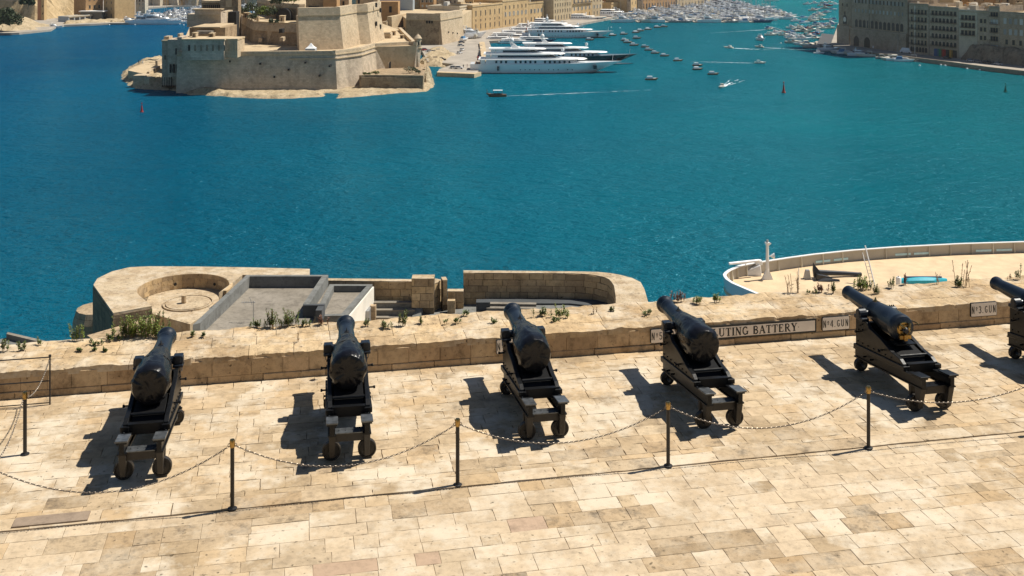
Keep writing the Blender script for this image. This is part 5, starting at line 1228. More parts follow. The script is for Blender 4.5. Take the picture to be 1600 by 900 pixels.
# ================================================================== BOATS
def hull_rings(L,B,zs,z_keel=-.4,fl=.82,bowrake=.12,n=14,stern=.8,sheer=.35,full=.55):
    rings=[]
    for i in range(n+1):
        f=i/n; x=-L/2+L*f
        b=B/2*(stern+(1-stern)*min(1,f/.35)) if f<full else B/2*max(.015,(1-((f-full)/(1-full))**2.1))
        zt=zs*(1+sheer*max(0,f-.45)**1.3*1.6)
        rk=lambda z:x+(z/zs)*L*bowrake*max(0,(f-.5)/.5)**2 - L*bowrake*max(0,(f-.5)/.5)**2
        fb=fl+(1-fl)*(1-max(0,(f-full)/(1-full))*.9)
        fb=fl if f>full else fl+.12
        rings.append([(rk(zt),-b,zt),(rk(zt*.45),-b*(fb+.07),zt*.45),(rk(0),-b*fb*.92,0),(rk(z_keel),-b*.35,z_keel),(rk(z_keel),b*.35,z_keel),(rk(0),b*fb*.92,0),(rk(zt*.45),b*(fb+.07),zt*.45),(rk(zt),b,zt)])
    return rings
def tier(m_,x0,x1,hw0,hw1,z0,z1,rf=.5,ra=.1,n=8,nose=.5):
    """deckhouse with rounded forward end"""
    def outline(x0,x1,hw):
        L=x1-x0; P=[(x0,-hw),(x0+L*(1-nose),-hw)]
        for k in range(1,n): a=-pi/2+pi*k/n; P.append((x1-L*nose+L*nose*cos(a),hw*sin(a)))
        P+=[(x0+L*(1-nose),hw),(x0,hw)]; return P
    h=z1-z0; a=outline(x0,x1,hw0); b=outline(x0+h*ra,x1-h*rf,hw1)
    m_.loft([[(x,y,z0) for x,y in a],[(x,y,z1) for x,y in b]])
def motor_boat(kind,L,B,hm):
    m_=MB(); zs=L*.12
    m_.cur=0; m_.loft(hull_rings(L,B,zs))
    if kind==0:    # flybridge cruiser
        m_.cur=0; tier(m_,-L*.22,L*.22,B*.40,B*.34,zs*.9,zs+L*.10,1.2); m_.cur=1; tier(m_,-L*.20,L*.205,B*.41,B*.365,zs+L*.035,zs+L*.078,1.2)
        m_.cur=0; tier(m_,-L*.26,L*.06,B*.38,B*.36,zs+L*.101,zs+L*.125,.6); m_.cur=1; tier(m_,-L*.12,L*.05,B*.30,B*.25,zs+L*.126,zs+L*.16,1.5)
        m_.cur=0; m_.box(-L*.20,-L*.15,-B*.33,B*.33,zs+L*.20,zs+L*.215); m_.box(-L*.20,-L*.17,-B*.33,-B*.30,zs+L*.12,zs+L*.20); m_.box(-L*.20,-L*.17,B*.30,B*.33,zs+L*.12,zs+L*.20)
        m_.cur=2; m_.box(-L*.47,-L*.27,-B*.33,B*.33,zs*.9,zs*1.02)
    elif kind==1:  # open sports boat with windscreen
        m_.cur=0; tier(m_,-L*.05,L*.30,B*.36,B*.24,zs*.9,zs+L*.045,1.5); m_.cur=1; tier(m_,-L*.06,L*.10,B*.34,B*.26,zs+L*.02,zs+L*.10,1.4)
        m_.cur=2; m_.box(-L*.42,-L*.08,-B*.34,B*.34,zs*.93,zs*1.03); m_.cur=0; m_.box(-L*.30,-L*.04,-B*.32,B*.32,zs+L*.15,zs+L*.165); m_.box(-L*.30,-L*.28,-B*.31,B*.31,zs,zs+L*.15)
    elif kind==2:  # cabin boat with blue canvas
        m_.cur=0; tier(m_,-L*.10,L*.26,B*.36,B*.28,zs*.9,zs+L*.08,.9); m_.cur=1; tier(m_,-L*.09,L*.25,B*.365,B*.31,zs+L*.035,zs+L*.065,.9)
        m_.cur=2; m_.hexa([(-L*.42,-B*.36,zs),(-L*.08,-B*.36,zs),(-L*.08,B*.36,zs),(-L*.42,B*.36,zs),(-L*.36,-B*.28,zs+L*.14),(-L*.10,-B*.28,zs+L*.15),(-L*.10,B*.28,zs+L*.15),(-L*.36,B*.28,zs+L*.14)])
    elif kind==3:  # sailing yacht
        m_.cur=0; tier(m_,-L*.18,L*.20,B*.28,B*.20,zs*.9,zs+L*.04,2); m_.cur=2; m_.box(-L*.40,-L*.02,-B*.09,B*.09,zs+L*.13,zs+L*.16)
        m_.cur=3; m_.tube([(L*.06,0,zs),(L*.06,0,zs+L*1.18)],[.10,.06],6); m_.cyl((-L*.40,0,zs+L*.125),(L*.06,0,zs+L*.125),.06,5)
        m_.cyl((L*.47,0,zs),(L*.06,0,zs+L*1.12),.025,4); m_.cyl((-L*.49,0,zs),(L*.06,0,zs+L*1.17),.025,4); m_.cyl((L*.06,-B*.34,zs+L*.6),(L*.06,B*.34,zs+L*.6),.04,4)
    return m_.mesh('boat',[M[hm],M['boat_window'],M['canvas_blue'] if kind in (2,3) and L!=11 else M['cream_gel'],M['grey_metal']],False,uv=False)
BM=[motor_boat(0,12,4.2,'hull_white'),motor_boat(1,9.5,3.2,'cream_gel'),motor_boat(2,9,3.1,'hull_white'),motor_boat(0,15,4.7,'hull_white'),motor_boat(3,11,3.4,'hull_white'),motor_boat(1,8,2.8,'boat_grey'),motor_boat(3,12,3.5,'hull_blue'),motor_boat(0,13,4.3,'cream_gel'),motor_boat(2,8,2.8,'hull_red')]
BN=[('motor_cruiser','motor cruiser'),('sports_boat','boat'),('cabin_boat','boat'),('motor_cruiser','motor cruiser'),('sailing_yacht','sailboat'),('sports_boat','boat'),('sailing_yacht','sailboat'),('motor_cruiser','motor cruiser'),('cabin_boat','boat')]
BD=['white flybridge cruiser','cream sports boat','blue-canvas cabin boat','large white cruiser','white sailing yacht','small grey boat','dark blue sailing yacht','cream flybridge cruiser','red-hulled cabin boat']
def berth(k,p,rz,label,group,sc=1):
    o=bpy.data.objects.new(BN[k][0],BM[k]); C.collection.objects.link(o); o.location=(p[0],p[1],0); o.rotation_euler=(0,0,rz); o.scale=(sc,sc,sc)
    tag(o,label,BN[k][1],group); return o
far_mb=MB(); nind=0
ORD=['first','second','third','fourth','fifth','sixth','seventh','eighth','ninth','tenth']
def marina(cols,y0f,y1,where,limit,sc,pont='marina_pontoon'):
    """pontoons run away from the viewer, the boats lie across them"""
    spots=[]
    for ci,px in enumerate(cols):
        y0=y0f(px); x0=X(px,y0); slope=.02
        pt=thing(pont,f'floating pontoon, {ORD[ci]} from the left in {where}','pontoon',(x0,y0,0),0,'pontoons in '+where)
        MB().box(-1.2,1.2,-2,y1-y0,-.3,.6).build('deck',M['quay'],pt,uv=False)
        for k in range(int((y1-y0)/40)): MB().cyl((1.0,k*40,-1),(1.0,k*40,2.2),.15,6).build('pile',M['grey_metal'],pt,uv=False)
        for side in (-1,1):
            y=y0+R.uniform(0,3)
            while y<y1:
                k=R.choices(range(9),[5,3,3,4,2.2,2,1,3,.4])[0]; L=[12,9.5,9,15,11,8,12,13,8][k]*sc; B=[4.2,3.2,3.1,4.7,3.4,2.8,3.5,4.3,2.8][k]*sc
                spots.append((y,x0+side*(1.6+L/2),k,(0 if side>0 else pi)+(pi if R.random()<.35 else 0)+R.uniform(-.07,.07),ci)); y+=B+R.uniform(.6,2.4)
    spots.sort()
    for i,(y,x,k,rz,ci) in enumerate(spots):
        if i<limit:
            wh='near' if i<limit*.33 else ('middle' if i<limit*.66 else 'rear')
            berth(k,(x,y),rz,f'{BD[k]} on pontoon {ORD[ci]} from left, {wh} part of {where}',f'{BD[k]}s on the {ORD[ci]} pontoon, {wh} part of {where}',sc)
        else:
            me=BM[k]; c_,s__=cos(rz)*sc,sin(rz)*sc; b0=len(far_mb.v)
            for v in me.vertices: far_mb.v.append((x+v.co.x*c_-v.co.y*s__,y+v.co.x*s__+v.co.y*c_,v.co.z*sc))
            for pf in me.polygons: far_mb.f.append(tuple(b0+i_ for i_ in pf.vertices)); far_mb.m.append(pf.material_index)
X=lambda px,D:(px-800)/F*D
marina([998,1042,1086,1130,1174,1216],lambda px:885 if px<1210 else 925,1560,'the marina',225,1.38)
marina([217,243,270,297,324],lambda px:872 if px<310 else 940,1095,'the creek',90,1.1,'creek_pontoon')
o=far_mb.build('distant_marina_boats',[M['hull_white'],M['glass'],M['canvas_blue'],M['grey_metal']],uv=False); tag(o,'dense mass of white boats in the farthest marina rows','boats',kind='stuff')
# tall masts in the creek
for k,(px,D) in enumerate(((262.5,876),(294,900),(279,940),(311,930),(327,960),(333,1010),(1010,905),(1030,910),(1148,920),(1166,915),(1090,960),(1205,930),(1120,990),(1060,1000),(1180,1030))):
    berth(4,(X(px,D),D),R.uniform(0,3),('tall-masted white sailing yacht in the left creek' if px<400 else 'tall-masted white sailing yacht standing out of the central marina'),('tall masted yachts in the left creek' if px<400 else 'tall masted yachts in the central marina'),1.7)
for k in range(26):
    D=R.uniform(905,1350); px=R.uniform(1000,1235); berth(4,(X(px,D),D),R.uniform(-.2,.2),'tall-masted white sailing yacht standing out of the marina','tall masted yachts in the central marina',R.uniform(1.35,1.8))
# big charter boats along the creek front
for k,(a,L) in enumerate(((230,30),(247,34),(262,24))):
    D=868; berth(3,(X(a,D),D-4),.02,['long white yacht moored first along the creek front','long white yacht moored in the middle of the creek front','white yacht moored at the right of the creek front'][k],'long yachts along the creek front',L/15)
# moored traditional boats with canopies
def luzzu(L=6.8):
    t=thing('moored_boat','','boat'); B=L*.36
    m_=MB(); m_.loft(hull_rings(L,B,.85,stern=.45,sheer=.6)); m_.build('hull',M['hull_wood'],t,uv=False)
    m_=MB(); m_.loft([[(-L*.42,-B*.44,.80),(L*.40,-B*.25,.95),(L*.40,B*.25,.95),(-L*.42,B*.44,.80)],[(-L*.42,-B*.44,.98),(L*.40,-B*.25,1.1),(L*.40,B*.25,1.1),(-L*.42,B*.44,.98)]]); m_.build('gunwale_deck',M['cream_gel'],t,uv=False)
    m_=MB(); m_.hexa([(-L*.38,-B*.44,1.0),(L*.12,-B*.44,1.0),(L*.12,B*.44,1.0),(-L*.38,B*.44,1.0),(-L*.34,-B*.34,2.1),(L*.06,-B*.34,2.1),(L*.06,B*.34,2.1),(-L*.34,B*.34,2.1)]); m_.build('cabin_cover',M['white_paint'],t,uv=False)
    return t
lz=luzzu(); 
moor=[(1018,122),(1114.5,113.7),(1090,106),(1090,100),(1059.5,92.4),(1038.6,85),(1024,80.7),(1014,76),(1008,71),(991,68.4),(981,64),(976.6,61),(995,57.4),(975,51),(994,48.5),(1001,45.7),(1013,43.5),(1027.4,40.4),(1037.8,39.3),(921.7,60),(939.5,56),(957.5,53)]
ordn=['first','second','third','fourth','fifth','sixth','seventh','eighth','ninth','tenth','eleventh','twelfth','thirteenth','fourteenth','fifteenth','sixteenth','seventeenth','eighteenth','nineteenth','twentieth','twenty-first','twenty-second']
for i,(x,y) in enumerate(moor):
    p=at(x,y+3,0)
    lab=f'small white-covered moored boat, {ordn[i]} from the front of the curved line'
    if i==0: lab='lone small covered boat, nearest of all the moored boats'
    if i>=19: lab=['left','middle','right'][i-19]+' one of three small boats moored off the superyacht bows'
    rz=.05+R.uniform(-.25,.25)
    if i==0: lz.location=p; lz.scale=(.85,.85,.85); lz.rotation_euler=(0,0,rz); lz['label']=lab; lz['group']='small moored boats in the open creek'
    else: copy_tree(lz,None,p,rz,lab,'small moored boats in the open creek',(.78+.08*(y<70),)*3)
right=[(1204,44),(1205,54),(1213,51),(1218,48),(1226,54),(1234,51),(1238,43),(1251,44),(1262,44),(1256,35),(1242,48),(1236,57),(1275,40),(1283,44),(1278,37),(1285,41),(1293,43),(1272,52),(1268,56),(1274,24),(1280,21),(1287,19),(1285,30),(1299,30),(1300,36),(1290,12),(1296,8),(1302,14),(1298,3),(1306,6),(1282,8),(1288,3),(1293,18),(1272,28)]
for _ in range(30):
    yy_=R.uniform(2,60); right.append((R.uniform(1262-yy_*.75,1300-max(0,yy_-45)*1.5),yy_))
for i,(x,y) in enumerate(right):
    k=[2,1,0,5,1,2,0,7,8][i%9]
    p=at(x,y+1.5,0); side='near' if y>40 else ('middle' if y>18 else 'far')
    berth(k,p,R.uniform(-.5,.5)+(pi if R.random()<.3 else 0),f'{BD[k]} on a mooring in the {side} right-hand channel',f'{BD[k].replace("-"," ")}s moored in the {side} right channel',.8 if k in(0,7) else .95)
berth(3,at(1189,63,0),-1.45,'white launch with tall wheelhouse heading towards the viewer mid-channel','',.8)
berth(0,at(1280,84,0),.1,'small dark boat off the right-hand dock','',.55)
# buoys
def buoy(px,py,hh,mats,label):
    p=at(px,py,0); t=thing('navigation_buoy',label,'buoy',(p.x,p.y,0),0); s_=hh/7
    MB().lathe([(0,-.5),(1.2*s_,-.5),(1.25*s_,.4*s_),(1.1*s_,.7*s_),(0,.8*s_)],'z',n=14).build('float',M[mats[1]],t,smooth=True)
    m_=MB(); m_.lathe([(.85*s_,.75*s_),(.35*s_,4.4*s_),(.35*s_,4.7*s_),(0,4.7*s_)],'z',n=10); m_.build('tower',M[mats[0]],t,smooth=True)
    m_=MB(); m_.cyl((0,0,4.6*s_),(0,0,5.8*s_),.10*s_,6); m_.lathe([(0,5.5*s_),(.4*s_,5.6*s_),(.4*s_,6.3*s_),(0,6.5*s_)],'z',n=8); m_.build('top_mark',M[mats[0]],t)
buoy(221.5,175,3.7,('red_paint','red_paint'),'red conical buoy afloat below the left foot of the fort')
buoy(1224.5,145,5.0,('hull_red','hull_red'),'dark red buoy with tall top mark in mid water on the right')
buoy(1571,144,4.2,('green_paint','green_paint'),'green buoy near the right edge')
buoy(1222,76,2.0,('green_paint','green_paint'),'tiny dark green buoy in the channel'); 
for k,(x,y) in enumerate(((1437,103),(1470,102),(1477,103),(1511,108),(1531,110),(1220,68),(1234,67),(955,43),(969,44),(171,39),(192,38.5),(211,39),(222,38.5),(248,38.5),(281,38),(287,39.5))):
    p=at(x,y,0); o=MB().lathe([(0,-.3),(.5,-.1),(.6,.2),(.35,.6),(0,.7)],'z',n=8).build('mooring_float',M['white_paint'],None,smooth=True); o.location=p
    tag(o,'small white mooring float '+('off the right-hand quay' if x>1400 else 'in the mid channel' if x>1100 else 'off the far yachts' if x>600 else 'off the creek front'),'float','white floats '+('off the right-hand quay' if x>1400 else 'in the mid channel' if x>1100 else 'off the far yachts' if x>600 else 'off the creek front'))
# moving boats with wakes
def wake(p,ang,L,wd,label,seed):
    m_=MB(); n=26; rr=random.Random(seed)
    for arm in (-1,0,1):
        A=[];B_=[]
        for i in range(n+1):
            f=i/n; x=-f*L; y=arm*wd*f**.9*.5+rr.uniform(-.12,.12)*(1+f*2); w2=(.55 if arm==0 else .28)*(1-f*.8)*rr.uniform(.5,1.2)*max(.5,wd/6)
            A.append((x,y-w2,.045)); B_.append((x,y+w2,.045))
        for i in range(n):
            if rr.random()<.28*(i/n)*2: continue
            m_.add([A[i],A[i+1],B_[i+1],B_[i]],[(0,1,2,3)])
    o=m_.build('boat_wake',M['foam'],None,uv=False); o.location=(p.x,p.y,0); o.rotation_euler=(0,0,ang); tag(o,label,'wake',kind='stuff')
def ferry(px,py,rz,label,wk=None):
    p=at(px,py,0); t=thing('water_taxi',label,'boat',(p.x,p.y,0),rz)
    L=8.0;B=2.3; m_=MB(); m_.loft(hull_rings(L,B,1.0,stern=.5,sheer=.6)); m_.build('hull',M['hull_wood'],t,uv=False)
    MB().box(-L*.30,L*.18,-B*.45,B*.45,2.45,2.65).build('roof',M['white_paint'],t)
    for x in (-L*.29,-L*.06,L*.17):
        for s_ in (-1,1): MB().cyl((x,s_*B*.43,.9),(x,s_*B*.43,2.46),.06,5).build('roof_post',M['hull_wood'],t)
    MB().cyl((L*.47,0,1.1),(L*.50,0,3.0),.12,6).build('stem_post',M['hull_wood'],t); MB().box(-L*.28,L*.14,-B*.3,B*.3,.8,1.3).build('benches',M['cloth_dark'],t)
    if wk: wake(p,rz,*wk)
    return p
p=ferry(776,151,pi,'small open water taxi with white roof crossing below the superyacht')
wake(at(784,150.5,0),pi+.30,66,2.2,'long thin white wake of the water taxi',1)
def runabout(px,py,rz,label,wl,wd,seed):
    berth(1,at(px,py,0),rz,label,'',.62); p=at(px,py,0); wake(Vector((p.x-2*cos(rz),p.y-2*sin(rz),0)),rz,wl,wd,'white wake behind the '+label,seed)
runabout(1127,137,-2.0,'small grey boat heading left towards the viewer',30,7,2)
runabout(1138,75,2.6,'small white boat heading away up the channel',26,8,3)
runabout(1186,74,2.5,'small boat left of the launch with dark cabin',34,6,4)
runabout(1188,99,-.25,'small dark boat heading right in mid channel',34,4,5)
runabout(1204,46,.6,'small boat leaving the marina mouth with long wake',60,4,6)
# ---- superyachts
def superyacht(L,B,loc,rz,label,hullm='hull_white',tiers=3,dark=False,domes=2,name='superyacht',sc=1,wins=True):
    t=thing(name,label,'yacht',loc,rz); h=L*.064
    m_=MB(); m_.loft(hull_rings(L,B,h,-1,fl=.78,bowrake=.16,n=26,stern=.9,sheer=.30,full=.58)); m_.build('hull',M[hullm],t,smooth=True,uv=False)
    m_=MB(); m_.loft([[(x,y*1.008,z) for x,y,z in r] for r in [[(a[0],a[1],a[2]) for a in rg] for rg in hull_rings(L*1.001,B*.80,.28,-.3,fl=.98,bowrake=.0,n=14,stern=.9,sheer=0,full=.58)]]); m_.build('boot_stripe',M['hull_dark'],t,uv=False)
    z=h*.96; x0,x1=-L*.40,L*.27; hw=B*.46; hh=L*.031
    m_=MB(); m_.box(-L*.47,-L*.30,-B*.42,B*.42,h*.94,h*1.02); m_.build('aft_deck',M['teak'],t)
    for k in range(tiers):
        hh_=hh*(1-.06*k); m_=MB(); tier(m_,x0,x1,hw,hw*.92,z,z+hh_,2.4,.3,10,.42); tb=m_.build('deckhouse',M[('hull_white' if not dark else 'hull_white')],t,smooth=True,uv=False)
        m_=MB(); tier(m_,x0+L*.05,x1-hh_*.7,hw*.985+.05,hw*.95+.05,z+hh_*.30,z+hh_*.76,2.6,.2,10,.42); m_.build('window_band',M['glass'],tb,uv=False) if (k>0 or not wins) else None
        m_=MB(); tier(m_,x0-L*.045,x1+L*.03,hw*1.05,hw*1.0,z+hh_,z+hh_+L*.007,2.0,0,10,.42); m_.build('deck_overhang',M['white_paint'],t,uv=False)
        if k==0 and wins:
            for j in range(16):
                if j in (3,9): continue
                x=x0+L*.07+j*L*.033
                for s_ in (-1,1): MB().box(x,x+L*.014,*sorted((s_*hw*.93,s_*(hw*.985+.10))),z+hh_*.28,z+hh_*.80).build('window',M['glass'],tb,uv=False)
        for s_ in (-1,1): MB().box(x0-L*.03,x0+L*.0,*sorted((s_*hw*.96,s_*hw*.90)),z,z+hh_).build('stanchion',M['white_paint'],t)
        z+=hh_+L*.006; x0+=L*.035; x1-=L*(.15-.02*k); hw*=.84
    if wins:
        for j in range(12):
            x=-L*.16+j*L*.032
            if j in (5,9): continue
            for s_ in (-1,1): MB().cyl((x,s_*B*.40,h*.42),(x,s_*(B*.5+.02),h*.42),L*.0035,8).build('porthole',M['glass'],t,uv=False)
        MB().box(L*.335,L*.358,-B*.45,-B*.26,h*.45,h*.85).build('anchor_pocket',M['glass'],t)
        MB().cyl((-L*.31,-B*.50,h*.75),(-L*.31,-B*.56,h*.35),L*.008,8).build('fender',M['hull_dark'],t)
    # sloped arch mast with domes
    xm=(x0+x1)/2+L*.01; m_=MB()
    for s_ in (-1,1): m_.hexa([(xm-L*.02,s_*hw*.7-.15,z),(xm+L*.03,s_*hw*.7-.15,z),(xm+L*.03,s_*hw*.7+.15,z),(xm-L*.02,s_*hw*.7+.15,z),(xm-L*.035,s_*hw*.45-.12,z+L*.034),(xm-L*.01,s_*hw*.45-.12,z+L*.034),(xm-L*.01,s_*hw*.45+.12,z+L*.034),(xm-L*.035,s_*hw*.45+.12,z+L*.034)])
    m_.box(xm-L*.038,xm-L*.006,-hw*.62,hw*.62,z+L*.05,z+L*.040); m_.tube([(xm-L*.02,0,z+L*.034),(xm-L*.02,0,z+L*.10)],[.3,.12],8); m_.box(xm-L*.024,xm-L*.016,-hw*.4,hw*.4,z+L*.052,z+L*.056); m_.build('radar_mast',M['white_paint'],t)
    for k in range(domes):
        s_=(-1,1,0)[k]; r=L*.014; m_=MB(); m_.lathe([(0,-r),(r*.6,-r*.9),(r*.98,-r*.25),(r,.1*r),(r*.85,r*.6),(r*.5,r*.92),(0,r*1.02)],'z',(xm-L*.02,s_*hw*.42,z+L*.040+r),12); m_.build('radome',M['white_paint'],t,smooth=True)
    m_=MB(); r=L*.012; m_.lathe([(0,-r),(r*.8,-r*.7),(r,0),(r*.7,r*.8),(0,r)],'z',(L*.13,0,h*.96+hh*2+L*.02+r),12); m_.build('forward_dome',M['white_paint'],t,smooth=True)
    MB().cyl((L*.47,0,h*1.3),(L*.475,0,h*1.3+L*.035),.1,6).build('jackstaff',M['white_paint'],t)
    m_=MB(); m_.box(-L*.44,-L*.438,-.03,.03,h,h+L*.05); m_.build('flagstaff',M['white_paint'],t); MB().box(-L*.455,-L*.442,-.05,.05,h+L*.018,h+L*.048).build('flag',M['red_paint'],t)
    return t
yd=at(850,115,0); Ly=71
superyacht(Ly,12,(yd.x,yd.y+5.5,0),0.0,'nearest superyacht, long white hull with three window groups lying across the quay end')
superyacht(66,11,(at(938,107,0).x-14,at(938,107,0).y+22,0),.02,'superyacht with dark green hull behind the nearest white one','hull_dark',3,True)
superyacht(60,11,(X(885,735),735,0),-.02,'white superyacht with stepped decks and big radar domes, third from the front','hull_white',3)
superyacht(44,9,(X(866,800),800,0),-.05,'sleek grey-white motor yacht with dark bow windows, fourth from the front','hull_white',2)
superyacht(44,9,(X(905,905),905,0),-.03,'white motor yacht lying before the yellow palace facades','hull_white',2)
superyacht(52,9.5,(X(948,955),955,0),0,'white expedition-like yacht, farthest of the big ones, next to the marina','hull_white',2)
superyacht(38,8,(X(846,860),860,0),-.08,'white yacht berthed stern-to below the palace facade','hull_white',2,wins=False)
lb7=['leftmost medium yacht berthed stern-to behind the superyachts','second medium yacht berthed stern-to behind the superyachts','third medium yacht berthed stern-to behind the superyachts','fourth medium yacht berthed stern-to behind the superyachts','fifth medium yacht berthed stern-to behind the superyachts','sixth medium yacht berthed stern-to behind the superyachts','seventh medium yacht berthed stern-to behind the superyachts','eighth medium yacht berthed stern-to behind the superyachts']
for k,(px,D,L) in enumerate(((786,705,24),(797,728,28),(812,752,28),(826,778,30),(806,690,22),(838,700,26),(858,770,32),(836,815,30))):
    superyacht(L,L*.22,(X(px,D),D,0),R.uniform(-.12,.05),lb7[k],['hull_white','hull_blue','hull_white','boat_grey'][k%4],2,domes=2,wins=False)
# right-hand dock boats
for k,(x,y,r) in enumerate(((1240,66,.1),(1252,69,.0),(1264,70,.1),(1240,60,.15),(1254,62,.2),(1266,73,.1),(1296,78,.05),(1312,82,-.25),(1322,83,-.3),(1333,84,-.3),(1344,86,-.3),(1353,87,-.3),(1382,91,-.25),(1392,93,-.3),(1413,95,-.35),(1422,93,-.4))):
    kk=[1,2,1,5,0,1,0,1,2,1,0,1,5,1,2,1][k]
    berth(kk,at(x,y+1.2,0),r+(pi if k%2 else 0),f'{BD[kk]} tied along the right-hand quay, {ordn[k]} from its left end','boats tied along the right-hand quay',1.15)
berth(4,at(1401,95,0),-.3,'white sailing yacht with a tall thin mast at the right-hand quay','',1.0)
berth(5,at(1437,97,0),-.2,'little white dinghy afloat by the right-hand quay wall','',.6)
berth(0,at(85,44,0),.05,'low grey boat moored by the rocks at the far left','',1.0)

# ================================================================== BUILDINGS
WM={}
def winmesh(w_,h_,kind):
    key=(w_,h_,kind)
    if key in WM: return WM[key]
    m_=MB(); m_.cur=1
    if kind=='arch':
        pr_=[(-w_/2,0),(w_/2,0),(w_/2,h_-w_/2)]+[(w_/2*cos(a),h_-w_/2+w_/2*sin(a)) for a in [pi*k/6 for k in range(1,6)]]+[(-w_/2,h_-w_/2)]
        m_.loft([[(x,y,z) for x,z in pr_] for y in (.3,-.03)]); m_.cur=0
        m_.box(-w_/2-.2,w_/2+.2,-.14,.1,-.3,-.01)
    else:
        m_.box(-w_/2,w_/2,-.03,.3,0,h_); m_.cur=0
        t_=.16; m_.box(-w_/2-t_,-w_/2-.002,-.12,.1,0,h_); m_.box(w_/2+.002,w_/2+t_,-.12,.1,0,h_); m_.box(-w_/2-t_*1.6,w_/2+t_*1.6,-.2,.1,h_+.002,h_+t_*1.4); m_.box(-w_/2-t_*1.6,w_/2+t_*1.6,-.2,.1,-t_*1.2,-.002)
        if kind=='shut': m_.cur=2; m_.box(-w_/2-w_*.45-t_,-w_/2-t_-.01,-.1,.1,.05,h_-.05); m_.box(w_/2+t_+.01,w_/2+w_*.45+t_,-.1,.1,.05,h_-.05)
        if kind=='closed': m_.cur=2; m_.box(-w_/2+.02,w_/2-.02,-.08,.0,.03,h_-.03)
    me=m_.mesh('window',[M['house_b'],M['window_dark'],M['shutter']],uv=False); WM[key]=me; return me
BALC={}
def balcmesh(w_):
    w_=round(w_,1)
    if w_ not in BALC:
        m_=MB(); m_.box(-w_/2,w_/2,-1.2,0,-.25,0); m_.cur=1; m_.box(-w_/2,w_/2,-1.2,-1.14,.95,1.02)
        k=int(w_/.35)
        for i in range(k+1): x=-w_/2+w_*i/k; m_.box(x-.04,x+.04,-1.2,-1.14,0,.95)
        BALC[w_]=m_.mesh('balcony',[M['senglea_b'],M['rail_iron']],uv=False)
    return BALC[w_]
def house(name,label,p0,p1,dep,z0,z1,mat,rows_,group=None,cat='house',roofbits=2,cornice=True,parapet=.9,seed=0,lean=0):
    """p0,p1: plan ends of the visible face; rows_: (z, w, h, n, kind, margin)"""
    p0=Vector((p0[0],p0[1],z0)); p1=Vector((p1[0],p1[1],z0)); d=(p1-p0); L=d.length; rz=atan2(d.y,d.x); rr=random.Random(seed+int(L*10))
    t=thing(name,label,cat,p0,rz,group); Hh=z1-z0
    MB().box(0,L,0,dep,0,Hh).build('wall',M[mat],t)
    MB().box(.3,L-.3,.3,dep-.3,Hh+.002,Hh+.12).build('roof',M['fort_top'] if mat!='house_c' else M['roof_grey'],t)
    if parapet:
        m_=MB(); m_.box(0,L,0,.28,Hh,Hh+parapet); m_.box(0,.28,.282,dep,Hh,Hh+parapet); m_.box(L-.28,L,.282,dep,Hh,Hh+parapet); m_.box(.282,L-.282,dep-.28,dep,Hh,Hh+parapet); m_.build('roof_parapet',M[mat],t)
    if cornice: MB().box(-.15,L+.15,-.35,-.002,Hh-.35,Hh+.05).build('cornice',M['house_b' if mat!='senglea' else 'senglea_b'],t)
    for k in range(roofbits):
        w_=rr.uniform(2,min(5,L*.4)); x=rr.uniform(1,max(1.2,L-w_-1)); h_=rr.uniform(1.8,3.2); y=rr.uniform(1.5,max(1.6,dep-4))
        if k%2==0: MB().box(x,x+w_,y,y+3,Hh+.12,Hh+h_).build('roof_hut',M[rr.choice(['house_b','house_c',mat,'white_wall'])],t)
        else: MB().cyl((x,y,Hh+.12),(x,y,Hh+1.6),.6,10).build('water_tank',M[rr.choice(['white_wall','grey_metal'])],t)
    for (z,w_,h_,n,kind,mg) in rows_:
        bal = kind.endswith('+'); kd=kind.rstrip('+')
        me=winmesh(w_,h_,kd)
        for k in range(n):
            x=mg+(L-2*mg)*((k+.5)/n); 
            inst('window',me,t,(x,0,z-z0))
        if bal: inst('balcony',balcmesh((L-2*mg)*.96),t,(L/2,0,z-z0-.2))
    return t
def fp(px,py,z=2.0): p=at(px,py,z); return (p.x,p.y)
# central waterfront quay and pier
def ground_poly(name,pts,z,mat,zb_=-2,**k):
    o=MB().prism([fp(x,y,z) for x,y in pts],zb_,z).build(name,mat,**k); o['kind']='structure'; return o
ground_poly('quay_ground',[(684,112),(742,115),(746,112),(772,85),(764,64),(800,62),(850,50),(900,38),(960,27),(1000,20),(1100,13),(1100,4),(700,20),(640,40),(652,66),(662,84),(668,96),(690,98),(710,100),(686,108)][::-1],1.6,M['quay'])
rocky('quay_rocks',[fp(655,96,1),fp(672,101,1),fp(700,103,1),fp(706,97,1),fp(716,88,1),fp(700,75,1),fp(660,78,1)],lambda x,y:2.6,.6,2.2,1.0,.12,M['rock'],terr=.7)
ground_poly('pier_edge',[(752,112),(741,115.5),(683,113),(683,111.5),(741,113.5)],1.9,M['fort_top'])
wall_=thing('quay_wall','pale low quay wall with bollards beside the parked cars','wall',at(757,80,1.6)); batter_wall('wall',FT,wall_,[fp(763,98,2.6),fp(757,66,2.6)],0,2.9,.1,3.2)
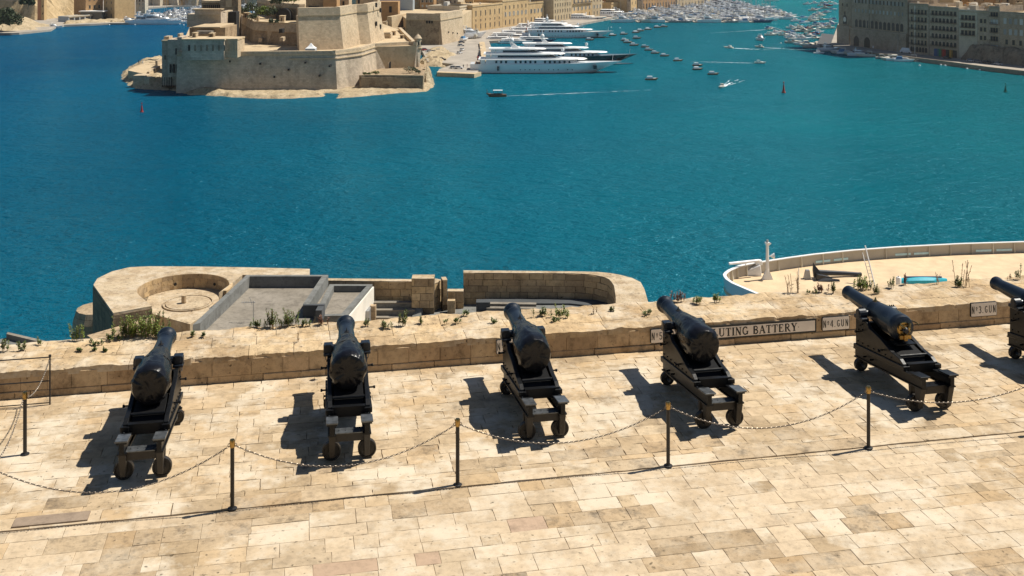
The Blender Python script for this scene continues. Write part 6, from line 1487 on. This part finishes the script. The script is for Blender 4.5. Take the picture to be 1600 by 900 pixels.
# bastion by the waterfront
bs=thing('waterfront_bastion','massive angular stone bastion with tall battered walls left of the waterfront palaces','bastion',at(690,66,1.6))
zG=20.5; G=[(X(634,665),668),(X(688,662),662),(X(722,702),702)]
batter_wall('wall',M['fort_wall_worn'],bs,G[:2],0,zG-4,1.6,4); batter_wall('wall',FP,bs,G[1:],0,zG-4,1.6,4); cordon(bs,G,zG-4,FT,.6,.4); batter_wall('parapet',FP,bs,G,zG-3.8,zG,.3,4)
MB().prism([G[0],G[1],G[2],(G[2][0]+5,780),(G[0][0]-20,780)],0,zG-3.5).build('mass',FT,bs,world=True)
for k,x in enumerate((667,671,675)): q=Vector((X(x,663),663.6)); arch(bs,'slit',q,Vector((1,0)),Vector((0,-1)),.8,1.8,14.5,M['dark_hole'],.6)
for k in range(3): q=Vector(G[1])+(Vector(G[2])-Vector(G[1]))*(.3+.2*k); arch(bs,'drain',q,Vector((.65,.76)),Vector((.76,-.65)),.6,.9,8-k,M['dark_hole'],1.6)
# esplanade walls between fort and bastion
ew=thing('approach_walls','sunlit stepped walls and ramps between the sea fort and the waterfront bastion','wall',(X(622,600),600,10))
for a,b,z in (((596,40),(633,34),13),((604,34),(640,26),15),((600,46),(640,42),11),((612,26),(642,20),18)):
    pa,pb=at(*a,z),at(*b,z); batter_wall('wall',FT,ew,[(pa.x,pa.y),(pb.x,pb.y)],0,z,.4,3)
MB().prism([fp(594,44,10),fp(640,42,10),fp(640,12,10),fp(590,14,10)],0,9).build('mass',FT,ew,world=True)
bx2=thing('ochre_terrace','ochre low building with single dark doorway behind the fort esplanade','building',(X(610,700),700,10)); MB().box(X(592,700),X(622,700),700,712,0,26).build('wall',M['house_orange'],bx2,world=True); MB().box(X(608,699.8),X(612,699.8),699.7,700,19,23).build('door',M['dark_hole'],bx2,world=True)
gt=thing('glass_roof_hall','long grey roofed hall with row of white cars before it behind the fort','hall',(X(620,760),760,14)); MB().box(X(590,760),X(645,760),760,775,0,30).build('wall',M['blue_grey'],gt,world=True); MB().box(X(589,758),X(646,758),758,777,30.01,31).build('roof',M['white_wall'],gt,world=True)
# palaces: (px0,py0,px1,py1,ztop,mat,rows,label)
PAL=[
 (718,52,738,48,19.5,'house_c',[(3.4,2.6,2.6,3,'plain',.3),(7.2,2.6,2.6,3,'plain',.3),(11.0,2.6,2.6,3,'plain',.3),(14.8,2.6,2.6,3,'plain',.3)],'modern white building with glass bays beside the bastion'),
 (738.2,50,785,43,19.5,'house_a',[(3.2,1.3,3.6,6,'arch',1.5),(8.6,1.0,1.4,6,'plain',1.5),(12.4,1.2,3.6,6,'plain',1.5)],'long ochre facade with tall narrow windows, first right of the white building'),
 (785.2,43,826,37,21,'house_a',[(3.2,1.5,3.8,6,'arch',1.5),(9.5,1.4,3.2,6,'shut',1.5),(15,1.3,2.4,6,'plain',1.5)],'ochre palace facade with shuttered windows, second from the white building'),
 (826.2,37,850,34,17.5,'house_a',[(3.2,1.5,3.4,4,'arch',1.2),(9.5,1.4,3.2,4,'shut',1.2)],'lower ochre facade before the dark side wall'),
 (865,34,893,30,27,'house_b',[(2.8,1.5,3.6,6,'arch',1.2),(8.4,1.3,2.6,7,'plain',.8),(13.4,1.3,2.6,7,'plain',.8),(18.4,1.3,2.6,7,'plain',.8),(23,1.2,2,7,'plain',.8)],'tall pale yellow facade with dense window rows'),
 (893.2,30,925,26,26,'house_a',[(2.8,1.5,3.6,5,'arch',1.2),(8.4,1.5,3.0,5,'shut',1.2),(14.4,1.5,3.0,5,'shut+',1.2),(20,1.3,2.4,5,'plain',1.2)],'ornate ochre palace with long central balcony'),
 (925.2,26,941,24,25,'house_b',[(2.8,1.5,3.4,3,'arch',.8),(8.4,1.4,3.0,3,'shut',.8),(14.4,1.4,3.0,3,'plain',.8),(20,1.3,2.4,3,'plain',.8)],'narrow pale house right of the ornate palace'),
 (955,21,979,18,10.5,'house_a',[(2.6,1.6,4.6,8,'arch',.6)],'low yellow arcade between the palaces and the dark block'),
 (985,20,996,18,27,'house_a',[(2.6,1.4,3,2,'arch',.8),(9,1.3,2.4,2,'plain',.8),(15,1.3,2.4,2,'plain',.8)],'narrow sunlit end of the dark block near the marina'),
 (1003,16,1056,12,24,'house_orange',[(2.6,1.7,5.4,12,'arch',.6),(11,1.4,3.4,12,'plain',.6),(18,1.3,2.4,12,'plain',.6)],'long orange-brown arcaded building behind the marina masts'),
 (1058,12,1100,8,22,'house_b',[(3,1.5,3,8,'plain',.8),(9,1.5,3,8,'shut',.8),(15,1.5,2.6,8,'plain',.8)],'pale building at the right end of the marina waterfront')]
for i,(a,b,c,d_,zt,mt,rw,lbl) in enumerate(PAL):
    p0,p1=fp(a,b,1.6),fp(c,d_,1.6); house('palace',lbl,p0,p1,24,1.6,zt,mt,[(z,w_,h_,n,k,m) for z,w_,h_,n,k,m in rw],'waterfront buildings behind the superyachts',cat='building',seed=i)
for (a,b,ya,zz,lb) in ((850,865,33.5,40,'tall block whose shaded blank side wall faces the viewer between ochre facades'),(979.5,985,20,36,'shaded narrow block between the low arcade and the marina'),(996.5,1003,18,40,'shaded tall block left of the arcaded building by the marina')):
    y_=fp(a,ya,1.6)[1]; dkb=thing('dark_gable_block',lb,'building',(X((a+b)/2,y_),y_,1.6)); MB().box(X(a,y_),X(b,y_)+.5,y_,y_+30,0,zz).build('wall',M['senglea'],dkb,world=True)
    for k in range(3): MB().box(X(a+3,y_),X(a+4.4,y_),y_-.3,y_-.002,12+6*k,14.5+6*k).build('window',M['window_dark'],dkb,world=True)
# town behind, on higher ground
ground_poly('town_hill',[(560,26),(1290,-12),(1500,-40),(500,-40),(380,-4),(560,10)][::-1],9.0,M['fort_top'],-2) if False else None
th=MB().prism([(X(a,d),d) for a,d in ((600,800),(718,800),(785,845),(826,885),(893,940),(941,992),(1056,1118),(1100,1168),(1230,1620))]+[(900,1700),(900,3500),(-1500,3500),(-900,1350),(-330,1300),(-270,1120),(-120,1120),(-100,900)],-2,9).build('town_hill',M['fort_top'],uv=False); th['kind']='structure'
k=0
for ri_,(x0,x1,D,zt,zb0) in enumerate(((640,720,40,27,1),(700,1090,45,28,9),(700,1090,85,34,9),(650,1090,130,40,9))):
    px=x0; ki=-1
    while px<x1:
        ki+=1; wpx=R.uniform(13,24); zz=zt+R.uniform(-3,3); mt=R.choice(['house_a','house_b','house_c','house_b','house_orange'])
        DD=770+max(-30,px-718)*.98+D+R.uniform(-6,6); L=wpx/F*DD; n=max(2,int(L/3.2))
        rw=[(zz-3.2-3.4*j,1.1,1.7,n,R.choice(['plain','plain','shut','closed']),.5) for j in range(3)]
        house('town_house',f'{dict(house_a="ochre",house_b="pale stone",house_c="whitish",house_orange="orange")[mt]} town house, {(ordn+["late"]*40)[ki]} from left in the {ORD[ri_]} row behind the palaces',(X(px,DD),DD),(X(px+wpx,DD),DD+R.uniform(-3,5)),10,zb0,zz,mt,rw,f'{dict(house_a="ochre",house_b="pale stone",house_c="whitish",house_orange="orange")[mt]} town houses behind the waterfront',seed=k,cornice=False); px+=wpx+R.uniform(0,1.5); k+=1
# ---- left shore
LS=[(-60,60),(0,52),(30,51),(60,48),(80,46),(88,41),(100,39),(140,37.5),(170,36),(200,36),(212,30),(218,20),(230,12),(260,10),(345,8),(380,4),(380,-8),(-60,-8)]
o=MB().prism([fp(x,y,1.4) for x,y in LS],-2,1.4).build('left_shore',M['quay']); o['kind']='structure'
rocky('shore_rocks',[fp(x,y,0) for x,y in ((-60,60),(0,52.5),(30,51.5),(62,49),(79,46),(80,41),(60,37),(30,34),(-60,38))],lambda x,y:6,.35,4,2.4,.04,M['rock'],terr=1.5)
rocky('quay_boulders',[fp(x,y,0) for x,y in ((98,41),(140,38.5),(180,37.5),(200,37.5),(200,34.5),(150,34.5),(98,37.5))],lambda x,y:2.4,.8,2.6,1.3,.15,M['rock'],terr=.8)
cl_=[(-70,880),(X(0,900),905),(X(20,900),905),(X(30,915),925),(X(58,930),930),(X(76,930),935),(X(130,960),965)]
rocky('limestone_cliff',[(X(-80,900),905),(X(0,905),905),(X(28,905),905),(X(52,892),892),(X(72,905),905),(X(95,930),935),(X(133,945),950),(X(140,1000),1000),(X(-80,1040),1040)],lambda x,y:34,1.9,4.5,3.2,.03,M['cliff'],terr=3.5)
sc_=thing('shore_bastion_wall','high pale fortress wall on the cliff at the far left','wall',(X(20,915),915,10)); MB().box(X(-60,918),X(36,918),918,935,8,40).build('wall',M['fort_wall_pale'],sc_,world=True); MB().box(X(-60,917.6),X(36,917.6),917.5,919,30,30.6).build('string_course',FT,sc_,world=True)
sl_=thing('brown_lift_tower','narrow brown tower standing against the left cliff','tower',(X(62,893),893,2)); MB().box(X(58.5,893),X(64,893),893,897,1,40).build('shaft',M['terracotta'],sl_,world=True); MB().box(X(64.02,893.2),X(69,893.2),893.2,898,1,38).build('side_shaft',M['house_a'],sl_,world=True)
for z in (6,12,18,24): MB().box(X(66,892.9),X(67,892.9),892.9,893.1,z,z+1.6).build('slit',M['dark_hole'],sl_,world=True)
gb=thing('low_glass_pavilion','long low dark glass pavilion with white roof on the left quay','pavilion',(X(130,890),890,1.4)); 
a,b=fp(107,34,1.6),fp(150,30,1.6); house('glass_pavilion_wing','low blue-grey shed with flat white roof on the left quay',a,b,10,1.4,5.5,'blue_grey',[(2.2,5,2.4,5,'plain',.6)],cat='shed',roofbits=0,parapet=.4)
MB().box(X(118,888),X(152,888),898,906,0,8).build('hall',M['glass'],gb,world=True); MB().box(X(116,887),X(154,887),896,908,8.01,8.8).build('roof',M['white_paint'],gb,world=True)
hs=house('shore_palace','three storey ochre building with cornices on the left quay',fp(134,30,1.6),fp(161,28.5,1.6),18,1.4,25,'house_orange',[(3,1.6,3.4,3,'arch',1.5),(10,1.5,3,3,'plain',1.5),(17,1.5,3,3,'plain',1.5)],cat='building',seed=3)
hs=house('shore_palace','sunlit yellow wing right of the ochre three storey building',fp(162,28.5,1.6),fp(179,30,1.6),18,1.4,25,'house_a',[(3,1.6,3.0,2,'arch',1.5),(9,1.2,2,2,'plain',1.5),(14,1.2,2,2,'plain',1.5),(19,1.2,2,2,'plain',1.5)],cat='building',seed=4)
rc=thing('round_gable_hall','dark hall with big round glazed gable on the left quay','hall',(X(187,945),945,1.4)); MB().box(X(179.2,940),X(200,940),940,960,1,22).build('wall',M['senglea'],rc,world=True)
MB().box(X(179.4,934),X(204,934),934,939.9,1,7).build('front_range',M['house_a'],rc,world=True)
m_=MB(); m_.lathe([(4.4,-.4),(5.2,-.4),(5.2,.1),(4.4,.1)],'y',(0,0,0),28); m_.v=[(x+X(189,939.6),y+939.5,z*1.7+18) for x,y,z in m_.v]; m_.build('round_frame',M['white_paint'],rc,world=True)
m_=MB(); m_.lathe([(0,-.1),(4.4,-.1),(4.4,.05),(0,.05)],'y',(0,0,0),28); m_.v=[(x+X(189,939.6),y+939.5,z*1.7+18) for x,y,z in m_.v]; m_.build('round_glazing',M['blue_grey'],rc,world=True)
for k in range(3): MB().box(X(182+k*6,933.8),X(184+k*6,933.8),933.7,934,2,5).build('arch_door',M['dark_hole'],rc,world=True)
k=50
for ri_,(x0,x1,D,zt,zb0) in enumerate(((198,226,985,16,1),(226,345,1130,24,1),(226,400,1180,34,1),(200,330,1230,44,1))):
    px=x0; ki=-1
    while px<x1:
        ki+=1; wpx=R.uniform(10,17); zz=zt+R.uniform(-5,5); mt=R.choice(['house_c','house_b','house_c','house_a'])
        L=wpx/F*D; n=max(2,int(L/2.8)); DD=D+R.uniform(-6,6)
        house('creek_house',f'{dict(house_a="ochre",house_b="pale stone",house_c="whitish")[mt]} house, {(ordn+["late"]*40)[ki]} from left in row {ORD[ri_]} at the creek end',(X(px,DD),DD),(X(px+wpx,DD),DD+R.uniform(-3,3)),10,zb0,zz,mt,[(zz-3-3.3*j,1.1,1.8,n,R.choice(['plain','closed','shut']),.4) for j in range(4) if zz-3-3.3*j>2],f'{dict(house_a="ochre",house_b="pale stone",house_c="whitish")[mt]} houses at the end of the left creek',seed=k,cornice=False); px+=wpx; k+=1
for (x,y,z,r,h,l) in ((2,46,3,11,11,'dark green tree at the extreme left shore'),(10,38,5,7,8,'second dark tree behind the one at the left shore'),(43,14,18,5,7,'tree growing on the left cliff')): shrub(x,y,z,r,h,l,'leaf_dark',900,'tree','shore_tree',ls=.9,group='trees on the left shore')
# ---- right shore: walled town rising from the quay
RS=[(1298,68),(1312,75),(1330,78),(1352,81),(1400,86),(1425,89),(1475,95),(1512,100),(1550,105),(1600,110.5),(1680,120),(1850,140),(1850,20),(1500,20),(1310,35)]
q_=MB().prism([fp(x,y,2.2) for x,y in RS],-2,1.7).build('right_quay',M['quay']); q_['kind']='structure'
qe=MB()
for i in range(2,11):
    a=Vector(fp(*RS[i],2.2)); b=Vector(fp(*RS[i+1],2.2)); d=(b-a).normalized(); n=Vector((-d.y,d.x)); n=n if n.y>0 else -n
    MB().hexa([(p.x,p.y,z) for z in (-1,2.2) for p in (a-n*.35,b-n*.35,b+n*.7,a+n*.7)]).build('quay_kerb',M['senglea_b'],q_,uv=False)
SB=[(1310.5,66,1330,69,60,'senglea',[(24.5,1.4,2,2,'plain',2),(30,1.4,2,2,'plain',2),(19.5,1.4,2,1,'plain',2),(36,1.4,2,2,'plain',2)],'shaded stone corner tower with open arch at the water'),
 (1330.4,70,1418,82,60,'senglea',[(13.2,2.6,4.6,12,'arch',3),(22,1.4,2.2,14,'closed',2.5),(27.5,1.4,2.4,14,'shut',2.5),(33,1.4,2.4,14,'plain',2.5),(39,1.4,2.4,14,'closed',2.5)],'huge stone bastion palace with an arcade of twelve arches'),
 (1420.4,82.5,1451,86,29,'senglea_b',[(3,1.8,2.8,6,'arch',.8),(7.2,1.4,2.4,5,'plain+',.8),(11.4,1.4,2.4,5,'plain+',.8),(15.6,1.4,2.4,5,'plain+',.8),(19.8,1.4,2.4,5,'plain+',.8),(24,1.4,2.4,5,'plain+',.8)],'apartment house with five rows of dark iron balconies'),
 (1452.2,86,1498,90.5,28,'senglea_b',[(7.6,1.5,2.3,7,'arch+',1),(11.8,1.5,2.3,7,'arch+',1),(16,1.5,2.3,7,'arch+',1),(20.2,1.5,2.3,7,'arch+',1),(24.2,1.4,2.2,7,'plain+',1)],'wide stone apartment house above a row of coloured doors'),
 (1498.4,90.6,1527,93,27,'house_c',[(14.5,1.5,2.4,4,'plain+',1),(18.5,1.5,2.4,4,'plain+',1),(22.5,1.5,2.4,4,'plain+',1)],'pale plastered house with three long black balconies'),
 (1527.3,93,1545,94.5,27,'senglea_b',[(8,1.3,2.2,2,'plain',1),(12.4,1.3,2.2,2,'plain',1),(16.8,1.3,2.2,2,'plain',1),(21.2,1.3,2.2,2,'plain',1)],'narrow stone house right of the pale plastered one'),
 (1545.3,94.5,1562,96,29.5,'senglea_b',[(8,1.3,2.3,3,'closed+',.8),(12.4,1.3,2.3,3,'plain+',.8),(16.8,1.3,2.3,3,'plain+',.8),(21.2,1.3,2.3,3,'closed+',.8),(25,1.3,2.2,3,'plain+',.8)],'narrow house with stacked dark timber balconies'),
 (1562.3,96,1640,104,27,'senglea',[(11,1.6,2.6,6,'plain',2),(16,1.8,3,8,'closed',1.5),(21.5,1.8,3,8,'closed',1.5)],'broad stone house with grey closed shutters at the right edge'),
 (1641,104,1760,118,25,'senglea',[(8,1.6,2.6,10,'plain',2),(14,1.8,3,10,'closed',1.5),(20,1.8,3,10,'closed',1.5)],'stone house outside the right edge of the view')]
for i,(a,b,c,d_,zt,mt,rw,lbl) in enumerate(SB):
    t=house('quay_house',lbl,fp(a,b,2),fp(c,d_,2),22,1.6,zt,mt,rw,'tall stone houses along the right-hand quay',cat='building',seed=20+i,roofbits=2 if i>1 else 0)
    L=(Vector(fp(c,d_,2))-Vector(fp(a,b,2))).length
    if i==3:
        for k,cn in enumerate(('door_blue','door_green','door_red','window_dark','door_yellow','window_dark')):
            x=3+k*(L-5)/6; MB().box(x,x+3.0,-.12,.1,.2,4.2).build('door',M[cn],t,label={'door_blue':'blue door','door_green':'green door','door_red':'red door','door_yellow':'yellow door'}.get(cn))
    if i==1:
        MB().box(0,L,-1.0,-.002,.0,10.2).build('base_wall',M['senglea'],t); MB().box(-.3,L+.3,-1.3,-.004,10.21,10.8).build('string_course',M['senglea_b'],t)
        for k,(x,w_) in enumerate(((L*.12,5),(L*.32,5.5))): inst('sea_arch',winmesh(w_,6.0,'arch'),t,(x,-1.02,.3))
        MB().box(L*.33-.3,L*.33+.3,-.4,-.01,10.81,56).build('drain_pipe',M['senglea'],t)
    if i==0:
        inst('open_arch',winmesh(4.4,6.0,'arch'),t,(L*.5,-.02,12)); MB().box(-.2,L*.98,-1.2,-.002,0,11.2).build('base_wall',M['senglea_b'],t)
        MB().cyl((L*.5,-.1,15),(L*.5,-.2,15),1.6,14).build('painted_opening_disc',M['white_wall'],t)  # solid white disc painted as a bright opening in the arch
    if i==2: MB().box(L*.30,L*.33,-.3,-.01,0,27).build('drain_pipe',M['white_wall'],t)
# natural rock and lower wall in front of the right-hand houses
rocky('quay_cliff',[fp(1500,93,2),fp(1530,95.5,2),fp(1560,99,2),fp(1600,103,2),fp(1680,111,2),fp(1720,98,2),fp(1498,86,2)],lambda x,y:9+2*noise.noise(Vector((x*.1,y*.1,0))),1.7,2.2,1.6,.09,M['senglea_rock'],terr=1.1)
# roofs and shade cloth behind
sh=thing('shade_awning','pale green awning spread on a roof between the bastion and the balconied house','awning',(X(1432,640),640,24)); MB().hexa([(X(1418,625),625,27),(X(1447,625),625,26),(X(1449,655),655,30),(X(1418,655),655,32),(X(1418,625),625,27.2),(X(1447,625),625,26.2),(X(1449,655),655,30.2),(X(1418,655),655,32.2)]).build('cloth',M['shade_cloth'],sh,world=True)
for x in (1419,1446): MB().cyl((X(x,640),640,20),(X(x,640),640,28),.1,6).build('pole',M['grey_metal'],sh,world=True)
k=80
for ri_,(D,zt,x0,x1) in enumerate(((628,28,1455,1680),(655,32,1425,1700),(690,36,1420,1700),(735,41,1415,1700))):
    px=x0; ki=-1
    while px<x1:
        ki+=1; wpx=R.uniform(16,30); zz=zt+R.uniform(-2,2); mt=R.choice(['house_orange','house_b','house_a','house_b'])
        L=wpx/F*D; n=max(2,int(L/3)); DD=D-(px-1500)*.45+R.uniform(-3,3)
        house('hill_house',f'sunlit {dict(house_a="ochre",house_b="pale",house_orange="orange")[mt]} house, {ordn[ki]} from left in hill row {ORD[ri_]} above the right quay',(X(px,DD),DD),(X(px+wpx,DD),DD-8),12,2,zz,mt,[(zz-3.0,1.1,1.7,n,'plain',.5)],f'{dict(house_a="ochre",house_b="pale",house_orange="orange")[mt]} houses on the hill behind the right-hand quay',seed=k,roofbits=3,cornice=False); px+=wpx; k+=1
# white van and small dark pier on the right quay
pr_=MB().prism([fp(1240+x,y,1.2) for x,y in ((35,64),(75,70),(72,76),(28,69))],-1,1.2).build('floating_dock',M['quay']); pr_['kind']='structure'
ground_poly('dark_slipway',[(1284,52),(1312,55),(1312,74),(1276,70)][::-1],1.3,M['concrete_dark'])
# ---- cars
def car(col,van=False):
    t=thing('parked_car' if not van else 'parked_van','','car' if not van else 'van'); L,Wd=(4.2,1.7) if not van else (5.6,2.1); hz=.75 if not van else 1.2
    m_=MB(); m_.loft([[(x,-Wd/2,.3),(x,Wd/2,.3),(x,Wd/2*.98,hz*f),(x,-Wd/2*.98,hz*f)] for x,f in ((-L/2,.85),(-L/2+.15,1.1),(-.2,1.2),(.9,1.18),(L/2-.2,1.0),(L/2,.7))]); m_.build('body',M[col],t,smooth=True,uv=False)
    m_=MB(); z0=hz*1.15; z1=1.42 if not van else 2.3; m_.hexa([(-L*.42,-Wd*.46,z0),(L*.22 if not van else L*.35,-Wd*.46,z0),(L*.22 if not van else L*.35,Wd*.46,z0),(-L*.42,Wd*.46,z0),(-L*.34,-Wd*.38,z1),(L*.08 if not van else L*.27,-Wd*.38,z1),(L*.08 if not van else L*.27,Wd*.38,z1),(-L*.34,Wd*.38,z1)]); m_.build('cabin',M['glass'] if not van else M[col],t,uv=False)
    MB().box(-L*.33,L*.07 if not van else L*.26,-Wd*.375,Wd*.375,z1+.002,z1+.05).build('roof',M[col],t)
    for x in (-L*.31,L*.31):
        for s_ in (-1,1): MB().cyl((x,s_*Wd*.40,.32),(x,s_*Wd*.51,.32),.32,12).build('wheel',M['tyre'],t,smooth=True)
    return t
cars=[(752,74,1.5,'car_silver','silver car parked farthest along the quay road'),(751,79,1.5,'car_white','white car, second along the quay road row'),(750,84,1.5,'car_grey','grey car, third along the quay road row'),(749,89,1.5,'car_black','dark car nearest the pier end in the quay row'),(721,67,.4,'car_grey','grey car parked below the bastion corner'),(720,72,.3,'car_silver','silver car left of the quay road'),(722,79,1.2,'car_white','white car beside the rocks'),(718,84,1.0,'car_white','white rounded car parked by the rubble heap'),(664,79,.6,'car_red','red car behind the sentry box corner'),(671,81,.5,'car_white','white car beside the red one'),(679,82,.3,'car_silver','silver car, middle of the fort foot car park'),(686,80,.2,'car_white','white car right of the silver one in the car park'),(693,82,.2,'car_grey','grey car at the right of the car park'),(682,93,.0,'car_black','black car on the low rock quay'),(691,94,.1,'car_black','second black car on the low rock quay'),(709,107,.0,'car_silver','silver car alone on the pier end'),(717,107.5,0,'car_white','white car beside the silver one on the pier end'),
 (1517,96,-.9,'car_silver','car parked at the foot of the right-hand cliff'),(1528,97.5,-.9,'car_grey','second car below the right-hand cliff'),(1542,99,-.9,'car_black','third car below the right-hand cliff'),(1480,92,-.9,'car_black','dark car below the coloured doors'),(1560,101.5,-.9,'car_silver','fourth car below the right-hand cliff')]
for x,y,rz,cn,l in cars:
    c=car(cn); p=at(x,y,1.62); c.location=p; c.rotation_euler=(0,0,rz+R.uniform(-.1,.1)); c['label']=l
    for ch in []: pass
for x,y,l in ((1374,76.5,'white van parked under the stone bastion on the right quay'),(1417,83,'white van parked before the balconied house')):
    c=car('car_white',True); c.location=at(x,y,1.62); c.rotation_euler=(0,0,-.9); c['label']=l; c.scale=(1.3,1.3,1.3)
# boats ashore under the bastion
for k,(x,y) in enumerate(((735,60),(730,58),(741,57),(726,64),(745,59))):
    o=berth([3,0,1,2,7][k],at(x,y,1.6),.5+.2*k,['big white yacht hauled out on the quay before the bastion','white cruiser hauled out on the quay behind the big one','cream boat hauled out at the right of the yard','cabin boat hauled out at the left of the yard','cream cruiser hauled out by the ochre facade'][k],'boats hauled out on the quay',[1.5,1.2,1,1,1.2][k]); o.location.z=2.4
# people
for k,(px,py,z,a,b,l) in enumerate(((217,99,4.85,'cloth_dark','skin','person in dark clothes standing on the fort landing'),(223,100,4.85,'cloth_light','skin','person in light clothes standing right of the dark-clad one on the landing'),(724,106,1.62,'cloth_dark','skin','person standing at the pier end near the cars'),(730,105,1.62,'red_paint','skin','person in red on the pier end'),(737,103,1.62,'cloth_light','skin','person in light top near the yacht stern'),(744,100,1.62,'cloth_dark','skin','dark-clad person beside the yacht stern rail'))):
    person(at(px,py,z),R.uniform(0,6),a,b,l)

# ================================================================== HAZE
hz,t_,b__=newmat('haze_air'); t_.nodes.remove(b__); pv=t_.nodes.new('ShaderNodeVolumePrincipled'); pv.inputs['Density'].default_value=HAZE; pv.inputs['Color'].default_value=(.93,.96,1,1); pv.inputs['Anisotropy'].default_value=.2
t_.links.new(pv.outputs[0],t_.nodes['Material Output'].inputs['Volume'])
o=MB().box(-7000,7000,-900,9500,-31,75).build('haze',hz,uv=False); o['kind']='stuff'
